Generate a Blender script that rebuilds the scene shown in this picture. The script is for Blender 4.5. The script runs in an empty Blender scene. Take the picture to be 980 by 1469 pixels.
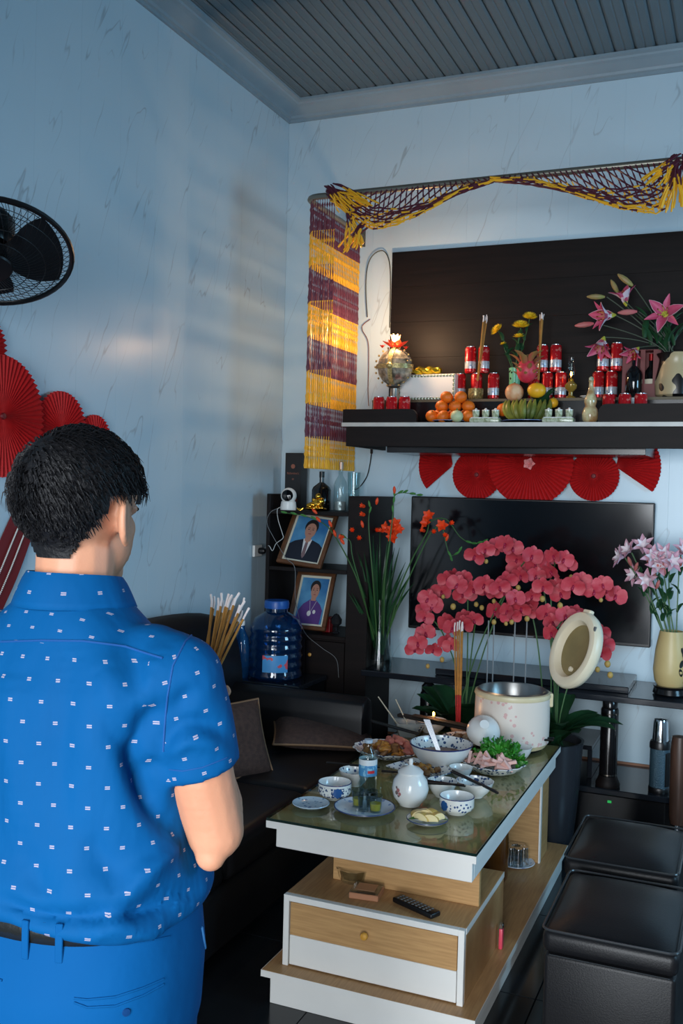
import bpy, bmesh, math, random
from mathutils import Vector, Matrix, noise as mnoise
random.seed(7)
PI = math.pi
S = bpy.context.scene
COL = S.collection

# ------------------------------------------------------------------ camera
FPX, CX, CY = 1400.0, 490.0, 734.5            # focal length and centre in pixels of the 980x1469 frame
YAW, PITCH, ROLL = math.radians(22.80), math.radians(1.535), math.radians(-1.438)
CAM = Vector((0.0, 0.0, 1.55))
_f = Vector((-math.sin(YAW) * math.cos(PITCH), math.cos(YAW) * math.cos(PITCH), -math.sin(PITCH)))
_r = Vector((math.cos(YAW), math.sin(YAW), 0))
_d = _f.cross(_r)
RIGHT = _r * math.cos(ROLL) + _d * math.sin(ROLL)
DOWN = -_r * math.sin(ROLL) + _d * math.cos(ROLL)
FWD = _f
cd = bpy.data.cameras.new('camera')
cam = bpy.data.objects.new('camera', cd)
COL.objects.link(cam)
cd.sensor_fit = 'VERTICAL'
cd.sensor_height = 36.0
cd.lens = FPX / 1469.0 * 36.0
cd.clip_start = 0.05
m3 = Matrix((RIGHT, -DOWN, -FWD)).transposed()
cam.matrix_world = Matrix.Translation(CAM) @ m3.to_4x4()
S.camera = cam

# pixel of the photograph -> point on a known plane
def ray(px, py): return RIGHT * ((px - CX) / FPX) + DOWN * ((py - CY) / FPX) + FWD
def atz(px, py, z): d = ray(px, py); return CAM + d * ((z - CAM.z) / d.z)
def aty(px, py, y): d = ray(px, py); return CAM + d * ((y - CAM.y) / d.y)
def atx(px, py, x): d = ray(px, py); return CAM + d * ((x - CAM.x) / d.x)
def mpp(p): return (Vector(p) - CAM).dot(FWD) / FPX      # metres per pixel at a point

# ------------------------------------------------------------------ light
S.view_settings.view_transform = 'Standard'
S.view_settings.look = 'None'
S.view_settings.gamma = 1.0
S.view_settings.use_curve_mapping = False
S.view_settings.exposure = 0.0
w = bpy.data.worlds.new('daylight'); S.world = w; w.use_nodes = True
w.node_tree.nodes['Background'].inputs[0].default_value = (0.45, 0.66, 1.0, 1)
w.node_tree.nodes['Background'].inputs[1].default_value = 0.6

YB = 4.75                                     # back wall plane
corner = aty(415, 178, YB)
XL = corner.x                                 # left wall plane
ZC = corner.z                                 # lower edge of the cornice
XR, YF = 2.3, -1.5                            # right wall, front wall
ZCEIL = ZC + 0.08
def area(name, loc, target, sx, sy, power, col, spread=180):
    l = bpy.data.lights.new(name, 'AREA'); l.shape = 'RECTANGLE'; l.size = sx; l.size_y = sy
    l.energy = power; l.color = col
    l.spread = math.radians(spread)
    o = bpy.data.objects.new(name, l); COL.objects.link(o)
    o.location = loc
    o.rotation_euler = (Vector(target) - Vector(loc)).to_track_quat('-Z', 'Y').to_euler()
    return o
DOOR = (-1.3, 1.1, 2.45)                      # opening in the front wall: x0, x1, height
area('front_door_daylight', ((DOOR[0] + DOOR[1]) / 2, YF - 0.12, 1.25), ((DOOR[0] + DOOR[1]) / 2 - .35, 4.7, 0.25), 2.3, 2.3, 60, (0.90, 0.955, 1.0), 82)
WIN = (2.35, 3.45, 1.35, 2.45)                # window in the right wall: y0, y1, z0, z1
area('side_window_daylight', (XR + 0.12, 2.9, 1.9), (0, 2.9, 1.9), 1.05, 1.05, 60, (0.34, 0.70, 1.0))

# ------------------------------------------------------------------ materials
def lin(c):
    return tuple(((v / 255.0) / 12.92 if v / 255.0 <= 0.04045 else ((v / 255.0 + 0.055) / 1.055) ** 2.4) for v in c) + (1.0,)
MATS = {}
def M(name, rgb, rough=0.5, metal=0.0, var=None, bump=None, trans=0.0, emit=None, coat=0.0, ior=1.45, rgb2=None, stretch=None, spec=0.5, alpha=1.0, sss=0.0):
    """procedural principled material; var=(scale, amount) mixes rgb with rgb2 by noise, bump=(scale, strength)"""
    if name in MATS: return MATS[name]
    m = bpy.data.materials.new(name); m.use_nodes = True; MATS[name] = m
    nt = m.node_tree; N = nt.nodes; L = nt.links
    b = N['Principled BSDF']
    b.inputs['Base Color'].default_value = lin(rgb)
    b.inputs['Roughness'].default_value = rough
    b.inputs['Metallic'].default_value = metal
    b.inputs['Transmission Weight'].default_value = trans
    b.inputs['IOR'].default_value = ior
    b.inputs['Coat Weight'].default_value = coat
    b.inputs['Specular IOR Level'].default_value = spec
    b.inputs['Alpha'].default_value = alpha
    if sss:
        b.inputs['Subsurface Weight'].default_value = sss
        b.inputs['Subsurface Radius'].default_value = (0.012, 0.005, 0.003)
    if emit:
        b.inputs['Emission Color'].default_value = lin(emit[0]); b.inputs['Emission Strength'].default_value = emit[1]
    vec = None
    if var or bump:
        tc = N.new('ShaderNodeTexCoord'); vec = tc.outputs['Object']
        if stretch:
            mp = N.new('ShaderNodeMapping'); mp.inputs['Scale'].default_value = stretch
            L.new(vec, mp.inputs['Vector']); vec = mp.outputs['Vector']
    if var:
        n = N.new('ShaderNodeTexNoise'); n.inputs['Scale'].default_value = var[0]; n.inputs['Detail'].default_value = 4
        L.new(vec, n.inputs['Vector'])
        r = N.new('ShaderNodeMapRange'); r.inputs[1].default_value = 0.35; r.inputs[2].default_value = 0.65
        r.inputs[3].default_value = 0; r.inputs[4].default_value = var[1]
        L.new(n.outputs[0], r.inputs[0])
        mx = N.new('ShaderNodeMix'); mx.data_type = 'RGBA'
        mx.inputs[6].default_value = lin(rgb); mx.inputs[7].default_value = lin(rgb2 or tuple(v * 0.6 for v in rgb))
        L.new(r.outputs[0], mx.inputs[0]); L.new(mx.outputs[2], b.inputs['Base Color'])
    if bump:
        n2 = N.new('ShaderNodeTexNoise'); n2.inputs['Scale'].default_value = bump[0]; n2.inputs['Detail'].default_value = 3
        L.new(vec, n2.inputs['Vector'])
        bp = N.new('ShaderNodeBump'); bp.inputs['Strength'].default_value = bump[1]; bp.inputs['Distance'].default_value = 0.01
        L.new(n2.outputs[0], bp.inputs['Height']); L.new(bp.outputs[0], b.inputs['Normal'])
    return m

def node_mat(name, rough=0.5, **k):
    """an empty procedural material to be filled: returns material, nodes, links, principled"""
    m = M(name, (128, 128, 128), rough, **k)
    return m, m.node_tree.nodes, m.node_tree.links, m.node_tree.nodes['Principled BSDF']
def mth(N, L, op, a, b=None, c=None):
    n = N.new('ShaderNodeMath'); n.operation = op
    for i, v in enumerate((a, b, c)):
        if v is None: continue
        if isinstance(v, (int, float)): n.inputs[i].default_value = v
        else: L.new(v, n.inputs[i])
    return n.outputs[0]
def mixc(N, L, fac, a, b):
    n = N.new('ShaderNodeMix'); n.data_type = 'RGBA'
    for i, v in ((0, fac), (6, a), (7, b)):
        if isinstance(v, (tuple, list)): n.inputs[i].default_value = lin(v)
        elif isinstance(v, (int, float)): n.inputs[i].default_value = v
        else: L.new(v, n.inputs[i])
    return n.outputs[2]

# pale marbled plastic wall boards with thin leaning veins
mw, N, L, b = node_mat('wall_board', 0.30)
geo = N.new('ShaderNodeNewGeometry'); sp = N.new('ShaderNodeSeparateXYZ'); L.new(geo.outputs['Position'], sp.inputs[0])
u = mth(N, L, 'ADD', sp.outputs[0], sp.outputs[1])
lean = mth(N, L, 'MULTIPLY_ADD', sp.outputs[2], -0.38, u)
cb = N.new('ShaderNodeCombineXYZ')
L.new(mth(N, L, 'MULTIPLY', lean, 6.0), cb.inputs[0]); L.new(mth(N, L, 'MULTIPLY', sp.outputs[2], 1.2), cb.inputs[1])
n1 = N.new('ShaderNodeTexNoise'); n1.inputs['Scale'].default_value = 1.0; n1.inputs['Detail'].default_value = 3; n1.inputs['Roughness'].default_value = 0.45
L.new(cb.outputs[0], n1.inputs['Vector'])
line = mth(N, L, 'SUBTRACT', 1.0, mth(N, L, 'MULTIPLY', mth(N, L, 'ABSOLUTE', mth(N, L, 'SUBTRACT', n1.outputs[0], 0.5)), 150.0))
line = mth(N, L, 'MAXIMUM', line, 0.0)
n2 = N.new('ShaderNodeTexNoise'); n2.inputs['Scale'].default_value = 4.2; L.new(geo.outputs['Position'], n2.inputs['Vector'])
mask = N.new('ShaderNodeMapRange'); mask.inputs[1].default_value = 0.44; mask.inputs[2].default_value = 0.60; L.new(n2.outputs[0], mask.inputs[0])
veins = mth(N, L, 'MULTIPLY', mth(N, L, 'MULTIPLY', line, mask.outputs[0]), 0.48)
n3 = N.new('ShaderNodeTexNoise'); n3.inputs['Scale'].default_value = 2.0; n3.inputs['Detail'].default_value = 3; L.new(geo.outputs['Position'], n3.inputs['Vector'])
base = mixc(N, L, n3.outputs[0], (178, 202, 215), (193, 213, 223))
L.new(mixc(N, L, veins, base, (118, 124, 132)), b.inputs['Base Color'])

m_ceil = M('ceiling_board', (92, 108, 116), 0.45, var=(1.5, 0.25))
m_corn = M('cornice_plastic', (140, 158, 168), 0.45, var=(3, 0.2))
m_floor = M('dark_floor_tile', (22, 26, 30), 0.16, var=(6, 0.5), rgb2=(34, 38, 42))
m_dark = M('dark_stained_wood', (25, 18, 17), 0.55, spec=.22, var=(5, 0.8), rgb2=(17, 13, 13), stretch=(1.2, 9, 9))
m_black = M('black_lacquer', (14, 15, 17), 0.22, var=(4, 0.4), rgb2=(22, 22, 24))
m_chrome = M('chrome', (200, 205, 210), 0.15, 1.0)
m_white = M('white_paint', (225, 228, 228), 0.4)

# ------------------------------------------------------------------ mesh helpers
class G:
    """collects shapes and links them as ONE mesh object"""
    def __init__(s): s.v = []; s.f = []; s.mi = []
    def add(s, vs, fs, mi=0, T=None):
        o = len(s.v)
        s.v += [(T @ Vector(p)) if T else Vector(p) for p in vs]
        s.f += [tuple(i + o for i in f) for f in fs]
        s.mi += [mi] * len(fs) if isinstance(mi, int) else list(mi)
        return s
    def box(s, c, d, mi=0, T=None, taper=1.0):
        x, y, z = (q / 2 for q in d); cx, cy, cz = c
        vs = [(cx + sx * x * (taper if sz > 0 else 1), cy + sy * y * (taper if sz > 0 else 1), cz + sz * z) for sz in (-1, 1) for sy in (-1, 1) for sx in (-1, 1)]
        return s.add(vs, [(0, 2, 3, 1), (4, 5, 7, 6), (0, 1, 5, 4), (2, 6, 7, 3), (0, 4, 6, 2), (1, 3, 7, 5)], mi, T)
    def b2(s, lo, hi, mi=0, T=None):
        return s.box([(a + b) / 2 for a, b in zip(lo, hi)], [abs(b - a) for a, b in zip(lo, hi)], mi, T)
    def lathe(s, prof, n=24, c=(0, 0, 0), mi=0, T=None, sq=(1, 1), wob=None, cap=True):
        vs = []; fs = []; mis = []
        for k, (r, z) in enumerate(prof):
            for i in range(n):
                a = 2 * PI * i / n
                rr = r * (wob(a, k) if wob else 1)
                vs.append((c[0] + rr * math.cos(a) * sq[0], c[1] + rr * math.sin(a) * sq[1], c[2] + z))
        for k in range(len(prof) - 1):
            for i in range(n):
                j = (i + 1) % n
                fs.append((k * n + i, k * n + j, (k + 1) * n + j, (k + 1) * n + i))
                mis.append(mi if isinstance(mi, int) else mi[k])
        if cap:
            if prof[0][0] > 1e-5: fs.append(tuple(range(n - 1, -1, -1))); mis.append(mis[0])
            if prof[-1][0] > 1e-5 and cap != 'b': fs.append(tuple((len(prof) - 1) * n + i for i in range(n))); mis.append(mis[-2])
        return s.add(vs, fs, mis, T)
    def tube(s, pts, r, n=6, mi=0, T=None):
        pts = [Vector(p) for p in pts]; m = len(pts)
        rs = r if isinstance(r, (list, tuple)) else [r] * m
        vs = []; fs = []; mis = []
        t0 = (pts[1] - pts[0]).normalized()
        ref = Vector((0, 0, 1)) if abs(t0.z) < 0.9 else Vector((1, 0, 0))
        nx = t0.cross(ref).normalized()
        for k in range(m):
            t = ((pts[min(k + 1, m - 1)] - pts[max(k - 1, 0)])).normalized()
            nx = (nx - t * nx.dot(t)).normalized(); ny = t.cross(nx)
            for i in range(n):
                a = 2 * PI * i / n
                vs.append(pts[k] + (nx * math.cos(a) + ny * math.sin(a)) * rs[k])
        for k in range(m - 1):
            for i in range(n):
                j = (i + 1) % n
                fs.append((k * n + i, k * n + j, (k + 1) * n + j, (k + 1) * n + i)); mis.append(mi if isinstance(mi, int) else mi[k])
        fs.append(tuple(range(n - 1, -1, -1))); mis.append(mis[0])
        fs.append(tuple((m - 1) * n + i for i in range(n))); mis.append(mis[-2])
        return s.add(vs, fs, mis, T)
    def ell(s, c, r, n=16, m=10, mi=0, T=None, wob=None):
        if isinstance(r, (int, float)): r = (r, r, r)
        vs = [(c[0], c[1], c[2] - r[2])]; fs = []
        for k in range(1, m):
            ph = -PI / 2 + PI * k / m
            for i in range(n):
                a = 2 * PI * i / n; q = wob(a, ph) if wob else 1
                vs.append((c[0] + q * r[0] * math.cos(ph) * math.cos(a), c[1] + q * r[1] * math.cos(ph) * math.sin(a), c[2] + q * r[2] * math.sin(ph)))
        vs.append((c[0], c[1], c[2] + r[2]))
        for i in range(n): fs.append((0, 1 + (i + 1) % n, 1 + i))
        for k in range(m - 2):
            for i in range(n):
                j = (i + 1) % n
                fs.append((1 + k * n + i, 1 + k * n + j, 1 + (k + 1) * n + j, 1 + (k + 1) * n + i))
        t = len(vs) - 1; o = 1 + (m - 2) * n
        for i in range(n): fs.append((o + i, o + (i + 1) % n, t))
        return s.add(vs, fs, mi, T)
    def prism(s, poly, d, mi=0, T=None):
        """polygon in the local x-z plane, thickness d along +y"""
        n = len(poly)
        vs = [(x, 0, z) for x, z in poly] + [(x, d, z) for x, z in poly]
        fs = [tuple(range(n)), tuple(range(2 * n - 1, n - 1, -1))] + [(i, i + n, (i + 1) % n + n, (i + 1) % n) for i in range(n)]
        return s.add(vs, fs, mi, T)
    def grid(s, fn, nu, nv, mi=0, T=None, th=0.0):
        """surface fn(u,v) with u,v in 0..1; th > 0 gives it thickness along z"""
        vs = [Vector(fn(i / nu, j / nv)) for j in range(nv + 1) for i in range(nu + 1)]
        q = lambda i, j: j * (nu + 1) + i
        fs = [(q(i, j), q(i + 1, j), q(i + 1, j + 1), q(i, j + 1)) for j in range(nv) for i in range(nu)]
        if th:
            n = len(vs); vs += [p - Vector((0, 0, th)) for p in vs]
            fs += [tuple(n + i for i in reversed(f)) for f in list(fs)]
            ed = [q(i, 0) for i in range(nu + 1)] + [q(nu, j) for j in range(1, nv + 1)] + [q(i, nv) for i in range(nu - 1, -1, -1)] + [q(0, j) for j in range(nv - 1, 0, -1)]
            for a, b_ in zip(ed, ed[1:] + ed[:1]): fs.append((a, a + n, b_ + n, b_))
        return s.add(vs, fs, mi, T)
    def mesh(s, name, mats, smooth=True, bev=0.0, seg=2):
        me = bpy.data.meshes.new(name)
        me.from_pydata([tuple(p) for p in s.v], [], s.f)
        mats = mats if isinstance(mats, (list, tuple)) else [mats]
        for mt in mats: me.materials.append(mt)
        me.polygons.foreach_set('material_index', s.mi)
        bm = bmesh.new(); bm.from_mesh(me)
        bmesh.ops.recalc_face_normals(bm, faces=bm.faces)
        if bev:
            bmesh.ops.bevel(bm, geom=list(bm.edges), offset=bev, segments=seg, affect='EDGES', profile=0.5)
        bm.to_mesh(me); bm.free()
        if smooth:
            for p in me.polygons: p.use_smooth = True
            me.set_sharp_from_angle(angle=math.radians(42))
        return me
    def build(s, name, mats, parent=None, smooth=True, bev=0.0, seg=2, loc=None):
        return link(name, s.mesh(name, mats, smooth, bev, seg), parent, loc)
def link(name, me, parent=None, loc=None, rot=None):
    o = bpy.data.objects.new(name, me); COL.objects.link(o)
    if parent: o.parent = parent
    if loc is not None: o.location = loc
    if rot is not None: o.rotation_euler = rot
    return o
def tag(o, label=None, cat=None, group=None, kind=None):
    if label: o['label'] = label
    if cat: o['category'] = cat
    if group: o['group'] = group
    if kind: o['kind'] = kind
    return o
def thing(name, label, cat, loc=(0, 0, 0), rotz=0.0, group=None):
    o = bpy.data.objects.new(name, None); COL.objects.link(o); o.empty_display_size = 0.05
    o.location = loc; o.rotation_euler = (0, 0, rotz)
    return tag(o, label, cat, group)
def dup(root, loc=None, rotz=None, label=None, group=None, scale=None):
    r = root.copy(); COL.objects.link(r)
    if loc is not None: r.location = loc
    if rotz is not None: r.rotation_euler = (0, 0, rotz)
    if scale is not None: r.scale = (scale,) * 3
    if label: r['label'] = label
    if group: r['group'] = group
    def rec(src, dst):
        for ch in list(src.children):
            c = ch.copy(); COL.objects.link(c); c.parent = dst; rec(ch, c)
    rec(root, r)
    return r
def bez(p0, p1, p2, p3, n=10):
    p0, p1, p2, p3 = map(Vector, (p0, p1, p2, p3)); o = []
    for i in range(n + 1):
        t = i / n; q = 1 - t
        o.append(p0 * q ** 3 + p1 * 3 * q * q * t + p2 * 3 * q * t * t + p3 * t ** 3)
    return o
def spline(pts, n=6):
    """Catmull-Rom through points"""
    P = [Vector(p) for p in pts]; P = [P[0] * 2 - P[1]] + P + [P[-1] * 2 - P[-2]]; o = []
    for k in range(1, len(P) - 2):
        for i in range(n):
            t = i / n
            o.append(0.5 * ((2 * P[k]) + (P[k + 1] - P[k - 1]) * t + (2 * P[k - 1] - 5 * P[k] + 4 * P[k + 1] - P[k + 2]) * t * t + (3 * P[k] - P[k - 1] - 3 * P[k + 1] + P[k + 2]) * t ** 3))
    o.append(P[-2]); return o
def struct(name, g, mat, parent=None, **k):
    o = g.build(name, mat, parent, **k)
    if not parent: o['kind'] = 'structure'
    return o

# ------------------------------------------------------------------ the room
T_ = 0.12
wl = struct('wall_left', G().b2((XL - T_, YF - T_, 0), (XL - 0.009, YB + T_, ZCEIL + .1)), m_corn, smooth=False)
wb = struct('wall_back', G().b2((XL - T_, YB + 0.009, 0), (XR + T_, YB + T_, ZCEIL + .1)), m_corn, smooth=False)
pm = G().b2((-0.0006, -0.1249, 0), (0.009, 0.1249, ZCEIL)).mesh('panel', mw, False, 0.0003, 1)
k = 0
y = YB - 0.125
while y > YF:
    link('panel', pm, wl, (XL - 0.009, y, 0)); y -= 0.25
x = XL + 0.125
while x < XR:
    link('panel', pm, wb, (x, YB + 0.009, 0), (0, 0, -PI / 2)); x += 0.25
g = G()
g.b2((XR, YF - T_, 0), (XR + T_, WIN[0], ZCEIL + .1)).b2((XR, WIN[1], 0), (XR + T_, YB + T_, ZCEIL + .1))
g.b2((XR, WIN[0], 0), (XR + T_, WIN[1], WIN[2])).b2((XR, WIN[0], WIN[3]), (XR + T_, WIN[1], ZCEIL + .1))
struct('wall_right', g, mw, smooth=False)
g = G()
g.b2((XL - T_, YF - T_, 0), (DOOR[0], YF, ZCEIL + .1)).b2((DOOR[1], YF - T_, 0), (XR + T_, YF, ZCEIL + .1)).b2((DOOR[0], YF - T_, DOOR[2]), (DOOR[1], YF, ZCEIL + .1))
struct('wall_front', g, mw, smooth=False)
g = G()
for a, c_ in (((DOOR[0], DOOR[2] - .05), (DOOR[1], DOOR[2])), ((DOOR[0], 0), (DOOR[0] + .05, DOOR[2])), ((DOOR[1] - .05, 0), (DOOR[1], DOOR[2]))):
    g.b2((a[0], YF - .1, a[1]), (c_[0], YF - .02, c_[1]))
struct('door_1', g, m_dark, smooth=False)
g = G()
for a, c_ in (((WIN[0], WIN[2]), (WIN[1], WIN[2] + .04)), ((WIN[0], WIN[3] - .04), (WIN[1], WIN[3])), ((WIN[0], WIN[2]), (WIN[0] + .04, WIN[3])), ((WIN[1] - .04, WIN[2]), (WIN[1], WIN[3])), ((2.88, WIN[2]), (2.92, WIN[3]))):
    g.b2((XR + .02, a[0], a[1]), (XR + .08, c_[0], c_[1]))
struct('window_1', g, m_dark, smooth=False)
# floor of large dark tiles
fl = struct('floor', G().b2((XL - T_, YF - T_, -0.1), (XR + T_, YB + T_, -0.012)), m_black, smooth=False)
tm = G().b2((-.2985, -.2985, -.012), (.2985, .2985, 0)).mesh('tile', m_floor, False, 0.001, 1)
y = YB - .3
while y > YF - .2:
    x = XL + .3
    while x < XR + .2:
        link('tile', tm, fl, (x, y, 0)); x += .6
    y -= .6
# ceiling of narrow ridged strips running towards the back wall
ce = struct('ceiling', G().b2((XL - T_, YF - T_, ZCEIL + .012), (XR + T_, YB + T_, ZCEIL + .1)), m_ceil, smooth=False)
w_ = .09
pf = [(-w_ / 2 + .003, .010), (-w_ / 2 + .003, .006), (-w_ / 2 + .012, 0), (-.006, 0), (0, .003), (.006, 0), (w_ / 2 - .012, 0), (w_ / 2 - .003, .006), (w_ / 2 - .003, .010)]
sm = G().prism(pf, YB - YF).mesh('ceiling_strip', m_ceil, False)
x = XL + w_ / 2
while x < XR:
    link('ceiling_strip', sm, ce, (x, YF, ZCEIL)); x += w_
# stepped cornice along the left and back walls
prof = [(0, 0), (.012, 0), (.012, .014), (.022, .018), (.026, .030), (.075, .052), (.095, .058), (.10, .066), (.122, .068), (.122, .08), (0, .08)]
def cornice(name, p0, p1, inward):
    g = G(); p0, p1, n_ = Vector(p0), Vector(p1), Vector(inward); k = len(prof)
    d = (p1 - p0).normalized()
    vs = []
    for e, q in ((0, p0), (1, p1)):
        for a, h in prof: vs.append(q + n_ * a + Vector((0, 0, h)) + d * (a if e == 0 else -a))
    g.add(vs, [(i, (i + 1) % k, (i + 1) % k + k, i + k) for i in range(k)] + [tuple(range(k)), tuple(range(2 * k - 1, k - 1, -1))])
    return struct(name, g, m_corn, smooth=False)
cornice('trim_1', (XL + .0006, YF, ZC), (XL + .0006, YB, ZC), (1, 0, 0))
cornice('trim_2', (XL, YB - .0006, ZC), (XR, YB - .0006, ZC), (0, -1, 0))

# ------------------------------------------------------------------ more materials
def glass(name, tint=(235, 245, 245), rough=0.03, refl=1.0, body=None):
    m = bpy.data.materials.new(name); m.use_nodes = True; MATS[name] = m
    N = m.node_tree.nodes; L = m.node_tree.links
    N.remove(N['Principled BSDF']); out = N['Material Output']
    t = N.new('ShaderNodeBsdfTransparent'); t.inputs[0].default_value = lin(tint)
    gl = N.new('ShaderNodeBsdfGlossy'); gl.inputs['Roughness'].default_value = rough
    fr = N.new('ShaderNodeLayerWeight'); fr.inputs[0].default_value = 0.5
    mx = N.new('ShaderNodeMixShader')
    L.new(mth(N, L, 'MULTIPLY_ADD', mth(N, L, 'POWER', fr.outputs['Facing'], 4.0), 0.8 * refl, 0.045 * refl), mx.inputs[0]); src = t.outputs[0]
    if body:
        df_ = N.new('ShaderNodeBsdfDiffuse'); df_.inputs[0].default_value = lin(body[:3]); m2 = N.new('ShaderNodeMixShader'); m2.inputs[0].default_value = body[3]
        L.new(src, m2.inputs[1]); L.new(df_.outputs[0], m2.inputs[2]); src = m2.outputs[0]
    L.new(src, mx.inputs[1]); L.new(gl.outputs[0], mx.inputs[2]); L.new(mx.outputs[0], out.inputs[0])
    return m
g_clear = glass('clear_glass', (232, 240, 240))
g_table = glass('table_glass', (240, 241, 230), 0.02, 0.8)
g_edge = M('glass_edge', (20, 40, 36), 0.1)
m_oak = M('oak_laminate', (190, 150, 100), 0.45, var=(5, 0.7), rgb2=(164, 124, 80), stretch=(2, 2, 30))
m_oakt = M('oak_laminate_top', (182, 142, 96), 0.45, var=(5, 0.7), rgb2=(156, 116, 76), stretch=(30, 2, 2))
m_lam = M('white_laminate', (226, 226, 222), 0.4, var=(8, 0.15), rgb2=(200, 200, 198))
m_leather = M('black_leather', (18, 19, 22), 0.40, spec=.28, bump=(220, 0.06), var=(8, 0.4), rgb2=(28, 27, 28))
m_steelblue = M('hammered_blue_paint', (58, 84, 98), 0.35, 0.3, bump=(260, 0.5))
m_brass = M('yellow_wood_knob', (206, 150, 60), 0.35)
m_gold = M('polished_gold', (215, 165, 60), 0.22, 1.0)
m_grey = M('grey_plastic', (90, 94, 96), 0.5)
m_blackp = M('black_plastic', (16, 16, 18), 0.35)
m_porc = M('white_porcelain', (228, 230, 228), 0.18, coat=0.3)
m_pale = M('pale_edge_band', (196, 194, 188), 0.4, var=(12, 0.3), rgb2=(150, 148, 142))

# ------------------------------------------------------------------ coffee table
TX0, TX1, TY0, TY1, TZ = -1.337, -0.679, 2.65, 3.955, 0.53
ct = thing('coffee_table', 'oak and white laminate coffee table with a glass top and a drawer box', 'table', ((TX0 + TX1) / 2, (TY0 + TY1) / 2, 0))
ox, oy = ct.location.x, ct.location.y
def tb(name, lo, hi, mat, parent=ct, bev=0.0015, cls=None):
    return G().b2((lo[0] - ox, lo[1] - oy, lo[2]), (hi[0] - ox, hi[1] - oy, hi[2])).build(name, mat, parent, False, bev, 1)
tb('glass_top', (TX0, TY0, TZ - .008), (TX1, TY1, TZ), g_table)
gg = G()
for a, c_ in (((TX0 - .0008, TY0 - .0008), (TX1, TY0)), ((TX1, TY0 - .0008), (TX1 + .0008, TY1)), ((TX0 - .0008, TY0), (TX0, TY1)), ((TX0, TY1), (TX1, TY1 + .0008))):
    gg.b2((a[0] - ox, a[1] - oy, TZ - .0085), (c_[0] - ox, c_[1] - oy, TZ - .0005))
gg.build('glass_edge', g_edge, ct, False)
tb('top_board', (TX0, TY0, TZ - .030), (TX1, TY1, TZ - .0085), [M('pale_olive_laminate', (204, 190, 152), .5, var=(6, .4), rgb2=(184, 170, 134))])
gg = G()
for a, c_ in (((TX0 - .001, TY0 - .001), (TX1 + .001, TY0 + .001)), ((TX1 - .001, TY0), (TX1 + .001, TY1)), ((TX0 - .001, TY0), (TX0 + .001, TY1)), ((TX0, TY1 - .001), (TX1, TY1 + .001))):
    gg.b2((a[0] - ox, a[1] - oy, TZ - .030), (c_[0] - ox, c_[1] - oy, TZ - .0085))
gg.build('edge_band', m_lam, ct, False)
tb('apron', (TX0 + .03, TY0 + .008, TZ - .088), (TX1 - .012, TY0 + .03, TZ - .0305), m_lam)
tb('apron', (TX1 - .034, TY0 + .031, TZ - .088), (TX1 - .012, TY1 - .03, TZ - .0305), m_lam)
tb('apron', (TX0 + .03, TY0 + .031, TZ - .088), (TX0 + .052, TY1 - .03, TZ - .0305), m_lam)
BX0, BX1, BY0, BZ0, BZ1 = -1.262, -0.700, 2.628, 0.10, 0.315
BY1 = 3.10
tb('neck_panel', (-1.175, 2.80, BZ1), (-0.705, 2.82, TZ - .031), m_oak)
tb('neck_panel', (-1.175, 2.82, BZ1), (-1.155, 3.08, TZ - .031), m_oak)
bx = tb('drawer_box', (BX0, BY0 + .02, BZ0), (BX1, BY1, BZ1), m_oakt)
gg = G()
for a, c_ in (((BX0, BZ0), (BX0 + .018, BZ1)), ((BX1 - .018, BZ0), (BX1, BZ1)), ((BX0 + .018, BZ1 - .018), (BX1 - .018, BZ1))):
    gg.b2((a[0] - ox, BY0 - oy, a[1]), (c_[0] - ox, BY0 + .0195 - oy, c_[1]))
gg.build('box_frame', m_lam, ct, False, .001, 1)
gg = G().b2((BX1 - ox, BY0 + .02 - oy, BZ1 - .018), (BX1 + .0012 - ox, BY1 - oy, BZ1)).build('box_edge_band', m_lam, ct, False)
dz = (BZ0 + BZ1 - .018) / 2 - .004
dr = tb('drawer', (BX0 + .021, BY0 + .004, dz), (BX1 - .021, BY0 + .0195, BZ1 - .021), m_oak)
tb('drawer_lower_front', (BX0 + .021, BY0 + .004, BZ0 + .004), (BX1 - .021, BY0 + .0195, dz - .0005), m_lam)
kp = atz(529, 1340, .24); kz = (dz + BZ1 - .018) / 2 + .0
kn = G().lathe([(.004, 0), (.005, .008), (.0105, .012), (.012, .018), (.009, .024), (0, .026)], 16, T=Matrix.Translation((-.995 - ox, BY0 + .004 - oy, kz)) @ Matrix.Rotation(PI / 2, 4, 'X')).build('knob', m_brass, dr)
gb = tb('base_board', (-1.305, 2.575, BZ0 - .02), (-0.650, 4.03, BZ0), m_oakt)
gg = G()
for a, c_ in (((-1.3062, 2.5738), (-.6488, 2.575)), ((-.650, 2.575), (-.6488, 4.03)), ((-1.3062, 2.575), (-1.305, 4.03))):
    gg.b2((a[0] - ox, a[1] - oy, BZ0 - .02), (c_[0] - ox, c_[1] - oy, BZ0 - .0005))
gg.build('edge_band', m_lam, ct, False)
tb('plinth', (-1.280, 2.585, 0), (-0.668, 4.01, BZ0 - .0205), m_lam)
tb('end_panel', (-1.25, 3.78, BZ0), (-0.722, 3.80, TZ - .031), m_oak)
tb('end_panel', (-0.735, 3.80, BZ0), (-0.716, 3.93, TZ - .031), m_oak)
G().b2((-.7215 - ox, 3.778 - oy, BZ0), (-.7155 - ox, 3.7999 - oy, TZ - .0315)).build('panel_edge', m_lam, ct, False)

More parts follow.
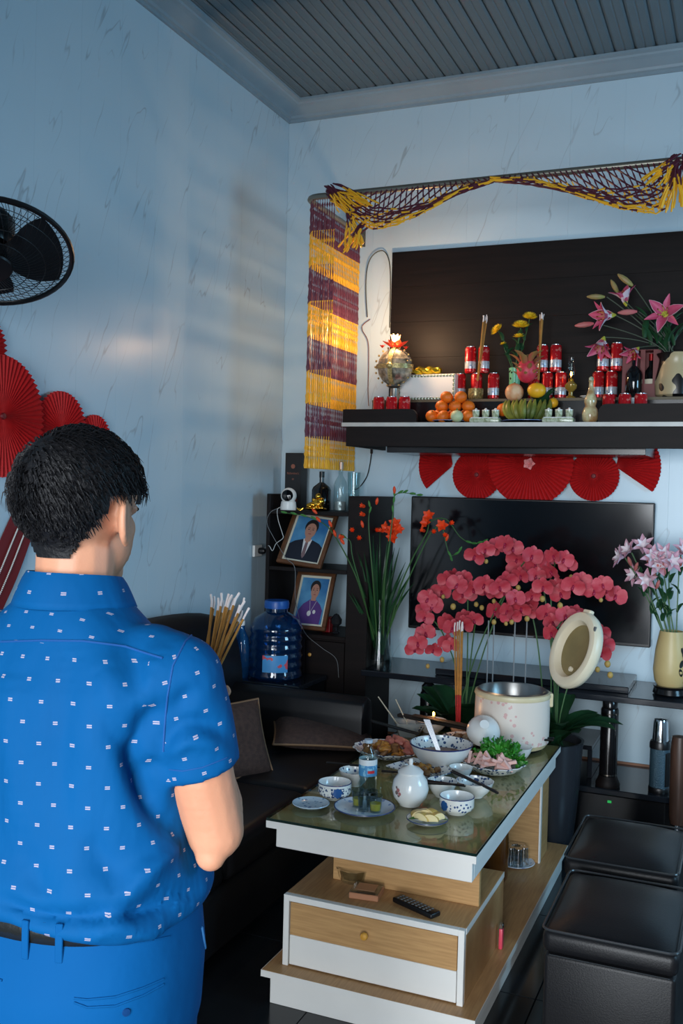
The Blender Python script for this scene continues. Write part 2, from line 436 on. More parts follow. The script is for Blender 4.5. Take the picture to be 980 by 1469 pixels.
# ------------------------------------------------------------------ leather stools in a row beside the table
def stool(x0, x1, y0, y1, h, label):
    cx, cy = (x0 + x1) / 2, (y0 + y1) / 2; w_, d_ = x1 - x0, y1 - y0
    t = thing('leather_stool', label, 'stool', (cx, cy, 0), group='black leather stools beside the table')
    def body(u, v): pass
    G().b2((-w_ / 2 + .006, -d_ / 2 + .006, .025), (w_ / 2 - .006, d_ / 2 - .006, h - .075)).build('body', m_leather, t, True, .012, 3)
    G().b2((-w_ / 2, -d_ / 2, h - .074), (w_ / 2, d_ / 2, h - .012)).build('seat_cushion', m_leather, t, True, .022, 4)
    nx = 14
    def top(u, v):
        x, y = (u - .5) * (w_ - .03), (v - .5) * (d_ - .03)
        return (x, y, h - .013 + .03 * (1 - (2 * u - 1) ** 4) * (1 - (2 * v - 1) ** 4))
    G().grid(top, nx, nx, th=.003).build('seat_pad', m_leather, t)
    r = .026
    pts = []
    for (a, b_, s0) in ((w_ / 2 - r, d_ / 2 - r, 0), (-w_ / 2 + r, d_ / 2 - r, 1), (-w_ / 2 + r, -d_ / 2 + r, 2), (w_ / 2 - r, -d_ / 2 + r, 3)):
        for q in range(5):
            an = s0 * PI / 2 + q * PI / 8
            pts.append((a + r * math.cos(an) * 1.0, b_ + r * math.sin(an), h - .014 + .004))
    pts.append(pts[0])
    G().tube(pts, .0035, 6).build('piping', M('grey_piping', (44, 47, 50), 0.25), t)
    zz = h - .076
    G().tube([(-w_ / 2 + .02, -d_ / 2 + .005, zz), (w_ / 2 - .02, -d_ / 2 + .005, zz)], .0018, 5).build('seam', M('grey_piping', (0, 0, 0)), t)
    for sx in (-1, 1):
        for sy in (-1, 1):
            G().lathe([(.018, 0), (.02, .026)], 10, (sx * (w_ / 2 - .04), sy * (d_ / 2 - .04), 0)).build('foot', m_blackp, t)
    return t
stool(-0.468, -0.128, 2.53, 2.97, .42, 'black leather stool with grey piping standing beside the drawer end of the table')
stool(-0.505, -0.165, 3.06, 3.50, .42, 'black leather stool with grey piping between another stool and the low console')

# ------------------------------------------------------------------ television wall unit
tv = thing('television', 'large flat black television hanging on the wall below the altar', 'television', (-.998, 4.70, .84))
G().b2((-.588, -.02, 0), (.588, .02, .667)).build('housing', m_blackp, tv, False, .004, 1)
G().b2((-.580, -.0215, .014), (.580, -.0203, .659)).build('screen', M('tv_screen', (10, 12, 16), 0.12), tv, False)
G().b2((-.05, -.0222, .004), (.05, -.0205, .009)).build('bezel_mark', M('bezel_silver', (120, 124, 128), .4, .5), tv, False)
for k in (-1, 1): G().b2((k * .2 - .03, .021, .2), (k * .2 + .03, .0494, .46)).build('wall_bracket', m_grey, tv, False)

UZ, PZ = .672, .272
m_shelf = M('black_glossy_shelf', (30, 34, 40), 0.12, var=(3, 0.4), rgb2=(22, 24, 30))
con = thing('tv_console', 'long black lacquered television console with a low platform and a raised shelf', 'console', (-.75, 4.53, 0))
def cb_(name, lo, hi, mat=m_shelf, bev=.003): return G().b2((lo[0] + .75, lo[1] - 4.53, lo[2]), (hi[0] + .75, hi[1] - 4.53, hi[2])).build(name, mat, con, False, bev, 1)
cb_('platform_top', (-1.70, 4.30, PZ - .025), (.35, 4.745, PZ))
cb_('platform_body', (-1.69, 4.33, .03), (.33, 4.74, PZ - .0255), m_black)
for k in range(4): cb_('drawer_front', (-1.69 + k * .505, 4.318, .05), (-1.195 + k * .505, 4.3295, PZ - .03), m_black)
cb_('plinth', (-1.68, 4.36, 0), (.31, 4.73, .0295), m_blackp)
cb_('raised_shelf', (-1.70, 4.33, UZ - .028), (.35, 4.745, UZ))
cb_('middle_tier', (-1.35, 4.40, UZ + .0005), (-.47, 4.74, UZ + .03))
cb_('middle_shelf', (-1.30, 4.42, .40), (-.62, 4.745, .42))
for px_ in (-1.30, -.64): cb_('shelf_upright', (px_, 4.43, PZ + .0005), (px_ + .02, 4.74, .3995))
for px_ in (-.30,): cb_('platform_seam', (px_, 4.317, .05), (px_ + .004, 4.3175, PZ - .03), m_chrome, 0)
led = G().box((.0, 0, 0), (.016, .004, .010)).build('power_light', M('green_led', (40, 160, 80), .4, emit=((60, 255, 120), .25)), con, False, loc=(-.52 + .75, 4.302 - 4.53 - .0, PZ - .045))
led.location = (-.525 + .75, 4.316 - 4.53, .215)
tr = G().b2((XL + .64, YB - .012, PZ + .0005), (.35, YB - .0008, PZ + .010)); struct('trim_3', tr, M('brown_skirting_strip', (150, 105, 80), .5), smooth=False)
def column(name, p, r, label, m, top, grp=None):
    t = thing(name, label, 'column', p, group=grp)
    h = top - p[2]
    G().lathe([(r * 1.35, 0), (r * 1.4, .012), (r * 1.15, .03), (r * 1.0, .045)], 20).build('base', m_dark, t)
    G().lathe([(r, .0455), (r, h * .86), (r * .9, h * .88)], 20).build('shaft', m, t)
    G().lathe([(r * 1.02, 0), (r * 1.02, .006)], 20, (0, 0, .05)).build('collar', M('ring_metal', (150, 140, 130), .25, 1.0), t)
    G().lathe([(r * 1.0, 0), (r * 1.0, .008)], 20, (0, 0, h * .81)).build('collar', M('ring_metal', (0, 0, 0)), t)
    G().lathe([(r * .85, h * .885), (r * .85, h * .96), (r * .5, h), (0, h)], 20).build('cap', m, t)
    return t
m_colm = M('black_gloss_column', (12, 12, 14), 0.18, var=(30, 0.5), rgb2=(26, 24, 26))
p = atz(873, 1124, PZ); column('console_column', (p.x, p.y - .03, PZ), .038, 'glossy black turned column on the low console beside the vacuum flask', m_colm, .66)
p = aty(609, 1000, 4.30); column('console_column', (p.x, 4.36, PZ), .038, 'glossy black turned column on the low console behind the orchids', m_colm, .64)
p = aty(971, 1100, 4.22)
bt = thing('brown_post', 'brown turned wooden post with chrome stem at the end of the console', 'post', (p.x + .01, 4.20, 0))  # plain brown post on a chrome stem, not a lamp
G().lathe([(.06, 0), (.062, .02), (.02, .035), (.018, .06)], 20).build('base', m_black, bt)
G().lathe([(.012, .06), (.012, .2)], 14).build('stem', m_chrome, bt)
G().lathe([(.028, .2005), (.034, .23), (.036, .50), (.03, .56), (.0, .565)], 20).build('post', M('brown_wood', (74, 52, 42), .4, var=(6, .6), stretch=(6, 6, 1)), bt)

p = atz(945, 1136, PZ)
th = thing('vacuum_flask', 'blue hammered steel vacuum flask with a chrome cup lid on the console', 'flask', (p.x, p.y + .0, PZ))
s_ = mpp(p)
R_ = 14.2 * s_
H_ = 106 * s_
G().lathe([(R_, 0), (R_ * 1.03, .004), (R_ * 1.03, H_ * .07), (R_ * .98, H_ * .08)], 28).build('foot_ring', m_blackp, th)
G().lathe([(R_ * .97, H_ * .081), (R_ * .97, H_ * .60)], 28).build('body', m_steelblue, th)
G().b2((-.014, -R_ * 1.02, H_ * .1), (.014, -R_ * .9, H_ * .56)).build('grip_strip', m_blackp, th, False, .003, 2, loc=(R_ * .0, 0, 0)).rotation_euler = (0, 0, 1.0)
G().lathe([(R_ * 1.04, H_ * .601), (R_ * 1.04, H_ * .66), (R_ * .94, H_ * .70)], 28).build('collar', m_blackp, th)
G().lathe([(R_ * .80, H_ * .701), (R_ * .78, H_ * .75), (R_ * .72, H_ * .95), (R_ * .62, H_ * .99), (0, H_)], 28).build('cup_lid', m_chrome, th)

# ------------------------------------------------------------------ portrait cabinet in the corner
CY0 = 4.40
cab = thing('portrait_cabinet', 'tall dark wooden open cabinet with shelves in the room corner', 'cabinet', (-2.0, 4.56, 0))
def cbb(name, lo, hi, mat=m_dark, bev=.002): return G().b2((lo[0] + 2.0, lo[1] - 4.56, lo[2]), (hi[0] + 2.0, hi[1] - 4.56, hi[2])).build(name, mat, cab, False, bev, 1)
zt = aty(440, 733, CY0).z; zm = aty(440, 815, CY0).z; zl = aty(470, 912, CY0).z
xr0 = aty(498, 800, CY0).x; xr1 = aty(529, 800, CY0).x; xl0 = aty(383, 712, CY0).x; ztop = aty(515, 712, CY0).z
xl0 = max(xl0, XL + .005)
cbb('side_panel', (xl0, CY0, 0), (xl0 + .02, 4.742, ztop - .0))
cbb('side_panel', (xr0, CY0, 0), (xr1, 4.742, ztop))
cbb('shelf', (xl0 + .0205, CY0, zt - .02), (xr0 - .0005, 4.742, zt))
cbb('shelf', (xl0 + .0205, CY0, zm - .02), (xr0 - .0005, 4.742, zm))
cbb('shelf', (xl0 + .0205, CY0, zl - .02), (xr0 - .0005, 4.742, zl))
zb_ = .60
cbb('lower_body', (xl0 + .0205, CY0 + .02, .04), (xr0 - .0005, 4.742, zl - .0205))
for k in range(2):
    w2 = (xr0 - xl0 - .022) / 2; x0_ = xl0 + .021 + k * w2
    d_ = cbb('door', (x0_ + .002, CY0, .06), (x0_ + w2 - .002, CY0 + .0195, zl - .03))
    G().lathe([(.006, 0), (.009, .012), (0, .016)], 10, T=Matrix.Translation((x0_ + (w2 - .03 if k == 0 else .03) + 2.0, CY0 - 4.56, zl - .10)) @ Matrix.Rotation(PI / 2, 4, 'X')).build('knob', m_brass, d_)
# the lower counter that carries the water jugs
JZ = .62
cn = thing('low_side_cabinet', 'low black cabinet carrying the water jugs beside the sofa', 'cabinet', (-2.12, 4.215, 0))
G().b2((-.22, -.15, .04), (.22, .15, JZ - .025)).build('body', m_black, cn, False, .004, 1)
G().b2((-.225, -.165, JZ - .0245), (.225, .165, JZ)).build('top_board', m_shelf, cn, False, .004, 1)
for k in (0, 1): G().b2((-.215 + k * .216, -.162, .06), (-.003 + k * .216, -.1505, JZ - .04)).build('door', m_black, cn, False, .002, 1)
for sx in (-1, 1):
    for sy in (-1, 1): G().lathe([(.015, 0), (.02, .0395)], 10, (sx * .18, sy * .12, 0)).build('foot', m_blackp, cn)

# ------------------------------------------------------------------ sofa and cushions
def sofa_seg(name, label, loc, rotz, w_, d_, hb, seat=.40, arm=True, grp=None):
    """back towards local +y, seat opens to -y"""
    t = thing(name, label, 'sofa', loc, rotz, grp)
    G().b2((-w_ / 2, -d_ / 2, .07), (w_ / 2, d_ / 2, seat - .12)).build('frame', m_leather, t, True, .02, 3)
    n = max(1, round(w_ / .7))
    for k in range(n):
        a = -w_ / 2 + (.13 if arm else .01); b_ = w_ / 2 - (.13 if arm else .01); q = (b_ - a) / n
        G().b2((a + k * q + .003, -d_ / 2 - .02, seat - .118), (a + (k + 1) * q - .003, d_ / 2 - .21, seat + .02)).build('seat_cushion', m_leather, t, True, .04, 4)
    def back(u, v):
        x = (u - .5) * w_; rnd = 1 - abs(2 * u - 1) ** 5
        a = v * 2 * PI
        th_ = .09
        z = .28 + (hb - .28) * (0.5 - 0.5 * math.cos(a)) * (0.88 + .12 * rnd)
        return (x, d_ / 2 - .1 + th_ * math.sin(a) + .03 * (z - .28), z)
    g = G().grid(back, 18, 20)
    g.build('backrest', m_leather, t)
    if arm:
        for s in (-1, 1):
            pf = [(-.06, .08), (.06, .08), (.065, .55), (.05, .615), (0, .64), (-.05, .615), (-.065, .55)]
            G().prism(pf, d_ - .02, T=Matrix.Translation((s * (w_ / 2 - .062), -d_ / 2 + .01, 0))).build('armrest', m_leather, t, True, .012, 2)
    for sx in (-1, 1):
        for sy in (-1, 1): G().lathe([(.02, 0), (.026, .072)], 10, (sx * (w_ / 2 - .08), sy * (d_ / 2 - .08), 0)).build('foot', m_blackp, t)
    return t
sofa_seg('leather_sofa', 'long black leather sofa along the marbled side wall behind the man', (XL + .44, 2.97, 0), PI / 2, 2.06, .84, .99)

def cushion(name, label, loc, rot, sx, sy, th_, mat):
    def top(u, v):
        a, b_ = 2 * u - 1, 2 * v - 1
        e = max(0, (1 - a ** 4)) * max(0, (1 - b_ ** 4)); pin = 1 - .06 * (1 - abs(a) ** 2) * abs(b_) ** 3 - .0
        pin2 = 1 - .06 * (1 - abs(b_) ** 2) * abs(a) ** 3
        return a * sx / 2 * pin2, b_ * sy / 2 * pin, th_ / 2 * e ** .6
    t = thing(name, label, 'cushion', loc)
    t.rotation_euler = rot
    G().grid(lambda u, v: top(u, v), 16, 16).grid(lambda u, v: (lambda q: (q[0], q[1], -q[2]))(top(u, v)), 16, 16).build('cover', mat, t)
    pts = [top(i / 10, 0) for i in range(11)] + [top(1, i / 10) for i in range(1, 11)] + [top(1 - i / 10, 1) for i in range(1, 11)] + [top(0, 1 - i / 10) for i in range(1, 11)]
    G().tube(pts, .005, 5).build('piping', M('tan_piping', (120, 92, 66), .6), t)
    return t
m_cush = M('brown_woven_fabric', (74, 56, 50), 0.85, var=(60, 0.7), rgb2=(48, 36, 34), bump=(300, 0.5))
p = atz(462, 1048, .47)
cushion('brown_cushion', 'brown woven cushion lying on the sofa seat against the far armrest', (p.x, p.y, .475), (.12, .05, .5), .44, .40, .09, m_cush)
p = atx(318, 1100, -1.86)
cushion('brown_cushion', 'brown woven cushion standing upright on the sofa behind the man', (p.x, p.y, .545), (1.15, 0.0, 1.05), .40, .30, .11, m_cush)

# ------------------------------------------------------------------ altar shelf on the back wall
YS = 4.25                                              # front edge of the altar shelf
SZ = 1.848                                             # its top
XC = aty(760, 678, YB).x                               # middle of the altar
SX0 = aty(490, 608, YS).x; SX1 = 2 * XC - SX0
al = thing('altar_shelf', 'long dark wooden ancestor altar shelf with a pale front edge', 'shelf', (XC, 4.5, SZ))
def ab(name, lo, hi, mat=m_dark, bev=.0015): return G().b2((lo[0] - XC, lo[1] - 4.5, lo[2] - SZ), (hi[0] - XC, hi[1] - 4.5, hi[2] - SZ)).build(name, mat, al, False, bev, 1)
ab('top_slab', (SX0, YS + .0035, SZ - .018), (SX1, YB - .002, SZ))
ab('edge_band', (SX0, YS, SZ - .018), (SX1, YS + .003, SZ + .0005), m_pale, 0)
ab('apron', (SX0 + .022, YS + .006, 1.738), (SX1 - .022, YS + .026, SZ - .0185))
ab('apron', (SX0 + .022, YS + .027, 1.738), (SX0 + .042, YB - .002, SZ - .0185))
xb = aty(555, 645, YS + .06).x
ab('under_box', (xb, YS + .06, 1.712), (2 * XC - xb, YB - .002, SZ - .0185), m_black)
def rail(x0, x1, h, side):
    """front rail with one rounded end"""
    r = .035; pf = [(x0, 0), (x1, 0)]
    if side > 0: pf += [(x1, h - r)] + [(x1 - r + r * math.cos(a), h - r + r * math.sin(a)) for a in (PI / 8, PI / 4, 3 * PI / 8)] + [(x1 - r, h), (x0, h)]
    else: pf += [(x1, h), (x0 + r, h)] + [(x0 + r + r * math.cos(a), h - r + r * math.sin(a)) for a in (5 * PI / 8, 3 * PI / 4, 7 * PI / 8)] + [(x0, h - r)]
    G().prism([(a - XC, q) for a, q in pf], .022, T=Matrix.Translation((0, YS + .006 - 4.5, .001))).build('front_rail', m_dark, al, False)
xa = aty(597, 600, YS).x; hr = aty(540, 587, YS).z - SZ
rail(SX0 + .003, xa, hr, 1)
hr2 = aty(920, 579, YS).z - SZ
xc_ = aty(858, 590, YS).x; rail(xc_, SX1 - .003, hr2, -1)
YT = YS + .24
TZ1 = aty(640, 573, YT).z                              # top of the rear tier
ab('rear_tier', (SX0 + .06, YT, SZ + .001), (SX1 - .06, YB - .03, TZ1), m_black)
ab('tier_edge', (SX0 + .06, YT - .004, TZ1 - .012), (SX1 - .06, YT - .0005, TZ1), M('dull_gold_edge', (96, 84, 62), .5), 0)
bp_ = thing('altar_back_panel', 'wide dark brown wooden panel on the wall behind the altar', 'panel', (XC, YB, SZ))
pz = aty(563, 362, YB - .02).z; px0 = aty(563, 362, YB - .02).x
mpan = M('dark_wood_panel', (22, 16, 15), 0.5, spec=.2, var=(4, 0.9), rgb2=(13, 10, 10), stretch=(.8, 9, 14))
nb = 5
for k in range(nb):
    hh = (pz - SZ - .003) / nb
    G().b2((px0 - XC, -.02, .003 + k * hh), (XC - px0, -.0012, .003 + (k + 1) * hh - .0004)).build('board', mpan, bp_, False, .0004, 1)

# ------------------------------------------------------------------ curtain rod and beaded curtain
CXS = -1.924
rp = atx(438, 283, CXS); YR, ZR = 4.066, rp.z
zbot = 1.628
XR2 = 2 * XC - CXS
rd = thing('curtain_rod', 'grey metal curtain rod bent round the front of the altar', 'curtain rod', (XC, YR, ZR))
m_rod = M('grey_rod_metal', (120, 118, 108), .35, .6)
pts = [(CXS, YB - .001, ZR)] + [(CXS, YR + .06, ZR)] + [(CXS + .06 - .06 * math.cos(a), YR + .06 - .06 * math.sin(a), ZR) for a in (PI / 8, PI / 4, 3 * PI / 8)] + [(CXS + .06, YR, ZR), (XR2 - .06, YR, ZR)]
pts += [(XR2 - .06 + .06 * math.sin(a), YR + .06 - .06 * math.cos(a), ZR) for a in (PI / 8, PI / 4, 3 * PI / 8)] + [(XR2, YR + .06, ZR), (XR2, YB - .001, ZR)]
G().tube([Vector(q) - rd.location for q in pts], .014, 10).build('rod', m_rod, rd)
G().box((0, 0, 0), (.05, .006, .09)).build('wall_plate', m_rod, rd, False, loc=(CXS - XC, YB - .005 - YR, -.02))
# a strand of beads: colour by height, beads thick at the band edges
zs = [aty(437, y_, YR).z for y_ in (286, 332, 381, 432, 480, 530, 577, 625, 673)]
mb_, N, L, b = node_mat('bead_colours', 0.38)
geo = N.new('ShaderNodeTexCoord'); sp = N.new('ShaderNodeSeparateXYZ'); L.new(geo.outputs['Object'], sp.inputs[0])
rmp = N.new('ShaderNodeValToRGB'); rmp.color_ramp.interpolation = 'CONSTANT'
L.new(mth(N, L, 'DIVIDE', mth(N, L, 'MULTIPLY', sp.outputs[2], -1.0), ZR - zbot), rmp.inputs[0])
MAR, YEL = lin((104, 52, 68)), lin((236, 176, 44))
el = rmp.color_ramp.elements
el[0].position = 0; el[0].color = MAR
while len(el) > 1: el.remove(el[-1])
for k in range(1, 8):
    e = el.new((ZR - zs[k]) / (ZR - zbot)); e.color = YEL if k % 2 else MAR
L.new(rmp.outputs[0], b.inputs['Base Color'])
def strand(thick, thin, nside=4):
    prof = []; z = ZR - .0
    H = ZR - zbot
    nb_ = 92
    for i in range(nb_ + 1):
        f = i / nb_; zz = ZR - f * H
        k = 0
        while k < 7 and zz < zs[k + 1]: k += 1
        q = (zs[k] - zz) / (zs[k] - zs[k + 1])
        r = thin
        if k % 2: r = thick if (q > .76 or .30 < q < .36 or .50 < q < .55) else thin
        else: r = thick if (q > .74 or .22 < q < .28 or .46 < q < .52) else thin
        prof.append((r * (1.0 if i % 2 else .55), -f * H))
    return G().lathe(prof[::-1], nside).mesh('strand', mb_)
st1 = strand(.0060, .0026); st2 = strand(.0056, .0020)
sc_ = thing('side_bead_curtain', 'yellow and maroon striped bead curtain hanging at the altar side near the corner', 'curtain', (CXS, YR, ZR))
n_ = 50
for k in range(n_): link('strand', st1, sc_, (random.uniform(-.001, .001), .055 + (YB - YR - .075) * k / (n_ - 1), 0), (0, 0, k * .7))
fc = thing('front_bead_curtain', 'narrow see-through strip of yellow and maroon bead strands facing the room', 'curtain', (CXS, YR, ZR))
for k in range(13): link('strand', st2, fc, (.002 + k * .0118, -.002 + max(0, .055 - k * .02) , 0), (0, 0, k * .7))
# swags of strands tied back over the rod
m_mar = M('maroon_beads', (84, 38, 52), .4); m_yel = M('yellow_beads', (236, 176, 44), .4)
def swag(label, p_center, p_end, gather, tail, n, loc):
    t = thing('bead_swag', label, 'curtain', loc)
    O = Vector(loc)
    for i in range(n):
        u = i / (n - 1)
        a = p_center.lerp(p_end, u)
        low = gather.lerp(tail, (1 - u) * .85)
        sag = .10 + .16 * u
        low = gather + (tail - gather) * (1 - u) ** .7 * random.uniform(.9, 1.05)
        d_ = (low - a)
        c1 = a + d_ * .35 + Vector((0, -.02, -.05 - sag * .25 * (1 - abs(2 * u - 1))))
        c2 = a + d_ * .75 + Vector((0, -.03, -.05 - sag * .45 * (1 - abs(2 * u - 1))))
        pts = bez(a, c1, c2, low, 14)
        rr = [(.0042 if j % 2 else .0026) for j in range(15)]
        mi = [0 if j < 10 - 3 * (i % 3) // 2 else 1 for j in range(14)]
        G().tube([q - O for q in pts], rr, 4, mi).build('strand', [m_mar, m_yel], t)
    return t
rodp = lambda px_, py_: Vector((aty(px_, py_, YR).x, YR - .006, ZR))
def net_swag(label, edge, x0, x1, g0, tailpts, loc):
    """edge: pixels of the lower outline; strands drop from the rod and lean towards the knot"""
    t = thing('bead_swag', label, 'curtain', loc); O = Vector(loc)
    E = spline([aty(q[0], q[1], YR - .03) for q in edge], 12)
    n = 34
    for i in range(n):
        u = i / (n - 1)
        a = Vector((x0 + (x1 - x0) * u, YR - .008, ZR + .004))
        e = E[min(len(E) - 1, int(u ** 1.25 * (len(E) - 1)))]
        mid = a.lerp(e, .5) + Vector((0, -.02 - .01 * math.sin(i), .012 * math.sin(u * PI)))
        pts = bez(a, a.lerp(mid, .7), mid.lerp(e, .5), e, 12)
        rr = [(.004 if j % 2 else .0024) for j in range(13)]
        cut = 8 - (i % 3)
        G().tube([q - O for q in pts], rr, 4, [0 if j < cut else 1 for j in range(12)]).build('strand', [m_mar, m_yel], t)
    for i in range(16):                                    # strands crossing the net on a slant
        u = .12 + .84 * i / 15
        a = Vector((x0 + (x1 - x0) * max(0, u - .22), YR - .010, ZR - .004))
        e = E[min(len(E) - 1, int(min(1, u + .04) ** 1.25 * (len(E) - 1)))]
        pts = bez(a, a.lerp(e, .3) + Vector((0, -.015, -.02)), a.lerp(e, .7) + Vector((0, -.03, -.015)), e + Vector((0, -.01, .01)), 10)
        G().tube([q - O for q in pts], [(.004 if j % 2 else .0026) for j in range(11)], 4, [1 if j > 8 - i % 2 else 0 for j in range(10)]).build('strand', [m_mar, m_yel], t)
    # long strands that sweep along the lower edge
    for i in range(9):
        f = i / 9
        pts = []
        for j in range(0, len(E), 3):
            u = j / (len(E) - 1)
            a = Vector((x0 + (x1 - x0) * u, YR - .008, ZR))
            pts.append(a.lerp(E[j], 1 - .75 * f * (0.3 + .7 * u)) + Vector((0, -.012 - .004 * (i % 3), random.uniform(-.006, .006))))
        m = len(pts)
        G().tube([q - O for q in pts], [(.0045 if j % 2 else .003) for j in range(m)], 4, [1 if (j + i) % 5 < (4 if i < 3 else 1) else 0 for j in range(m - 1)]).build('strand', [m_mar, m_yel], t)
    for (a, e) in tailpts:
        A, Bq = aty(a[0], a[1], YR - .03), aty(e[0], e[1], YR - .05)
        for i in range(12):
            o = Vector((random.uniform(-.02, .02), random.uniform(-.015, .01), random.uniform(-.02, .02)))
            o2 = Vector((random.uniform(-.05, .05), random.uniform(-.02, .01), random.uniform(-.02, .02)))
            pts = bez(A + o, A.lerp(Bq, .4) + o + Vector((0, -.02, .01)), A.lerp(Bq, .7) + o2, Bq + o2, 8)
            G().tube([q - O for q in pts], [(.0045 if j % 2 else .003) for j in range(9)], 4, [0 if j < 2 + i % 3 else 1 for j in range(8)]).build('strand', [m_mar, m_yel], t)
    return t
xk = aty(470, 275, YR).x
net_swag('swag of maroon and yellow bead strands tied up at the corner end of the rod', [(716, 258), (660, 276), (610, 306), (560, 326), (530, 328), (505, 312), (478, 290)], aty(718, 250, YR).x, xk, None,
         [((470, 272), (500, 300)), ((480, 270), (530, 290)), ((500, 300), (512, 350)), ((525, 322), (500, 358))], (XC - .5, YR, ZR))
xk2 = aty(972, 228, YR).x
net_swag('swag of maroon and yellow bead strands tied up at the lily end of the rod', [(705, 258), (770, 262), (830, 281), (880, 298), (925, 306), (955, 300), (972, 262)], aty(702, 250, YR).x, xk2, None,
         [((972, 228), (935, 262)), ((975, 232), (962, 300)), ((985, 225), (990, 290))], (XC + .45, YR, ZR))

# ------------------------------------------------------------------ flowers, generic
def petal(L, W, open_a, bend=0.0, cup=0.15, tip=1.0, nu=4, nv=6, base=.35):
    """points of one petal leaning out by open_a from +z, bent further by bend"""
    def fn(u, v):
        s = (2 * u - 1)
        w_ = W / 2 * (base + (1 - base) * math.sin(PI * min(1, v * 1.0) ** .8 * .95 + .05)) * (1 - (v ** 6) * (1 if tip else .3))
        if v >= 1: w_ = W * .04
        if not tip:
            q = max(0.0, 1 - ((v - .55) / (.55 if v < .55 else .45)) ** 2) ** .5
            w_ = W / 2 * (max(q, base * (1 - v * 1.6)) if v < .55 else max(q, .06))
        a = open_a + bend * v
        # integrate the arc
        n = 8; x = z = 0.0
        for k in range(n):
            q = open_a + bend * (v * (k + .5) / n)
            x += math.sin(q) * L * v / n; z += math.cos(q) * L * v / n
        h = cup * abs(s) ** 2 * w_ * 2
        return (x - h * math.cos(a), s * w_, z + h * math.sin(a))
    return fn
def flower(layers, centre=None):
    g = G()
    for (n, L_, W_, oa, bend, cup, mi, ph) in layers:
        f = petal(L_, W_, oa, bend, cup)
        for k in range(n): g.grid(f, 4, 5, mi, Matrix.Rotation(ph + 2 * PI * k / n, 4, 'Z'))
    if centre: g.ell((0, 0, centre[1]), centre[0], 8, 6, centre[2])
    return g
def aim(loc, d, roll=0.0, s=1.0):
    q = Vector(d).to_track_quat('Z', 'Y').to_matrix().to_4x4()
    return Matrix.Translation(loc) @ q @ Matrix.Rotation(roll, 4, 'Z') @ Matrix.Scale(s, 4)
def place(name, me, parent, M4):
    o = link(name, me, parent); o.matrix_local = M4; return o
m_stem = M('green_stem', (60, 98, 52), .5)
m_leaf = M('dark_green_leaf', (34, 74, 44), .4, var=(20, .5), rgb2=(24, 54, 34))
m_leafb = M('fresh_green_leaf', (70, 130, 60), .45, var=(20, .5), rgb2=(48, 104, 48))
def leafmesh(L_, W_, bend, mat, oa=.3, cup=.3):
    return G().grid(petal(L_, W_, oa, bend, cup, base=.5), 4, 9).mesh('leaf', mat)

# ------------------------------------------------------------------ paper rosettes
m_red = M('red_crepe_paper', (196, 22, 24), .7, var=(40, .35), rgb2=(160, 14, 18)); m_dred = M('deep_red_ribbon', (110, 16, 22), .55)
def pleats(r, a0, a1, n, dep=.012, r0=.006):
    g = G(); vs = []; fs = []; m = 2 * n
    rings = 5
    for j in range(rings + 1):
        rr = r0 + (r - r0) * j / rings
        for i in range(m + 1):
            a = a0 + (a1 - a0) * i / m
            d_ = (dep * (j / rings) ** .5 * (.5 if i % 2 else -.5))
            q = rr * (1 if i % 2 else .985)
            vs.append((q * math.cos(a), d_ - dep * .2 * (1 - j / rings), q * math.sin(a)))
    for j in range(rings):
        for i in range(m):
            a = j * (m + 1) + i
            fs.append((a, a + 1, a + m + 2, a + m + 1))
    return g.add(vs, fs)
def rosette(px_, py_, rp, a0, a1, n, label, off, plane='back', name='paper_rosette', deco=None, rr=None):
    if plane == 'back':
        p = aty(px_, py_, YB - off); rot = 0
    else:
        p = atx(px_, py_, XL + off); rot = PI / 2
    t = thing(name, label, 'decoration', p, rot, 'red paper rosettes')
    r = rr or rp * mpp(p)
    me = pleats(r, a0, a1, n, .016)
    me.build('pleated_paper', m_red, t, False)
    if a1 - a0 > 6:
        G().lathe([(.012, 0), (.009, .006), (0, .007)], 12, T=Matrix.Rotation(PI / 2, 4, 'X') @ Matrix.Translation((0, 0, .004))).build('centre_button', m_dred, t)
    if deco: deco(t, r)
    return t
def pinkflower(t, r):
    me = flower([(5, .024, .024, 1.2, .2, .3, 0, 0), (5, .018, .018, .8, .3, .3, 0, .6), (4, .012, .012, .4, .3, .3, 0, .2)]).mesh('paper_flower', M('pink_paper', (232, 150, 148), .6))
    place('paper_flower', me, t, aim((0, -.022, -.006), (0, -1, .1), 0, 1.3))
rosette(650, 668, 52, math.radians(100), math.radians(222), 22, 'red pleated paper quarter fan beside the gladioli under the altar', .012, name='paper_fan')
rosette(884, 670, 62, math.radians(-34), math.radians(80), 22, 'red pleated paper quarter fan beside the pale lilies under the altar', .012, name='paper_fan')
rosette(684, 681, 36, 0, 2 * PI, 44, 'small red round paper rosette next to the quarter fan above the gladioli', .032)
rosette(852, 683, 36, 0, 2 * PI, 44, 'small red round paper rosette next to the quarter fan above the pale lilies', .032)
rosette(761, 664, 62, 0, 2 * PI, 60, 'large red round paper rosette with a pink paper flower under the altar', .055, deco=pinkflower)
rosette(3, 597, 0, 0, 2 * PI, 60, 'large red round paper rosette on the marbled side wall', .05, 'left', rr=.205)
rosette(88, 618, 0, 0, 2 * PI, 46, 'medium red round paper rosette behind the man\'s head on the side wall', .03, 'left', rr=.145)
rosette(136, 632, 0, 0, 2 * PI, 36, 'small red round paper rosette peeping out behind the man\'s hair', .014, 'left', rr=.10)
rosette(-22, 497, 0, 0, 2 * PI, 36, 'red round paper rosette below the wall fan above the largest one', .02, 'left', rr=.10)
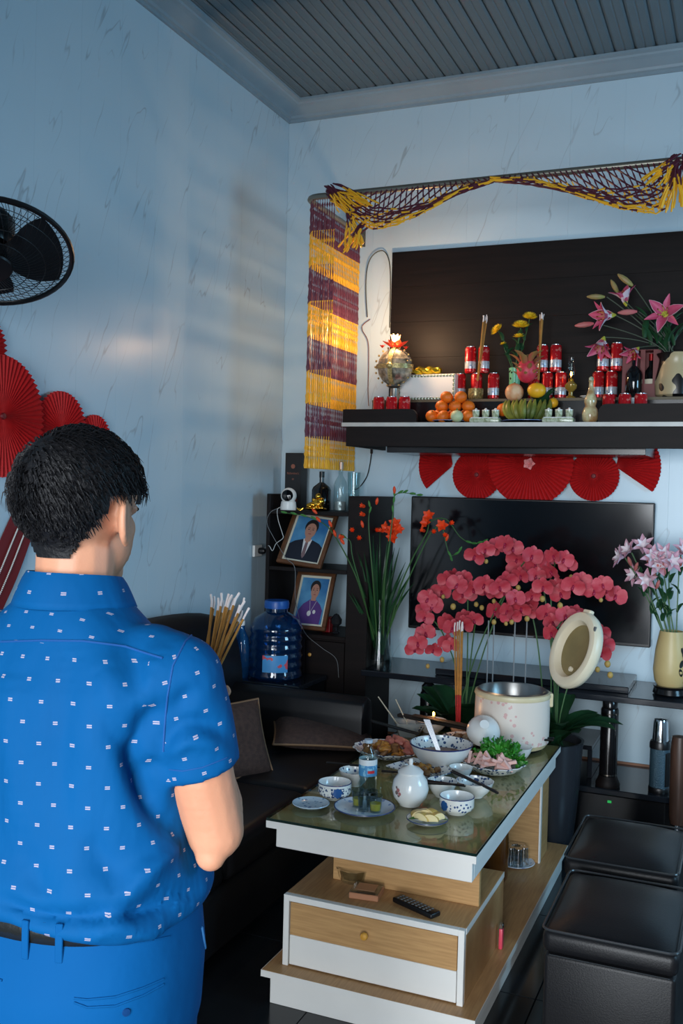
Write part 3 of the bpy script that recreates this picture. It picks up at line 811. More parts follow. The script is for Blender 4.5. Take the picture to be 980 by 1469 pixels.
# ribbon with two strings of pearls
def ribbon():
    t = thing('red_ribbon', 'dark red ribbon with two pearl strings slanting down the side wall', 'ribbon', atx(20, 780, XL + .01))
    O = t.location
    def pt(px_, py_): return atx(px_, py_, XL + .012) - O
    A = [pt(62, 640), pt(38, 700), pt(16, 745), pt(-8, 800), pt(-40, 880)]; B = [pt(100, 640), pt(62, 720), pt(44, 770), pt(22, 830), pt(-10, 900)]
    A, B = spline(A, 4), spline(B, 4); n = len(A)
    vs = [(q + Vector((.004 * math.sin(i), 0, 0))) for i, q in enumerate(A)] + [q + Vector((.006, 0, 0)) for q in B]
    vs += [q + Vector((-.008, 0, 0)) for q in A] + [q + Vector((-.008, 0, 0)) for q in B]
    fs = [(i, i + 1, n + i + 1, n + i) for i in range(n - 1)] + [(2 * n + i, 3 * n + i, 3 * n + i + 1, 2 * n + i + 1) for i in range(n - 1)]
    fs += [(i, 2 * n + i, 2 * n + i + 1, i + 1) for i in range(n - 1)] + [(n + i, n + i + 1, 3 * n + i + 1, 3 * n + i) for i in range(n - 1)] + [(0, n, 3 * n, 2 * n), (n - 1, 3 * n - 1, 4 * n - 1, 2 * n - 1)]
    G().add(vs, fs).build('band', m_dred, t)
    for f in (.30, .62):
        g = G(); path = [A[i].lerp(B[i], f) for i in range(n)]
        for i in range(n - 1):
            for k in range(7): g.ell(path[i].lerp(path[i + 1], k / 7) + Vector((.010, 0, 0)), .0032, 6, 4)
        g.build('pearl_string', M('pearl', (216, 214, 208), .25), t)['kind'] = 'stuff'
ribbon()

# ------------------------------------------------------------------ altar offerings
def axp(px_, y, z=SZ, py_=590): p = aty(px_, py_, y); return Vector((p.x, y, z))
mcan, N, L, b = node_mat('red_can_print', 0.25, metal=0.35)
tc = N.new('ShaderNodeTexCoord'); sp = N.new('ShaderNodeSeparateXYZ'); L.new(tc.outputs['Object'], sp.inputs[0])
nz = N.new('ShaderNodeTexNoise'); nz.inputs['Scale'].default_value = 55; L.new(tc.outputs['Object'], nz.inputs['Vector'])
swirl = mth(N, L, 'GREATER_THAN', nz.outputs[0], .60)
redc = mixc(N, L, mth(N, L, 'MULTIPLY', swirl, .55), (188, 26, 34), (226, 150, 140))
band = mth(N, L, 'MULTIPLY', mth(N, L, 'GREATER_THAN', sp.outputs[2], .022), mth(N, L, 'LESS_THAN', sp.outputs[2], .056))
L.new(mixc(N, L, band, redc, mixc(N, L, swirl, (196, 204, 214), (120, 140, 170))), b.inputs['Base Color'])
m_alu = M('aluminium', (190, 194, 198), .25, 1.0)
RC, HC = .0272, .128
can = thing('drink_can', 'tall red drink can', 'can', (0, 0, 0), group='')
G().lathe([(RC * .8, 0), (RC * .98, .006), (RC, .010), (RC, HC - .012), (RC * .84, HC - .003)], 22).build('body', mcan, can)
G().lathe([(RC * .84, HC - .003), (RC * .86, HC), (RC * .80, HC), (RC * .78, HC - .004), (0, HC - .004)], 22, cap=False).build('lid', m_alu, can)
G().box((0, .006, HC - .0025), (.012, .018, .0015)).build('pull_tab', m_alu, can, False)
first = [True]
def cans(lst, label, group):
    for (px_, y, z) in lst:
        p = axp(px_, y, z, 560); rz = random.uniform(-.6, .6)
        if first[0]:
            first[0] = False; can.location = p; can.rotation_euler.z = rz; can['label'] = label; can['group'] = group
        else: dup(can, p, rz, label, group)
cans([(544, YS + .09, SZ), (562.5, YS + .09, SZ), (581, YS + .09, SZ)], 'red can behind the front rail in front of the lotus lamp', 'cans in front of the lotus lamp')
cans([(874, YS + .09, SZ), (897, YS + .09, SZ), (920, YS + .09, SZ)], 'red can behind the front rail in front of the red gift box', 'cans in front of the gift box')
TT = TZ1 + .0005
cans([(660, YT + .07, TT), (683.5, YT + .07, TT), (708, YT + .07, TT)], 'red can in the lower row of the stack beside the white box', 'lower cans beside the white box')
cans([(674, YT + .07, TT + HC), (693, YT + .07, TT + HC)], 'red can in the upper row of the stack beside the white box', 'upper cans beside the white box')
cans([(766, YT + .09, TT), (785, YT + .09, TT), (804, YT + .09, TT)], 'red can in the lower row of the stack behind the dragon fruit', 'lower cans behind the dragon fruit')
cans([(777, YT + .09, TT + HC), (796, YT + .09, TT + HC)], 'red can in the upper row of the stack behind the dragon fruit', 'upper cans behind the dragon fruit')
cans([(858, YT + .10, TT), (877, YT + .10, TT)], 'red can in the lower row of the stack below the lilies', 'lower cans below the lilies')
cans([(864, YT + .10, TT + HC), (883, YT + .10, TT + HC)], 'red can in the upper row of the stack below the lilies', 'upper cans below the lilies')

# lotus lamp: faceted globe, straps and a lit lotus
p = axp(565, YS + .19, SZ)
ll = thing('lotus_lamp', 'round glass altar lamp with gilt straps and a glowing lotus on top', 'lamp', p)
gz = aty(561, 527, YS + .19).z - SZ; gr = 27 * mpp(p)
G().lathe([(.045, 0), (.05, .012), (.03, .022), (.02, .04), (.02, gz - gr - .012), (.035, gz - gr - .003), (.03, gz - gr + .012)], 20).build('foot', M('dull_silver', (150, 146, 138), .3, .9), ll)
G().ell((0, 0, gz), (gr, gr * .8, gr), 10, 8).build('globe', M('smoky_glass_facets', (190, 184, 164), .15, .35, var=(30, .9), rgb2=(70, 66, 56)), ll, False)
mstrap = M('gilt_strap', (198, 180, 120), .35, .4, var=(140, .8), rgb2=(110, 96, 60))
g = G()
for axis in ('Y', 'Z'):
    pts = []
    for i in range(17):
        a = -PI / 2 + PI * i / 16
        q = (math.cos(a) * gr * 1.02, 0, math.sin(a) * gr * 1.02)
        pts.append(q)
    if axis == 'Y':
        for s_ in (-1, 1):
            vs = []; fs = []
            for i in range(17):
                a = PI * i / 16
                for e in (-.011, .011): vs.append((e, -math.sin(a) * gr * .84, gz + math.cos(a) * gr * 1.03))
            for i in range(16): fs.append((2 * i, 2 * i + 1, 2 * i + 3, 2 * i + 2))
            g.add(vs, fs) if s_ < 0 else None
    else:
        vs = []; fs = []
        for i in range(17):
            a = PI * i / 16
            for e in (-.011, .011): vs.append((math.cos(a) * gr * 1.03, -math.sin(a) * gr * .84, gz + e))
        for i in range(16): fs.append((2 * i, 2 * i + 1, 2 * i + 3, 2 * i + 2))
        g.add(vs, fs)
g.build('strap', mstrap, ll)
G().ell((0, -gr * .86, gz), .016, 10, 6).build('boss', mstrap, ll)
beads = G()
for i in range(20):
    a = 2 * PI * i / 20
    beads.ell((math.cos(a) * gr * 1.02, -gr * .25, gz + math.sin(a) * gr * 1.02), .006, 6, 4)
beads.build('bead_ring', M('gilt_beads', (214, 190, 130), .25, .8), ll)
lz = aty(566, 502, YS + .19).z - SZ
G().lathe([(.014, gz + gr - .01), (.018, gz + gr + .004), (.010, lz - .004), (.016, lz + .006)], 14).build('neck', M('gilt_neck', (190, 150, 70), .3, .9), ll)
lot = flower([(7, .075, .040, 1.2, -.35, .3, 0, 0), (6, .075, .040, .5, -.35, .4, 1, .3)])
lm = lot.mesh('lotus_petal', [M('red_petal_plastic', (214, 60, 40), .35, trans=.2), M('lit_petal_plastic', (255, 214, 150), .4, emit=((255, 140, 50), 3.5))])
link('lotus_petals', lm, ll, (0, 0, lz + .002))
G().ell((0, 0, lz + .03), (.016, .016, .026), 12, 8).build('bulb', M('lit_bulb', (255, 230, 180), .4, emit=((255, 200, 110), 28)), ll)
for k, (dx, dz_) in enumerate(((-.075, .02), (.075, .01), (-.055, -.02))):
    place('side_lotus', flower([(6, .02, .014, .9, -.2, .3, 0, k)]).mesh('side_lotus', MATS['red_petal_plastic']), ll, Matrix.Translation((dx * .8, -.02, lz + dz_ - .012)))
pl = bpy.data.lights.new('lotus_light', 'POINT'); pl.energy = 12.0; pl.color = (1.0, .62, .34); pl.shadow_soft_size = .03
po = link('lotus_light', pl, ll, (.01, -.05, lz + .085))

# white box with a gold parcel
p = axp(616, YT + .06, TT)
wbx = thing('gift_box', 'white rectangular box with silvery edges on the rear altar tier', 'box', p, -.06)
s_ = mpp(p); bw, bh = 86 * s_, 36 * s_
G().b2((-bw / 2, -.05, 0), (bw / 2, .06, bh)).build('carton', M('white_box_card', (232, 232, 226), .4), wbx, False, .002, 1)
g = G()
for a in range(18):
    for z_ in (0.006, bh - .008): g.ell((-bw / 2 + bw * (a + .5) / 18, -.0505, z_), (.008, .002, .006), 6, 4)
for a in range(6):
    for x_ in (-bw / 2 + .006, bw / 2 - .006): g.ell((x_, -.0505, bh * (a + .5) / 6), (.006, .002, .010), 6, 4)
g.build('silver_border', M('green_silver_foil', (150, 160, 140), .3, .6), wbx)
p2 = Vector((p.x - 6 * s_, p.y, TT + bh + .001))
gp = thing('gold_foil_parcel', 'gold foil parcel lying on the white box', 'parcel', p2, -.05)
def foil(u, v):
    a = 2 * PI * v; x_ = (u - .5) * .15
    r = (.024 + .006 * math.sin(9 * u * 2 + 3 * math.sin(a))) * (1 - .5 * abs(2 * u - 1) ** 6)
    return (x_, r * 1.2 * math.cos(a), .022 + max(-.022, r * .8 * math.sin(a)))
G().grid(foil, 14, 14).build('foil', M('gold_foil', (232, 204, 60), .22, .85), gp, False)

# mandarins on a dark dish
m_or = M('mandarin_peel', (226, 112, 22), .45, bump=(220, .2), var=(10, .4), rgb2=(206, 92, 16))
d1 = axp(646, YS + .095)
def dish(name, label, p, r, mat, h=.012, rim=None, cat='plate', grp=None, wob=None):
    t = thing(name, label, cat, p, group=grp)
    G().lathe([(r * .55, 0), (r * .6, .003), (r * .97, h), (r, h + .001), (r * .96, h + .0025), (r * .6, .0055), (0, .005)], 36, wob=wob).build('body', mat, t)
    if rim: G().lathe([(r * 1.002, h - .0005), (r * 1.004, h + .0015), (r * .985, h + .0022)], 36, cap=False, wob=wob).build('rim', rim, t)
    return t
m_bluerim = M('blue_rim', (120, 140, 190), .3)
dish('fruit_dish', 'dark dish with a blue rim under the mandarins on the altar', d1, .085, m_black, rim=m_bluerim)
ora = thing('mandarin', 'orange mandarin in the pile on the altar dish', 'fruit', (0, 0, 0), group='mandarins piled on the altar')
G().ell((0, 0, 0), (.0305, .0305, .027), 18, 12, wob=lambda a, ph: 1 - .05 * math.exp(-((abs(ph) - PI / 2) / .25) ** 2)).build('peel', m_or, ora)
G().lathe([(.004, 0), (.003, .004)], 6, (0, 0, .0255)).build('stem_end', M('green_stem_end', (90, 110, 50), .6), ora)
spots = [(620, 597, 4.315), (636, 598, 4.29), (654, 598, 4.30), (672, 597, 4.315), (630, 596, 4.375), (650, 596, 4.375), (669, 596, 4.375), (634, 583, 4.335), (653, 583, 4.33), (672, 583, 4.34), (641, 570, 4.34), (661, 570, 4.34)]
for i, (a, c_, y) in enumerate(spots):
    q = aty(a, c_, y); q.z = max(q.z, SZ + .030)
    o = ora if i == 0 else dup(ora)
    o.location = q; o.rotation_euler = (random.uniform(-.8, .3), random.uniform(-.5, .5), random.uniform(0, 6))
    if i in (8, 10): G().lathe([(.009, 0), (.007, .001), (0, .0012)], 10, (0, 0, .0262)).build('sticker', m_porc, o)
q = aty(655, 598, 4.262); cu = thing('custard_apple', 'pale green knobbly custard apple in front of the mandarins', 'fruit', (q.x, 4.268, SZ))
G().ell((0, 0, .029), (.0285, .0285, .027), 20, 14, wob=lambda a, ph: 1 + .045 * math.sin(8 * a + (ph * 6)) * math.sin(9 * ph)).build('skin', M('pale_green_skin', (196, 206, 166), .5, var=(30, .6), rgb2=(160, 172, 120)), cu)
G().lathe([(.004, .054), (.003, .064)], 6).build('stem_end', MATS['green_stem_end'], cu)

# trays with three covered cups
m_cup = M('celadon_print', (206, 214, 190), .2, var=(90, .9), rgb2=(120, 130, 90), coat=.3)
def cuptray(px_, label):
    p = axp(px_, YS + .055); t = thing('cup_tray', label, 'tray', p, group='porcelain cup trays on the altar')
    G().b2((-.068, -.028, 0), (.068, .028, .022)).build('stand', m_cup, t, True, .004, 2)
    G().b2((-.062, -.024, .0221), (.062, .024, .025)).build('stand_top', m_porc, t, False)
    for k in (-1, 0, 1):
        c_ = thing('offering_cup', 'small celadon offering cup on the ' + label.split(' on the ')[1], 'cup', p + Vector((k * .045, 0, .0255)), group='cups on the ' + label.split(' on the ')[1])
        G().lathe([(.012, 0), (.0155, .004), (.017, .030), (.0155, .030), (.014, .006), (0, .005)], 16).build('body', m_cup, c_)
        G().lathe([(.0172, .0302), (.0172, .033), (.006, .037), (.004, .041), (0, .042)], 16).build('lid', m_porc, c_)
cuptray(697, 'small porcelain tray with three cups on the altar by the mandarins')
cuptray(802, 'small porcelain tray with three cups on the altar by the gourd bottle')
# gourd bottle
p = axp(847, YS + .055); t = thing('gourd_bottle', 'pale gourd-shaped porcelain wine bottle with brown markings', 'bottle', p)
k_ = 67 * mpp(p) / .2
G().lathe([(r * k_, z * k_) for r, z in [(.022, 0), (.032, .012), (.036, .035), (.030, .06), (.022, .072), (.027, .09), (.026, .105), (.016, .125), (.010, .15), (.009, .175), (.012, .18)]], 22).build('body', M('gourd_glaze', (206, 202, 160), .2, var=(26, .9), rgb2=(150, 100, 50), coat=.4), t)
G().ell((0, 0, .188 * k_), .011 * k_, 10, 8).build('stopper', m_cup, t)

# fruit plate: bananas, mango, pomelo, apple, dragon fruit
pf_ = axp(757, YS + .12)
dish('fruit_plate', 'dark plate with a blue rim under the bananas and dragon fruit', pf_, .115, m_black, rim=m_bluerim)
bn = thing('banana_bunch', 'bunch of green and yellow bananas standing upright on the altar plate', 'fruit', pf_ + Vector((0, 0, .008)))
m_ban = M('banana_peel', (150, 150, 60), .5, var=(9, .9), rgb2=(60, 80, 36))
for k in range(11):
    u = k / 10 - .5; fr = (k % 2) * .02
    pts = bez((u * .12, -.045 - fr + .06 * abs(u), .010), (u * .19, -.075 - fr + .08 * abs(u), .03), (u * .21, -.075 - fr + .1 * abs(u), .065), (u * .20, -.045 - fr * .5 + .1 * abs(u), .098), 8)
    G().tube(pts, [.005, .010, .0125, .0135, .0135, .013, .011, .008, .004], 7).build('banana', m_ban, bn)
def fruit(name, label, px_, py_, y, r, mat, extra=None, minz=0):
    q = aty(px_, py_, y); t = thing(name, label, 'fruit', (q.x, y, q.z))
    G().ell((0, 0, 0), r, 20, 14).build('skin', mat, t)
    G().lathe([(.004, 0), (.003, .006)], 6, (0, 0, (r if isinstance(r, float) else r[2]) - .002)).build('stem_end', MATS['green_stem_end'], t)
    return t
fruit('pomelo', 'round orange and cream fruit on the altar plate behind the bananas', 738, 563, YS + .135, .042, M('pomelo_skin', (196, 120, 70), .45, var=(18, .9), rgb2=(222, 190, 150)))
fruit('mango', 'bright yellow mango on the altar plate behind the bananas', 770, 560, YS + .12, (.042, .034, .034), M('mango_skin', (232, 178, 34), .4, var=(8, .4), rgb2=(220, 150, 30)))
fruit('orange', 'orange fruit half hidden beside the upright bananas', 722, 588, YS + .14, .030, m_or)
fruit('yellow_plum', 'small yellow fruit on the plate beside the cup tray', 794, 578, YS + .14, .022, MATS['mango_skin'])
q = aty(756, 532, YS + .14); df = thing('dragon_fruit', 'magenta dragon fruit with green-tipped scales above the bananas', 'fruit', q)
G().ell((0, 0, 0), (.046, .046, .055), 18, 14).build('skin', M('dragon_skin', (190, 40, 66), .45, var=(20, .6), rgb2=(220, 90, 90)), df)
fm = G().grid(petal(.05, .026, .35, .5, .3), 4, 6).mesh('scale', [M('dragon_scale', (186, 52, 66), .5, var=(30, .9), rgb2=(110, 130, 60))])
for k in range(22):
    a = k * 2.4; ph = -1.1 + 2.3 * k / 22
    place('scale', fm, df, Matrix.Rotation(a, 4, 'Z') @ Matrix.Translation((.040 * math.cos(ph), 0, .05 * math.sin(ph))) @ Matrix.Rotation(.25, 4, 'Y') @ Matrix.Scale(.9 + .5 * (k > 14), 4))
q = aty(772, 575, YS + .16); lf = thing('leaf_sprig', 'sprig of dark green leaves tucked among the altar fruit', 'leaves', (q.x, YS + .17, SZ + .012))
lm_ = leafmesh(.085, .034, .9, m_leaf)
for k in range(12): place('leaf', lm_, lf, Matrix.Translation((.012 * (k % 3 - 1) + .015, .0, .03 + .006 * k)) @ Matrix.Rotation(k * 2.3, 4, 'Z'))

# incense bundles in bowls
m_inc = M('incense_paste', (176, 126, 60), .8, var=(60, .5), rgb2=(140, 96, 44)); m_tip = M('white_incense_tip', (226, 214, 210), .7); m_incr = M('red_incense_stick', (176, 28, 40), .6)
def incense(name, label, base, tops, group, r=.0022, red=.22, tip=.08, parent=None):
    for k, tp in enumerate(tops):
        base_k = base[k] if isinstance(base, list) else base + Vector((random.uniform(-.004, .004), random.uniform(-.004, .004), 0))
        t = thing(name, label, 'incense', base_k, group=group)
        d_ = tp - base_k
        if red: G().tube([d_ * 0, d_ * red], r * .6, 5).build('stick', m_incr, t)
        G().tube([d_ * (red + .0001), d_ * (1 - tip)], r, 5).build('paste', m_inc, t)
        G().tube([d_ * (1 - tip + .0001), d_ * (1 - tip * .5), d_ + Vector((random.uniform(-.004, .004), 0, 0))], r * .95, 5).build('tip', m_tip, t)
def ibowl(px_, y, z, label, r=.036, h=.05):
    p = axp(px_, y, z); t = thing('incense_bowl', label, 'bowl', p)
    G().lathe([(r * .8, 0), (r * .95, .006), (r, h * .5), (r * .98, h), (r * .90, h), (r * .9, h - .006), (0, h - .006)], 22).build('body', M('gilt_bowl_print', (176, 160, 104), .3, .4, var=(120, .9), rgb2=(100, 88, 56)), t)
    return p
p = ibowl(682, YT + .025, TT, 'small gilt patterned bowl in front of the can stack beside the white box')
q = aty(698, 452, YT + .045)
b0 = p + Vector((.004, .0, .046))
incense('incense_stick', 'incense stick with pale tip in the bundle above the white box cans', b0, [q + Vector((random.uniform(-.012, .012), random.uniform(-.01, .01), random.uniform(-.012, .004))) for k in range(7)], 'incense bundle beside the white box', red=.12)
p = ibowl(771, YT + .03, TT, 'gilt incense bowl behind the dragon fruit')
q = aty(776, 448, YT + .045)
incense('incense_stick', 'incense stick with pale tip in the bundle behind the dragon fruit', p + Vector((0, 0, .046)), [q + Vector((random.uniform(-.013, .013), random.uniform(-.01, .01), random.uniform(-.012, .004))) for k in range(7)], 'incense bundle behind the dragon fruit', red=.12)

# chrysanthemums in a dotted green vase
p = axp(737, YT + .06, TT); cv = thing('flower_vase', 'small mint green vase with black dots behind the altar fruit', 'vase', p)
hv = aty(737, 528, YT + .06).z - TT
mv, N, L, b = node_mat('green_dotted_glaze', .25)
tc = N.new('ShaderNodeTexCoord'); vo = N.new('ShaderNodeTexVoronoi'); vo.inputs['Scale'].default_value = 50; L.new(tc.outputs['Object'], vo.inputs['Vector'])
L.new(mixc(N, L, mth(N, L, 'LESS_THAN', vo.outputs['Distance'], .28), (110, 178, 138), (20, 30, 26)), b.inputs['Base Color'])
G().lathe([(.022, 0), (.027, .02), (.025, hv * .6), (.028, hv), (.024, hv), (.02, hv * .6), (0, .02)], 20).build('body', mv, cv)
m_chr = M('chrysanthemum_yellow', (236, 196, 34), .6)
chm = flower([(20, .036, .009, 1.45, -.25, .2, 0, 0), (18, .033, .009, 1.1, -.3, .2, 0, .1), (14, .028, .009, .75, -.3, .2, 0, .2), (10, .02, .008, .35, -.2, .2, 0, .1)], (.010, .010, 0)).mesh('bloom', m_chr)
for i, (a, c_, y, d_, s_) in enumerate([(714, 474, YT + .05, (-.55, -.6, .6), 1.0), (747, 469, YT + .03, (.1, -.45, .9), 1.2), (760, 456, YT + .07, (.2, -.5, .85), 1.05), (744, 484, YT + .02, (0, -.3, 1), .8), (722, 494, YT + .06, (-.2, -.3, .9), .5)]):
    q = aty(a, c_, y); base_ = p + Vector((random.uniform(-.008, .008), 0, hv * .5))
    t = thing('chrysanthemum', ['yellow chrysanthemum tilting towards the can stack beside the white box', 'largest yellow chrysanthemum facing the room', 'topmost yellow chrysanthemum beside the incense bundle', 'small yellow chrysanthemum under the largest one', 'tiny yellow chrysanthemum bud lowest on its stem'][i], 'flower', base_)
    G().tube(bez(Vector((0, 0, 0)), Vector((0, 0, .08)), (q - base_) - Vector(d_) * .05, (q - base_) - Vector(d_) * .004, 8), .0022, 5).build('stem', m_stem, t)
    place('bloom', chm, t, aim(q - base_, d_, i, s_))
    lm2 = leafmesh(.05, .022, .8, m_leaf)
    for k in range(3): place('leaf', lm2, t, Matrix.Translation((q - base_) * (.45 + .14 * k) + Vector((0, 0, .02))) @ Matrix.Rotation(k * 2.2 + i, 4, 'Z'))

# oil lamp, saucer
p = axp(818, YT + .03, TT); t = thing('oil_lamp', 'small glass oil lamp burning on the rear altar tier', 'lamp', p)
G().lathe([(.022, 0), (.024, .006), (.010, .014), (.010, .03), (.026, .045), (.028, .062), (.012, .078)], 18).build('font', M('amber_glass', (150, 120, 50), .08, .2, spec=.8), t)
G().lathe([(.012, .0782), (.014, .086), (.010, .092)], 14).build('burner', m_gold, t)
G().lathe([(.012, .088), (.021, .115), (.014, .15), (.011, .185), (.013, .19)], 18, cap=False).build('chimney', g_clear, t)
G().ell((0, 0, .112), (.0045, .0045, .011), 10, 8).build('flame', M('oil_flame', (255, 190, 90), .5, emit=((255, 170, 70), 30)), t)
dish('saucer', 'small white saucer on the rear altar tier beside the oil lamp', axp(842, YT + .03, TT), .034, m_porc, .008)

# red gift box with bottles
p = axp(919, YT + .10, TT); rb = thing('wine_gift_box', 'dark red gift box with a cut-out front behind the black wine bottle', 'box', p)
hb_ = aty(919, 503, YT + .10).z - TT; wb_ = 26 * mpp(p)
m_rbox = M('red_box_card', (110, 30, 30), .45, var=(12, .3), rgb2=(90, 22, 24))
G().b2((-wb_, -.03, 0), (wb_, -.026, hb_ * .30)).b2((-wb_, -.03, hb_ * .3), (-wb_ * .45, -.026, hb_)).b2((wb_ * .62, -.03, hb_ * .3), (wb_, -.026, hb_)).b2((-wb_ * .05, -.03, hb_ * .3), (wb_ * .2, -.026, hb_)).build('front_card', m_rbox, rb, False)
G().b2((-wb_, -.0255, 0), (wb_, .06, .003)).b2((-wb_, .056, .003), (wb_, .06, hb_)).b2((-wb_, -.0255, .003), (-wb_ + .003, .0555, hb_)).b2((wb_ - .003, -.0255, .003), (wb_, .0555, hb_)).b2((-wb_ + .003, -.0255, hb_ - .003), (wb_ - .003, .0555, hb_)).build('carton', m_rbox, rb, False)
m_bot = M('dark_bottle_glass', (14, 14, 16), .08, coat=.4); m_foil = M('red_foil_cap', (150, 24, 28), .3, .4)
def wine(name, label, p, h, r, cap=m_foil, lab=None, glassm=m_bot, neck=.3):
    t = thing(name, label, 'bottle', p)
    G().lathe([(r * .85, 0), (r, .006), (r, h * .52), (r * .85, h * .60), (r * neck, h * .72), (r * neck, h * .84)], 22).build('body', glassm, t)
    G().lathe([(r * neck * 1.1, h * .841), (r * neck * 1.15, h * .99), (0, h)], 16).build('cap', cap, t)
    if lab: G().lathe([(r * 1.004, h * .12), (r * 1.004, h * .42)], 22, cap=False).build('label_band', lab, t)
    return t
p = axp(908, YT + .02, TT); wine('wine_bottle', 'black wine bottle with red capsule in front of the red gift box', p, aty(908, 507, YT + .02).z - TT, .036)
p = axp(932, YT + .11, TT + .004); wine('wine_bottle', 'dark bottle with a pale label inside the red gift box', p, hb_ * .92, .030, lab=M('cream_label', (206, 200, 180), .6))
p = axp(909, YS + .20, SZ); t = thing('incense_cup', 'white stemmed offering cup between the front cans', 'cup', p)
G().lathe([(.022, 0), (.024, .004), (.006, .012), (.006, .085), (.03, .105), (.032, .118), (.028, .118), (0, .108)], 18).build('body', m_porc, t)
p = axp(872, YS + .17, SZ); t = thing('glass_tumbler', 'plain glass tumbler behind the front cans below the lilies', 'glass', p)
G().lathe([(.028, 0), (.034, .118), (.031, .118), (.025, .006), (0, .006)], 20).build('body', g_clear, t)

# lily vase
p = axp(968, YT + .05, TT); lv = thing('lily_vase', 'cream and black glazed vase holding the pink lilies on the altar', 'vase', p)
hv = aty(968, 508, YT + .05).z - TT; rv = 29 * mpp(p)
mv, N, L, b = node_mat('cream_black_glaze', .3)
tc = N.new('ShaderNodeTexCoord'); nz = N.new('ShaderNodeTexNoise'); nz.inputs['Scale'].default_value = 11; nz.inputs['Detail'].default_value = 1; L.new(tc.outputs['Object'], nz.inputs['Vector'])
L.new(mixc(N, L, mth(N, L, 'GREATER_THAN', nz.outputs[0], .51), (178, 160, 124), (22, 20, 20)), b.inputs['Base Color'])
G().lathe([(rv * .8, 0), (rv * .95, .01), (rv, hv * .35), (rv * .85, hv * .7), (rv * .80, hv * .88), (rv * .95, hv), (rv * .85, hv), (rv * .7, hv * .85), (0, hv * .5)], 26).build('body', mv, lv)
mlp, N, L, b = node_mat('lily_petal', .5)
tc = N.new('ShaderNodeTexCoord'); nz = N.new('ShaderNodeTexNoise'); nz.inputs['Scale'].default_value = 26; L.new(tc.outputs['Object'], nz.inputs['Vector'])
L.new(mixc(N, L, nz.outputs[0], (176, 44, 84), (214, 104, 138)), b.inputs['Base Color'])
m_lw = M('white_petal_edge', (232, 206, 214), .5); m_ly = M('lily_throat', (190, 190, 70), .5); m_ant = M('brown_anther', (130, 62, 30), .6)
def lily_mesh(L_=.085, oa=.75, bend=.75):
    g = flower([(3, L_, L_ * .42, oa, bend, .25, 0, 0), (3, L_ * .97, L_ * .33, oa + .05, bend, .25, 0, PI / 3)])
    for k in range(3): g.grid(petal(L_ * 1.01, L_ * .46, oa + .03, bend + .01, .2), 4, 5, 1, Matrix.Rotation(2 * PI * k / 3, 4, 'Z'))
    g.lathe([(.004, -.012), (.010, .0), (.014, .012)], 8, mi=2)
    for k in range(6):
        a = k * PI / 3 + .3; e = Vector((math.cos(a) * .02, math.sin(a) * .02, L_ * .62))
        g.tube([(0, 0, .006), e * .6, e], .0011, 4, 2); g.ell(e, (.003, .003, .006), 6, 4, 3)
    return g.mesh('blossom', [mlp, m_lw, m_ly, m_ant])
lil = lily_mesh(); lil2 = lily_mesh(.105, .38, .6)
m_bud = M('lily_bud', (120, 140, 70), .5, var=(12, .9), rgb2=(176, 110, 90)); m_pbud = M('pink_lily_bud', (206, 96, 112), .5, var=(14, .8), rgb2=(176, 130, 100))
def bud_mesh(L_, r, m): return G().lathe([(r * .35, 0), (r * .8, L_ * .2), (r, L_ * .5), (r * .8, L_ * .75), (r * .35, L_ * .95), (0, L_)], 8).mesh('bud', m)
gb1, pb1 = bud_mesh(.095, .015, m_bud), bud_mesh(.085, .013, m_pbud)
top = p + Vector((-.01, 0, hv * .8))
LL = [('blossom', lil, 955, 452, YT - .03, (-.12, -.95, .12), 1.15, 'open pink lily with pale petal edges facing the room'),
      ('blossom', lil2, 880, 452, YT + .0, (-.75, -.55, -.1), 1.05, 'pink lily turned sideways above the can stack'),
      ('blossom', lil2, 866, 486, YT + .02, (-.2, -.5, -.9), 1.0, 'drooping pink lily over the red cans'),
      ('blossom', lil2, 898, 436, YT + .05, (-.2, -.3, .8), .9, 'pink lily half open behind the sideways lily'),
      ('blossom', lil2, 985, 470, YT + .0, (.6, -.7, -.1), 1.0, 'pink lily turned away past the open lily'),
      ('blossom', lil2, 915, 500, YT + .03, (-.4, -.6, -.6), .8, 'low pink lily above the red gift box'),
      ('bud', gb1, 908, 410, YT + .02, (-.75, -.1, .62), .92, 'long green lily bud topmost in the bouquet'),
      ('bud', gb1, 887, 421, YT + .03, (-.45, -.1, .85), .75, 'short green lily bud beside the topmost bud'),
      ('bud', gb1, 868, 426, YT + .02, (-1, -.1, .05), .85, 'green lily bud lying level towards the chrysanthemums'),
      ('bud', pb1, 852, 464, YT + .0, (-1, -.2, -.12), 1.0, 'pink lily bud pointing towards the oil lamp'),
      ('bud', pb1, 914, 447, YT - .02, (-1, -.35, -.08), 1.0, 'pink lily bud in front of the sideways lily')]
lfm = leafmesh(.11, .028, .8, m_leaf)
for i, (nm, me, a, c_, y, d_, s_, lab) in enumerate(LL):
    q = aty(a, c_, y); base_ = top + Vector((.012 * (i % 4 - 1.5), .012 * (i % 3 - 1), 0))
    t = thing('pink_lily', lab, 'flower', base_)
    e = q - base_; dd = Vector(d_).normalized()
    G().tube(bez((0, 0, 0), (e.x * .1, 0, .10), e * .75 - dd * .03 + Vector((0, 0, .01)), e - dd * .008, 9), .0028, 5).build('stem', M('dark_lily_stem', (34, 54, 32), .5), t)
    place(nm, me, t, aim(e, d_, i * .5 + .3, s_))
    for k in range(2): place('leaf', lfm, t, Matrix.Translation(e * (.3 + .15 * k) + Vector((e.x * -.1, 0, .03))) @ Matrix.Rotation(k * 2.2 + i, 4, 'Z'))
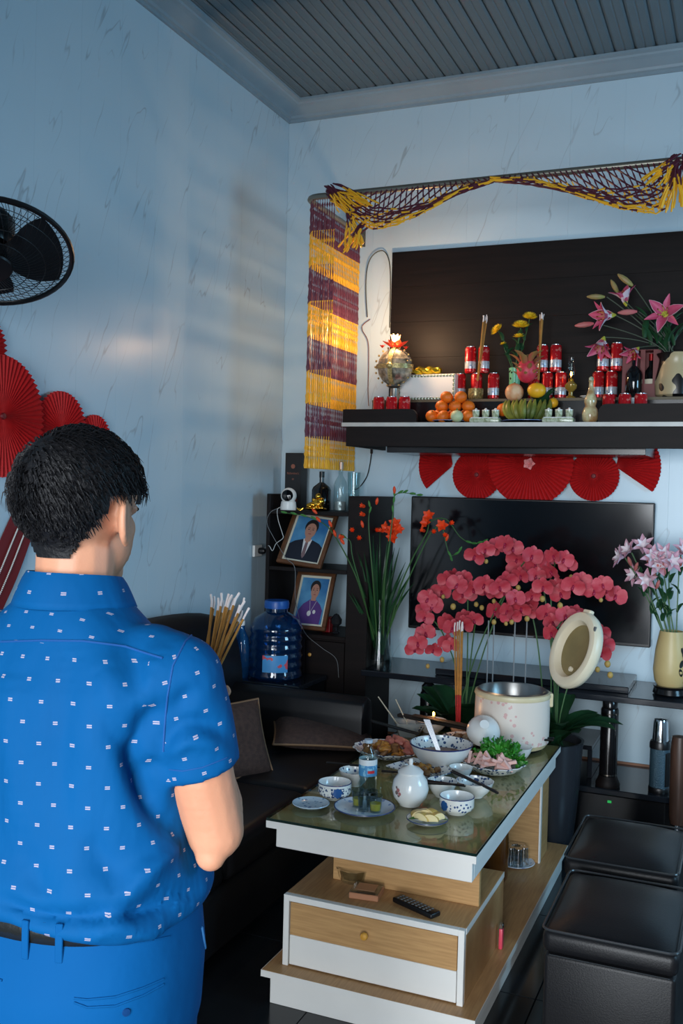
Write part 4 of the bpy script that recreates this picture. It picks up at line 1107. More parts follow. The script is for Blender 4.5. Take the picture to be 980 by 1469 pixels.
# cables beside the altar
def cable(name, label, pts, r, mat, cat='cable', parts=None):
    P = spline(pts, 6); t = thing(name, label, cat, P[0]); O = Vector(P[0])
    G().tube([q - O for q in P], r, 6).build('wire', mat, t)
    return t
m_wire = M('dark_green_wire', (70, 74, 66), .5); m_bw = M('black_wire', (18, 18, 20), .4)
W = lambda a, c_, o=.012: aty(a, c_, YB - o)
cable('light_string', 'thin wire looped in an arch on the wall beside the altar panel', [W(527, 455), W(525, 420), W(526, 390), W(531, 372), W(540, 362), W(550, 360), W(557, 370), W(560, 390), W(560, 430), W(559, 470)], .0028, m_wire)
cable('lamp_cord', 'brown lamp cord running down the wall beside the bead curtain', [W(531, 458), W(521, 466), W(520, 474), W(528, 490), W(529, 520), W(528, 560), W(529, 582, .1)], .0022, M('brown_cord', (110, 60, 52), .5))
cc = cable('power_cord', 'black power cord hanging below the altar shelf', [W(533, 650, .014), W(531, 665), W(527, 682), W(520, 694), W(513, 701), W(508, 702)], .003, m_bw)
G().box((0, 0, .012), (.012, .010, .03)).build('plug', m_bw, cc, False, .002, 1)

# ------------------------------------------------------------------ on the portrait cabinet
def cabx(px_, y, z, py_=720): p = aty(px_, py_, y); return Vector((p.x, y, z))
YC = CY0 + .09
m_wplas = M('white_plastic', (226, 226, 222), .35)
p = cabx(414, CY0 + .05, zt); t = thing('security_camera', 'white round security camera on the corner cabinet', 'camera', p)
k_ = mpp(p)
G().lathe([(11.5 * k_, 0), (12 * k_, 2 * k_), (10.5 * k_, 12 * k_), (8 * k_, 14 * k_)], 22).build('base', m_wplas, t)
G().ell((0, 0, 20.5 * k_), (11.5 * k_,) * 3, 22, 14).build('head', m_wplas, t)
d_ = Vector((.25, -1, .05)).normalized()
place('lens', G().lathe([(8.2 * k_, 0), (8.0 * k_, 1.5 * k_), (5 * k_, 2.6 * k_), (0, 3.0 * k_)], 20).mesh('lens', M('lens_black', (10, 11, 14), .06)), t, aim(Vector((0, 0, 20.5 * k_)) + d_ * 8.6 * k_, d_))
p = cabx(424, 4.66, zt); t = thing('whisky_carton', 'tall black whisky carton on the corner cabinet', 'box', p, -.05)
k_ = mpp(p); bw = 26 * k_ / 2; bh = aty(424, 650, 4.66).z - zt
G().b2((-bw, -.035, 0), (bw, .035, bh)).build('carton', M('black_card', (22, 20, 22), .4), t, False, .0015, 1)
m_rprint = M('copper_print', (150, 92, 74), .5)
def text(s_, size, mat, parent, M4, name='lettering'):
    c = bpy.data.curves.new(name, 'FONT'); c.body = s_; c.size = size; c.align_x = 'CENTER'; c.extrude = .0003
    o = bpy.data.objects.new(name, c); COL.objects.link(o)
    dg = bpy.context.evaluated_depsgraph_get(); me = bpy.data.meshes.new_from_object(o.evaluated_get(dg)); bpy.data.objects.remove(o)
    me.materials.clear(); me.materials.append(mat)
    q = link(name, me, parent); q.matrix_local = M4; return q
FRONT = Matrix.Rotation(PI / 2, 4, 'X')
text("Ballantine's", .016, m_rprint, t, Matrix.Translation((0, -.0358, bh * .62)) @ FRONT)
text('30', .013, m_rprint, t, Matrix.Translation((0, -.0358, bh * .52)) @ FRONT)
G().box((.0, -.0356, bh * .16), (bw * 1.2, .0008, .016)).build('print_block', M('red_print', (120, 44, 36), .5), t, False)
g = G().lathe([(.012, 0), (.012, .0008)], 16, T=Matrix.Translation((0, -.0358, bh * .76)) @ FRONT); g.build('emblem', m_rprint, t)
p = cabx(461, CY0 + .19, zt); t = wine('whisky_bottle', 'squat black bottle behind the gilt figurine on the corner cabinet', p, aty(461, 676, CY0 + .19).z - zt, .050, cap=M('black_cap', (20, 20, 22), .3), glassm=m_bot, neck=.24)
p = cabx(488, CY0 + .14, zt); t = wine('glass_decanter', 'tall clear glass bottle beside the dark bottle on the corner cabinet', p, aty(488, 668, CY0 + .14).z - zt + .02, .034, cap=M('pale_cap', (190, 160, 140), .3, .4), glassm=g_clear, neck=.33)
G().lathe([(.028, .006), (.028, .05), (0, .052)], 18).build('glass_foot', M('cut_crystal', (200, 206, 208), .1, .5, bump=(60, .8)), t)
p = cabx(505, CY0 + .22, zt) ; p.x = min(p.x, xr0 - .035)
t = thing('tall_tumbler', 'tall clear glass cylinder behind the clear bottle on the corner cabinet', 'glass', (p.x, CY0 + .24, zt))
G().lathe([(.03, 0), (.034, .20), (.032, .20), (.028, .006), (0, .006)], 20).build('body', g_clear, t)
p = cabx(453, CY0 + .06, zt); t = thing('gilt_figurine', 'small polished gold laughing figurine reclining on the corner cabinet', 'figurine', p)
k_ = mpp(p) * 1.05
G().ell((0, 0, 3 * k_), (17 * k_, 7 * k_, 3 * k_), 16, 6).build('base', m_gold, t)
g = G().ell((3 * k_, 0, 10 * k_), (9 * k_, 6 * k_, 7 * k_), 14, 10).ell((-4 * k_, -1 * k_, 8 * k_), (7 * k_, 5 * k_, 4 * k_)).ell((8 * k_, 0, 13 * k_), (5 * k_, 5 * k_, 6 * k_)).ell((-10 * k_, 0, 7 * k_), (4 * k_, 3.5 * k_, 3.5 * k_)).ell((-2 * k_, -2 * k_, 15 * k_), (2.6 * k_,) * 3)
for a in range(7): g.ell(((-6 + 3 * a) * k_, -5 * k_, (6 + 3 * math.sin(a * 2)) * k_), (2.2 * k_,) * 3, 8, 6)
g.build('body', m_gold, t)
G().ell((4 * k_, -1 * k_, 20 * k_), (4 * k_, 4 * k_, 4.4 * k_), 12, 8).build('head', m_gold, t)
p = cabx(431, CY0 + .05, zt); t = thing('gilt_ingot', 'tiny gold ingot between the camera and the figurine', 'ornament', p)
G().grid(lambda u, v: ((u - .5) * .035, (v - .5) * .018 * (1 - .6 * abs(2 * u - 1)), .004 + .010 * abs(2 * u - 1) ** 2 + .008 * (1 - (2 * v - 1) ** 2) * (1 - abs(2 * u - 1))), 10, 6, th=.004).build('body', m_gold, t)

# framed portraits leaning on the cabinet shelves
def portrait(corners, y0, y1, label, kind, zs_):
    (bl, br, tl) = corners
    A = aty(bl[0], bl[1], y0); A.z = zs_ + .004
    B = aty(br[0], br[1], y0); B.z = A.z
    T2 = aty(tl[0], tl[1], y1)
    ex = (B - A).normalized(); ey = (T2 - A); ey = (ey - ex * ey.dot(ex)).normalized(); wv = (B - A).length; hv_ = (T2 - A).length
    ez = ex.cross(ey)                                  # towards the viewer
    sh = (T2 - A).dot(ex)
    t = thing('framed_portrait', label, 'picture', A)
    R3 = Matrix((ex, ey, ez)).transposed().to_4x4()
    # tip the picture sideways as it leans
    t.matrix_world = Matrix.Translation(A) @ R3 @ Matrix.Rotation(-math.atan2(sh, hv_) * .55, 4, 'Z') @ Matrix.Translation((0, .012, .012))
    m_fr = M('brown_picture_frame', (104, 66, 40), .4, var=(20, .5)); m_mat = M('cream_mount', (206, 204, 186), .6)
    f = .020
    for lo, hi in (((0, 0), (wv, f)), ((0, hv_ - f), (wv, hv_)), ((0, f), (f, hv_ - f)), ((wv - f, f), (wv, hv_ - f))):
        G().b2((lo[0], lo[1], -.010), (hi[0], hi[1], .010)).build('frame_rail', m_fr, t, False, .002, 1)
    G().b2((f * .6, f * .6, -.009), (wv - f * .6, hv_ - f * .6, -.004)).build('mount', m_mat, t, False)
    i0 = f + .012; pw, ph_ = wv - 2 * i0, hv_ - 2 * i0
    pr = G().b2((i0, i0, -.0038), (wv - i0, hv_ - i0, -.003)).build('print', M('portrait_blue_ground', (40, 104, 160), .6, var=(6, .9), rgb2=(96, 160, 196)), t, False)
    def poly(name, pts, z, mat):
        n = len(pts); vs = [(i0 + a * pw, i0 + b_ * ph_, z) for a, b_ in pts] + [(i0 + a * pw, i0 + b_ * ph_, z - .0004) for a, b_ in pts]
        G().add(vs, [tuple(range(n)), tuple(range(2 * n - 1, n - 1, -1))] + [(i, i + n, (i + 1) % n + n, (i + 1) % n) for i in range(n)]).build(name, mat, pr, False)
    def oval(c, rx, ry, n=22, a0=0, a1=2 * PI): return [(c[0] + rx * math.cos(a0 + (a1 - a0) * i / n), c[1] + ry * math.sin(a0 + (a1 - a0) * i / n)) for i in range(n)]
    skin = M('printed_skin', (176, 128, 110), .6); hair = M('printed_hair', (26, 24, 26), .6)
    if kind == 'suit':
        suit = M('printed_suit', (24, 30, 44), .6)
        poly('printed_suit', [(0, 0), (1, 0), (1, .34), (.88, .42), (.66, .48), (.36, .48), (.14, .42), (0, .34)], -.0025, suit)
        poly('printed_shirt', [(.38, .49), (.64, .49), (.56, .1), (.47, .1)], -.0020, M('printed_white', (214, 214, 214), .6))
        poly('printed_tie', [(.47, .42), (.55, .42), (.57, .12), (.52, .04), (.46, .12)], -.0016, M('printed_tie', (120, 96, 100), .6))
        poly('printed_neck', [(.42, .58), (.60, .58), (.60, .46), (.51, .40), (.42, .46)], -.0014, skin)
        poly('printed_hair', oval((.51, .78), .20, .17), -.0013, hair)
        poly('printed_face', oval((.51, .69), .165, .175), -.0010, skin)
    else:
        dress = M('printed_purple_dress', (84, 52, 120), .6)
        poly('printed_dress', [(.02, 0), (.92, 0), (.95, .30), (.84, .42), (.66, .52), (.42, .52), (.2, .42), (.06, .28)], -.0025, dress)
        poly('printed_neck', [(.46, .60), (.64, .60), (.64, .50), (.46, .50)], -.0020, skin)
        poly('printed_hair', oval((.55, .80), .19, .15), -.0018, hair)
        poly('printed_face', oval((.56, .71), .15, .16), -.0014, skin)
        for c_, r_ in (((.48, .22), .075), ((.66, .26), .055)): poly('printed_brooch', oval(c_, r_, r_ * .8, 12), -.0012, M('printed_white', (0, 0, 0)))
        for s in (-1, 1): poly('printed_necklace', [(.56 + s * .12, .5), (.56 + s * .13, .5), (.525 + s * .01, .26), (.515 + s * .01, .26)], -.0011, M('printed_white', (0, 0, 0)))
    # eyes, brows and mouth of the print
    cx_, cy_ = (.51, .70) if kind == 'suit' else (.56, .72)
    feat = M('printed_brow_brown', (84, 54, 50), .6)  # brown ink of the printed brows
    for s in (-1, 1):
        poly('printed_eye', oval((cx_ + s * .065, cy_ + .015), .028, .010, 10), -.0006, hair)
        poly('printed_brow', [(cx_ + s * .03, cy_ + .045), (cx_ + s * .10, cy_ + .050), (cx_ + s * .10, cy_ + .060), (cx_ + s * .03, cy_ + .058)], -.0006, feat)
    poly('printed_mouth', oval((cx_, cy_ - .085), .05, .012, 12), -.0006, M('printed_lips', (150, 84, 80), .6))
    poly('printed_nose', [(cx_ - .02, cy_ - .04), (cx_ + .02, cy_ - .04), (cx_ + .006, cy_ + .02), (cx_ - .006, cy_ + .02)], -.0006, M('printed_nose_tone', (160, 112, 96), .6))
    return t
portrait(((397, 811), (462, 813), (430, 736)), CY0 + .02, CY0 + .16, 'framed portrait of a person in a dark suit and tie on the cabinet', 'suit', zm)
portrait(((412, 908), (467, 912), (430, 823)), CY0 + .02, CY0 + .14, 'framed portrait of a person in a purple dress with pale brooches', 'dress', zl)
p = cabx(487, CY0 + .10, zl); t = thing('crystal_ornament', 'small dark crystal ornament beside the purple portrait', 'ornament', p)
G().lathe([(.018, 0), (.02, .006), (.008, .014), (.006, .03), (.028, .05), (.03, .07), (.012, .095), (0, .1)], 9).build('body', M('dark_crystal', (60, 64, 70), .06, .6), t, False)
p = cabx(474, CY0 + .12, zl); t = thing('red_tin', 'small red tin box behind the purple portrait', 'tin', p)
G().b2((-.022, -.02, 0), (.022, .02, .07)).build('body', M('red_tin_paint', (140, 24, 30), .4), t, False, .003, 2)
G().b2((-.023, -.021, .0702), (.023, .021, .078)).build('lid', M('red_tin_paint', (0, 0, 0)), t, False, .002, 1)

# water jugs
def jug(px_, y, label, s_=1.0, lab=True):
    p = aty(px_, 960, y); t = thing('water_jug', label, 'bottle', (p.x, y, JZ + .0005))
    r = .128 * s_; h = .335 * s_
    pr = [(r * .9, 0), (r, .012)]
    for k in range(5):
        z_ = .03 + k * .042
        pr += [(r, z_ * s_), (r * .955, (z_ + .012) * s_), (r * .955, (z_ + .020) * s_), (r, (z_ + .032) * s_)]
    pr += [(r * .985, .245 * s_), (r * .82, .285 * s_), (r * .5, .312 * s_), (r * .42, .318 * s_), (r * .42, .335 * s_)]
    G().lathe(pr, 32).build('body', glass('blue_bottle_plastic' + str(px_), (120, 176, 226), .08, 1.6, (20, 70, 120, .22)), t)
    G().lathe([(r * .99 * .93, .01), (r * .90, .018), (r * .90, .22 * s_), (0, .221 * s_)], 24).build('water', glass('water_blue' + str(px_), (205, 225, 240), .03, .4), t)
    G().lathe([(r * .46, .3355 * s_), (r * .47, .36 * s_), (r * .44, .372 * s_), (0, .373 * s_)], 24).build('cap', M('blue_cap', (30, 84, 160), .35), t)
    if lab:
        g = G(); vs = []; fs = []
        for i in range(11):
            a = -PI / 2 + .22 + .95 * i / 10 - .25
            for z_ in (.045, .125): vs.append((r * 1.012 * math.cos(a), r * 1.012 * math.sin(a), z_ * s_))
        for i in range(10): fs.append((2 * i, 2 * i + 2, 2 * i + 3, 2 * i + 1))
        mlab, N, L, b = node_mat('blue_label_print', .4)
        tc = N.new('ShaderNodeTexCoord'); nz = N.new('ShaderNodeTexNoise'); nz.inputs['Scale'].default_value = 30; L.new(tc.outputs['Object'], nz.inputs['Vector'])
        L.new(mixc(N, L, mth(N, L, 'GREATER_THAN', nz.outputs[0], .60), (70, 150, 210), (206, 84, 96)), b.inputs['Base Color'])
        g.add(vs, fs).build('label_print', mlab, t)
jug(395, 4.20, 'large blue water jug with a printed label on the low cabinet')
q = aty(346, 955, 4.12); t = thing('slim_bottle', 'slim translucent blue bottle beside the large water jug', 'bottle', (max(q.x, XL + .05), 4.12, JZ + .0005))
G().lathe([(.036, 0), (.04, .01), (.04, .15), (.034, .19), (.014, .23), (.013, .25)], 20).build('body', glass('slim_blue', (150, 200, 235), .08, 2.0, (40, 120, 180, .3)), t)
G().lathe([(.015, .2502), (.015, .272), (0, .274)], 14).build('cap', m_wplas, t)
# wall socket with plugs and leads
p = atx(368, 790, XL + .006); so = thing('wall_socket', 'white wall socket with a black plug beside the cabinet', 'socket', p, PI / 2)
G().b2((-.042, -.012, -.030), (.042, .003, .030)).build('plate', m_wplas, so, False, .004, 2)
G().lathe([(.016, 0), (.018, .02), (.012, .034), (0, .036)], 14, T=Matrix.Translation((.008, -.0125, 0)) @ FRONT).build('plug', m_bw, so)
sx_ = lambda a, c_, o=.02: atx(a, c_, XL + o)
cable('adapter_lead', 'short red and white lead running down from the wall socket', [sx_(379, 790, .045), sx_(388, 795, .05), sx_(391, 806, .05), sx_(390, 830, .03), sx_(390, 868, .02)], .0035, M('red_lead', (150, 50, 50), .5))
m_ww = M('white_wire', (190, 192, 190), .5)
cq = lambda a, c_: aty(a, c_, CY0 - .012)
cable('camera_cable', 'thin white cable looping from the security camera to the socket', [aty(404, 727, CY0 + .02), cq(398, 731), cq(399, 745), cq(405, 765), cq(406, 772), cq(396, 780), cq(391, 790), cq(386, 783), sx_(380, 786, .05)], .0018, m_ww)
cable('data_cable', 'thin pale cable hanging in front of the portraits down to the cabinet', [aty(402, 728, CY0 + .01), cq(388, 735), cq(383, 750), cq(392, 770), cq(410, 800), cq(423, 815), cq(424, 860), cq(436, 905), cq(460, 928), cq(482, 945), cq(486, 972)], .0014, M('grey_wire', (120, 124, 126), .5))

# ------------------------------------------------------------------ gladioli in a glass vase
p = atz(544, 953, UZ); VY = p.y
gv = thing('gladiolus_vase', 'clear glass vase of orange gladioli on the raised shelf', 'vase', (p.x, VY, UZ + .0005))
s_ = mpp(p)
G().lathe([(19 * s_, 0), (19 * s_, 6 * s_), (14 * s_, 30 * s_), (13 * s_, 60 * s_), (17 * s_, 95 * s_), (16.2 * s_, 95 * s_), (12.2 * s_, 60 * s_), (13 * s_, 30 * s_), (17 * s_, 8 * s_), (0, 7 * s_)], 26).build('body', g_clear, gv)
G().lathe([(16.5 * s_, 8.5 * s_), (12.8 * s_, 30 * s_), (12 * s_, 55 * s_), (0, 55.2 * s_)], 20).build('water', glass('vase_water', (200, 222, 214), .02, .4), gv)
m_glad = M('gladiolus_orange', (226, 62, 22), .5, var=(40, .5), rgb2=(240, 96, 34))
gl_open = flower([(3, .038, .026, .85, .5, .25, 0, 0), (3, .036, .028, .6, .6, .25, 0, PI / 3)]).mesh('blossom', m_glad)
gl_half = flower([(6, .030, .018, .35, .2, .3, 0, 0)]).mesh('blossom', m_glad)
gl_bud = bud_mesh(.036, .008, m_glad); gl_gbud = bud_mesh(.035, .006, m_leafb)
def stalk(pix, ys, label, blooms, gtip=3, r=.0045):
    base_ = Vector((p.x + random.uniform(-.02, .02), VY + random.uniform(-.015, .015), UZ + .05))
    t = thing('gladiolus', label, 'flower', base_)
    P = [aty(a, c_, ys) for a, c_ in pix]
    low = [base_, Vector((base_.x * .5 + P[0].x * .5, (VY + ys) / 2, (base_.z + P[0].z) / 2))]
    P = spline(low + P, 6); n = len(P)
    G().tube([q - base_ for q in P], [r * (1 - .65 * i / n) for i in range(n)], 6).build('stem', m_stem, t)
    for i in range(gtip):
        k = n - 1 - i * 3; k = max(1, k)
        place('bud', gl_gbud, t, aim(P[k] - base_, (P[k] - P[k - 1]) + Vector((.003 * (i % 2 * 2 - 1), -.002, .002)), 0, 1.0))
    for (a, c_, kind, dx) in blooms:
        q = aty(a, c_, ys - .02)
        me = {'o': gl_open, 'h': gl_half, 'b': gl_bud}[kind]
        place('bud' if kind == 'b' else 'blossom', me, t, aim(q - base_, (dx, -.8 if kind != 'b' else -.15, .25 if kind != 'b' else .9), random.uniform(0, 3), 1.0))
    return t
stalk([(512, 830), (490, 785), (468, 754), (440, 741), (412, 736)], CY0 - .05, 'gladiolus stalk drooping across the suit portrait', [(455, 737, 'b', -1), (460, 749, 'b', -.8), (476, 756, 'b', -.4), (482, 770, 'b', -.3)], 4)
stalk([(520, 850), (506, 800), (503, 778), (497, 772)], CY0 - .06, 'gladiolus stalk with orange buds against the cabinet side', [(494, 771, 'h', -.8), (507, 762, 'h', .1), (514, 773, 'h', .5), (494, 781, 'b', -.6)], 1)
stalk([(535, 830), (530, 770), (529, 745), (531, 728)], CY0 - .04, 'upright gladiolus stalk with small orange buds against the cabinet side', [(524, 727, 'h', -.5), (524, 739, 'h', -.5), (521, 757, 'b', -.2), (540, 724, 'b', .2)], 2)
stalk([(552, 830), (560, 770), (564, 735), (566, 712), (578, 707), (598, 710)], CY0 + .0, 'tallest gladiolus stalk with a bent green tip', [(566, 708, 'b', 0)], 7)
stalk([(550, 840), (558, 790), (562, 765)], VY - .04, 'gladiolus stalk with the fullest orange bloom', [(562, 762, 'o', 0), (570, 760, 'o', .5), (556, 758, 'o', -.5), (564, 772, 'o', .1), (567, 752, 'o', .2), (551, 762, 'h', -.6)], 0)
stalk([(542, 850), (538, 800), (538, 770)], VY + .0, 'short gladiolus stalk with a single orange bloom', [(537, 765, 'h', -.3), (541, 762, 'h', .3), (536, 772, 'b', -.2)], 0)
stalk([(575, 840), (595, 795), (612, 765), (618, 748), (640, 745), (660, 770), (676, 779), (692, 778)], VY - .03, 'gladiolus stalk arching over the television with a long green tip', [(616, 741, 'o', 0), (613, 751, 'o', -.3), (610, 762, 'h', -.4), (622, 764, 'h', .3)], 4)
stalk([(578, 850), (600, 800), (620, 762), (634, 757), (640, 780), (646, 797), (658, 792)], VY - .05, 'gladiolus stalk hooking downward beside the television edge', [(634, 755, 'o', .2), (645, 751, 'h', .8), (638, 769, 'h', .3), (640, 776, 'b', .3)], 4)
for k in range(22):
    u = k / 21; a = 496 + 100 * u
    tip = aty(a + random.uniform(-5, 5), 770 + 50 * abs(2 * u - 1) + random.uniform(-15, 40), VY + random.uniform(-.08, .06) if a > 540 else CY0 - random.uniform(.02, .06))
    base_ = Vector((p.x + (u - .5) * .05, VY + random.uniform(-.02, .02), UZ + .08))
    t = thing('gladiolus_leaf_blade', 'long sword-shaped green gladiolus leaf standing in the glass vase', 'leaf', base_, group='gladiolus leaves in the glass vase')
    e = tip - base_; w2 = .010; sid = Vector((1, .3 * math.sin(k), 0)).normalized()
    vs = []; fs = []
    for i in range(9):
        f = i / 8; c_ = e * f + Vector((e.x * -.25 * math.sin(PI * f), 0, .0)); ww = w2 * (1 - f ** 3) + .0005
        vs += [c_ - sid * ww, c_ + Vector((0, .003, 0)), c_ + sid * ww]
    for i in range(8): fs += [(3 * i, 3 * i + 1, 3 * i + 4, 3 * i + 3), (3 * i + 1, 3 * i + 2, 3 * i + 5, 3 * i + 4)]
    G().add(vs, fs).build('blade', m_leaf, t)

# ------------------------------------------------------------------ orchids in floor pots
m_orch = M('orchid_petal', (182, 46, 62), .5, var=(18, .8), rgb2=(206, 92, 104), bump=(90, .1)); m_lip = M('orchid_lip', (150, 22, 60), .5)
g = G()
for ph, L_, W_ in ((PI / 2, .046, .034), (PI / 2 + 2.15, .044, .032), (PI / 2 - 2.15, .044, .032)): g.grid(petal(L_, W_, 1.45, .15, .15, tip=0), 4, 8, 0, Matrix.Rotation(ph, 4, 'Z'))
for ph in (.18, PI - .18): g.grid(petal(.05, .062, 1.3, .2, .12, tip=0, base=.3), 6, 9, 0, Matrix.Translation((0, 0, .003)) @ Matrix.Rotation(ph, 4, 'Z'))
g.ell((0, .0, .008), (.005, .006, .009), 8, 6, 1).ell((0, -.010, .008), (.007, .010, .005), 8, 6, 1)
orch = g.mesh('blossom', [m_orch, m_lip])
obud = G().ell((0, 0, 0), (.012, .012, .014), 10, 8).mesh('bud', M('orchid_bud', (186, 160, 84), .5, var=(20, .5), rgb2=(160, 120, 70)))
C_ = lambda a, c_: (590 + a / 3.16, 750 + c_ / 3.16)
SPR = [ # blossoms of each spray along its stem, in crop units
 (0, [(545, 150), (480, 165), (460, 115), (430, 100), (390, 105), (360, 125), (335, 120), (290, 150)]),
 (0, [(500, 240), (480, 215), (430, 260), (400, 290), (385, 305), (340, 310), (330, 280), (280, 300), (250, 330), (230, 320)]),
 (0, [(240, 255), (205, 240), (165, 255), (210, 282), (140, 312), (110, 320), (75, 345), (95, 375), (60, 392)]),
 (0, [(285, 440), (245, 430), (240, 462), (190, 480), (165, 450), (160, 540), (182, 558)]),
 (0, [(60, 430), (90, 490), (65, 500), (30, 545), (15, 570), (100, 575)]),
 (1, [(560, 190), (565, 240), (600, 290), (545, 330), (545, 372), (500, 385), (470, 345)]),
 (1, [(530, 402), (470, 392), (440, 402), (420, 312), (385, 402), (450, 420)]),
 (1, [(620, 165), (640, 220), (650, 150), (690, 165), (712, 192)]),
 (1, [(665, 290), (680, 322), (735, 285), (772, 268), (790, 300), (832, 312), (868, 282), (892, 300), (925, 332)]),
 (1, [(610, 412), (640, 450), (640, 500), (700, 422), (742, 410), (760, 440)]),
 (1, [(850, 500), (872, 555), (830, 530), (865, 590)])]
BUDS = [(340, 175, 0), (145, 335, 0), (190, 380, 0), (295, 370, 0), (375, 355, 0), (485, 295, 1), (595, 345, 1), (725, 245, 1), (525, 435, 1), (455, 450, 1), (375, 450, 0), (430, 457, 0), (860, 350, 1), (890, 640, 1), (902, 690, 1), (845, 665, 1), (140, 620, 0), (75, 650, 0), (675, 375, 1), (320, 385, 0)]
OY = 4.15
m_pot = M('dark_glazed_pot', (40, 44, 50), .25)
pots = []
for k, (px_, lab) in enumerate(((662, 'potted orchid with long arching sprays of coral pink blossoms beside the gladioli'), (792, 'potted orchid with coral pink blossoms behind the open rice cooker'))):
    q = aty(px_, 1000, OY); t = thing('potted_orchid', lab, 'plant', (q.x, OY, 0)); pots.append(t)
    G().lathe([(.09, 0), (.10, .01), (.125, .30), (.135, .48), (.14, .50), (.128, .50), (.12, .46), (0, .45)], 26).build('pot', m_pot, t)
    G().lathe([(.122, .455), (.118, .47), (0, .475)], 20).build('moss', M('moss', (50, 58, 40), .9, bump=(80, 1)), t)
    for j in range(15):
        L_ = random.uniform(.20, .34); me = G().grid(petal(L_, random.uniform(.10, .13), random.uniform(.15, .7), random.uniform(.7, 1.4), .12, tip=0, base=.75), 5, 10).mesh('leaf', m_leaf)
        place('leaf', me, t, Matrix.Translation((.02 * math.cos(j), .02 * math.sin(j), .46)) @ Matrix.Rotation(j * 2.4 + .3, 4, 'Z'))
for (pi_, pts) in SPR:
    t = pots[pi_]; O = t.location
    W3 = []
    for i, (a, c_) in enumerate(pts):
        u, v = C_(a, c_); W3.append(aty(u, v, OY - .05 + .07 * math.sin(i * 1.7 + pi_)))
    root = Vector((O.x + random.uniform(-.04, .04), OY, .46))
    first_ = W3[0]
    path = bez(root, Vector((root.x, OY + .02, root.z + .25)), Vector((first_.x + (root.x - first_.x) * .3, OY + .03, max(first_.z, root.z + .15))), first_ + Vector((0, .03, 0)), 10) + [q + Vector((0, .03, 0)) for q in W3[1:]]
    sm_ = G().tube([q - O for q in path], .0032, 5).build('spray', m_stem, t)
    for i, q in enumerate(W3):
        d_ = Vector((random.uniform(-.75, .75), -1, random.uniform(-.5, .35)))
        o = place('blossom', orch, sm_, aim(q - O, d_, random.uniform(-.35, .35), random.uniform(.82, 1.04)))
for (a, c_, pi_) in BUDS:
    u, v = C_(a, c_); q = aty(u, v, OY - .07); t = pots[pi_]
    o = link('bud', obud, t, q - t.location); o.scale = (random.uniform(.7, 1.05),) * 3
# the flask-like glass tubes hung among the stems are left as slim supports
for k, a in enumerate((700, 708, 738, 755)):
    q = aty(a, 930, OY); t = pots[k // 2]
    G().tube([(q.x - t.location.x, 0, .47), (q.x - t.location.x, .0, aty(a, 890, OY).z)], .003, 6).build('support', M('pale_support', (140, 146, 150), .3), t)

# ------------------------------------------------------------------ cream vase with pale flowers
p = atz(961, 996, UZ); t = thing('vase_stand', 'dark round wooden stand under the cream vase', 'stand', (p.x, p.y, UZ + .0005))
s_ = mpp(p); pv = p
G().lathe([(20 * s_, 0), (24 * s_, 2 * s_), (22 * s_, 9 * s_), (24 * s_, 13 * s_)], 24).build('body', m_black, t)
cvz = UZ + .0008 + 13 * s_
t = thing('cream_vase', 'tall cream vase with a black leaf drawing on a dark stand', 'vase', (p.x, p.y, cvz))
hv = 78 * s_
G().lathe([(18 * s_, 0), (22 * s_, 6 * s_), (24.5 * s_, 22 * s_), (22 * s_, 50 * s_), (16.5 * s_, hv), (15 * s_, hv), (19 * s_, 50 * s_), (0, 20 * s_)], 30).build('body', M('cream_glaze', (196, 176, 124), .4, var=(8, .4), rgb2=(176, 154, 104)), t)
def rad(z): # vase radius at height z in px units
    P = [(0, 18), (6, 22), (22, 24.5), (50, 22), (78, 16.5)]
    for (a, b_), (c_, d_) in zip(P, P[1:]):
        if z <= c_: return b_ + (d_ - b_) * (z - a) / (c_ - a)
    return 16.5
g = G()
for (a, z_, w2, h2, ti) in ((-.55, 30, 4, 7, .5), (-.85, 34, 3, 6, -.4), (-.62, 44, 3, 6, .6), (-.9, 22, 3, 6, .3), (-.5, 18, 4, 5, -.6), (-.75, 52, 2.5, 5, .2), (-.45, 8, 5, 3, 0), (-.7, 40, 1, 18, 0)):
    vs = []
    for i in range(10):
        an = 2 * PI * i / 10; du, dv = w2 * math.cos(an), h2 * math.sin(an)
        du, dv = du * math.cos(ti) - dv * math.sin(ti), du * math.sin(ti) + dv * math.cos(ti)
        r_ = rad(z_ + dv) * 1.015 * s_; th_ = a + du / 24 
        vs.append((r_ * math.cos(th_), r_ * math.sin(th_), (z_ + dv) * s_))
    g.add(vs, [tuple(range(10))])
g.build('leaf_drawing', M('black_glaze_drawing', (26, 28, 22), .4), t, False)
plp = flower([(6, .046, .020, .8, .45, .3, 0, 0), (5, .036, .016, .45, .4, .3, 1, .5)]).mesh('blossom', [M('pale_pink_petal', (214, 178, 190), .5, var=(40, .9), rgb2=(190, 130, 150)), M('whitish_petal', (226, 214, 220), .5)])
pbud = bud_mesh(.045, .009, M('dusky_pink_bud', (176, 100, 96), .5))
top = Vector((p.x, p.y, cvz + hv * .75))
PL = [(905, 792, (-.6, -.6, .5)), (924, 786, (-.1, -.8, .6)), (936, 800, (.1, -.9, .3)), (950, 797, (.3, -.8, .4)), (915, 825, (-.6, -.7, .1)), (930, 830, (-.2, -.9, -.1)), (944, 812, (.1, -1, .2)), (978, 792, (.4, -.7, .5)), (895, 800, (-.9, -.4, .2)), (962, 806, (.4, -.8, .2))]
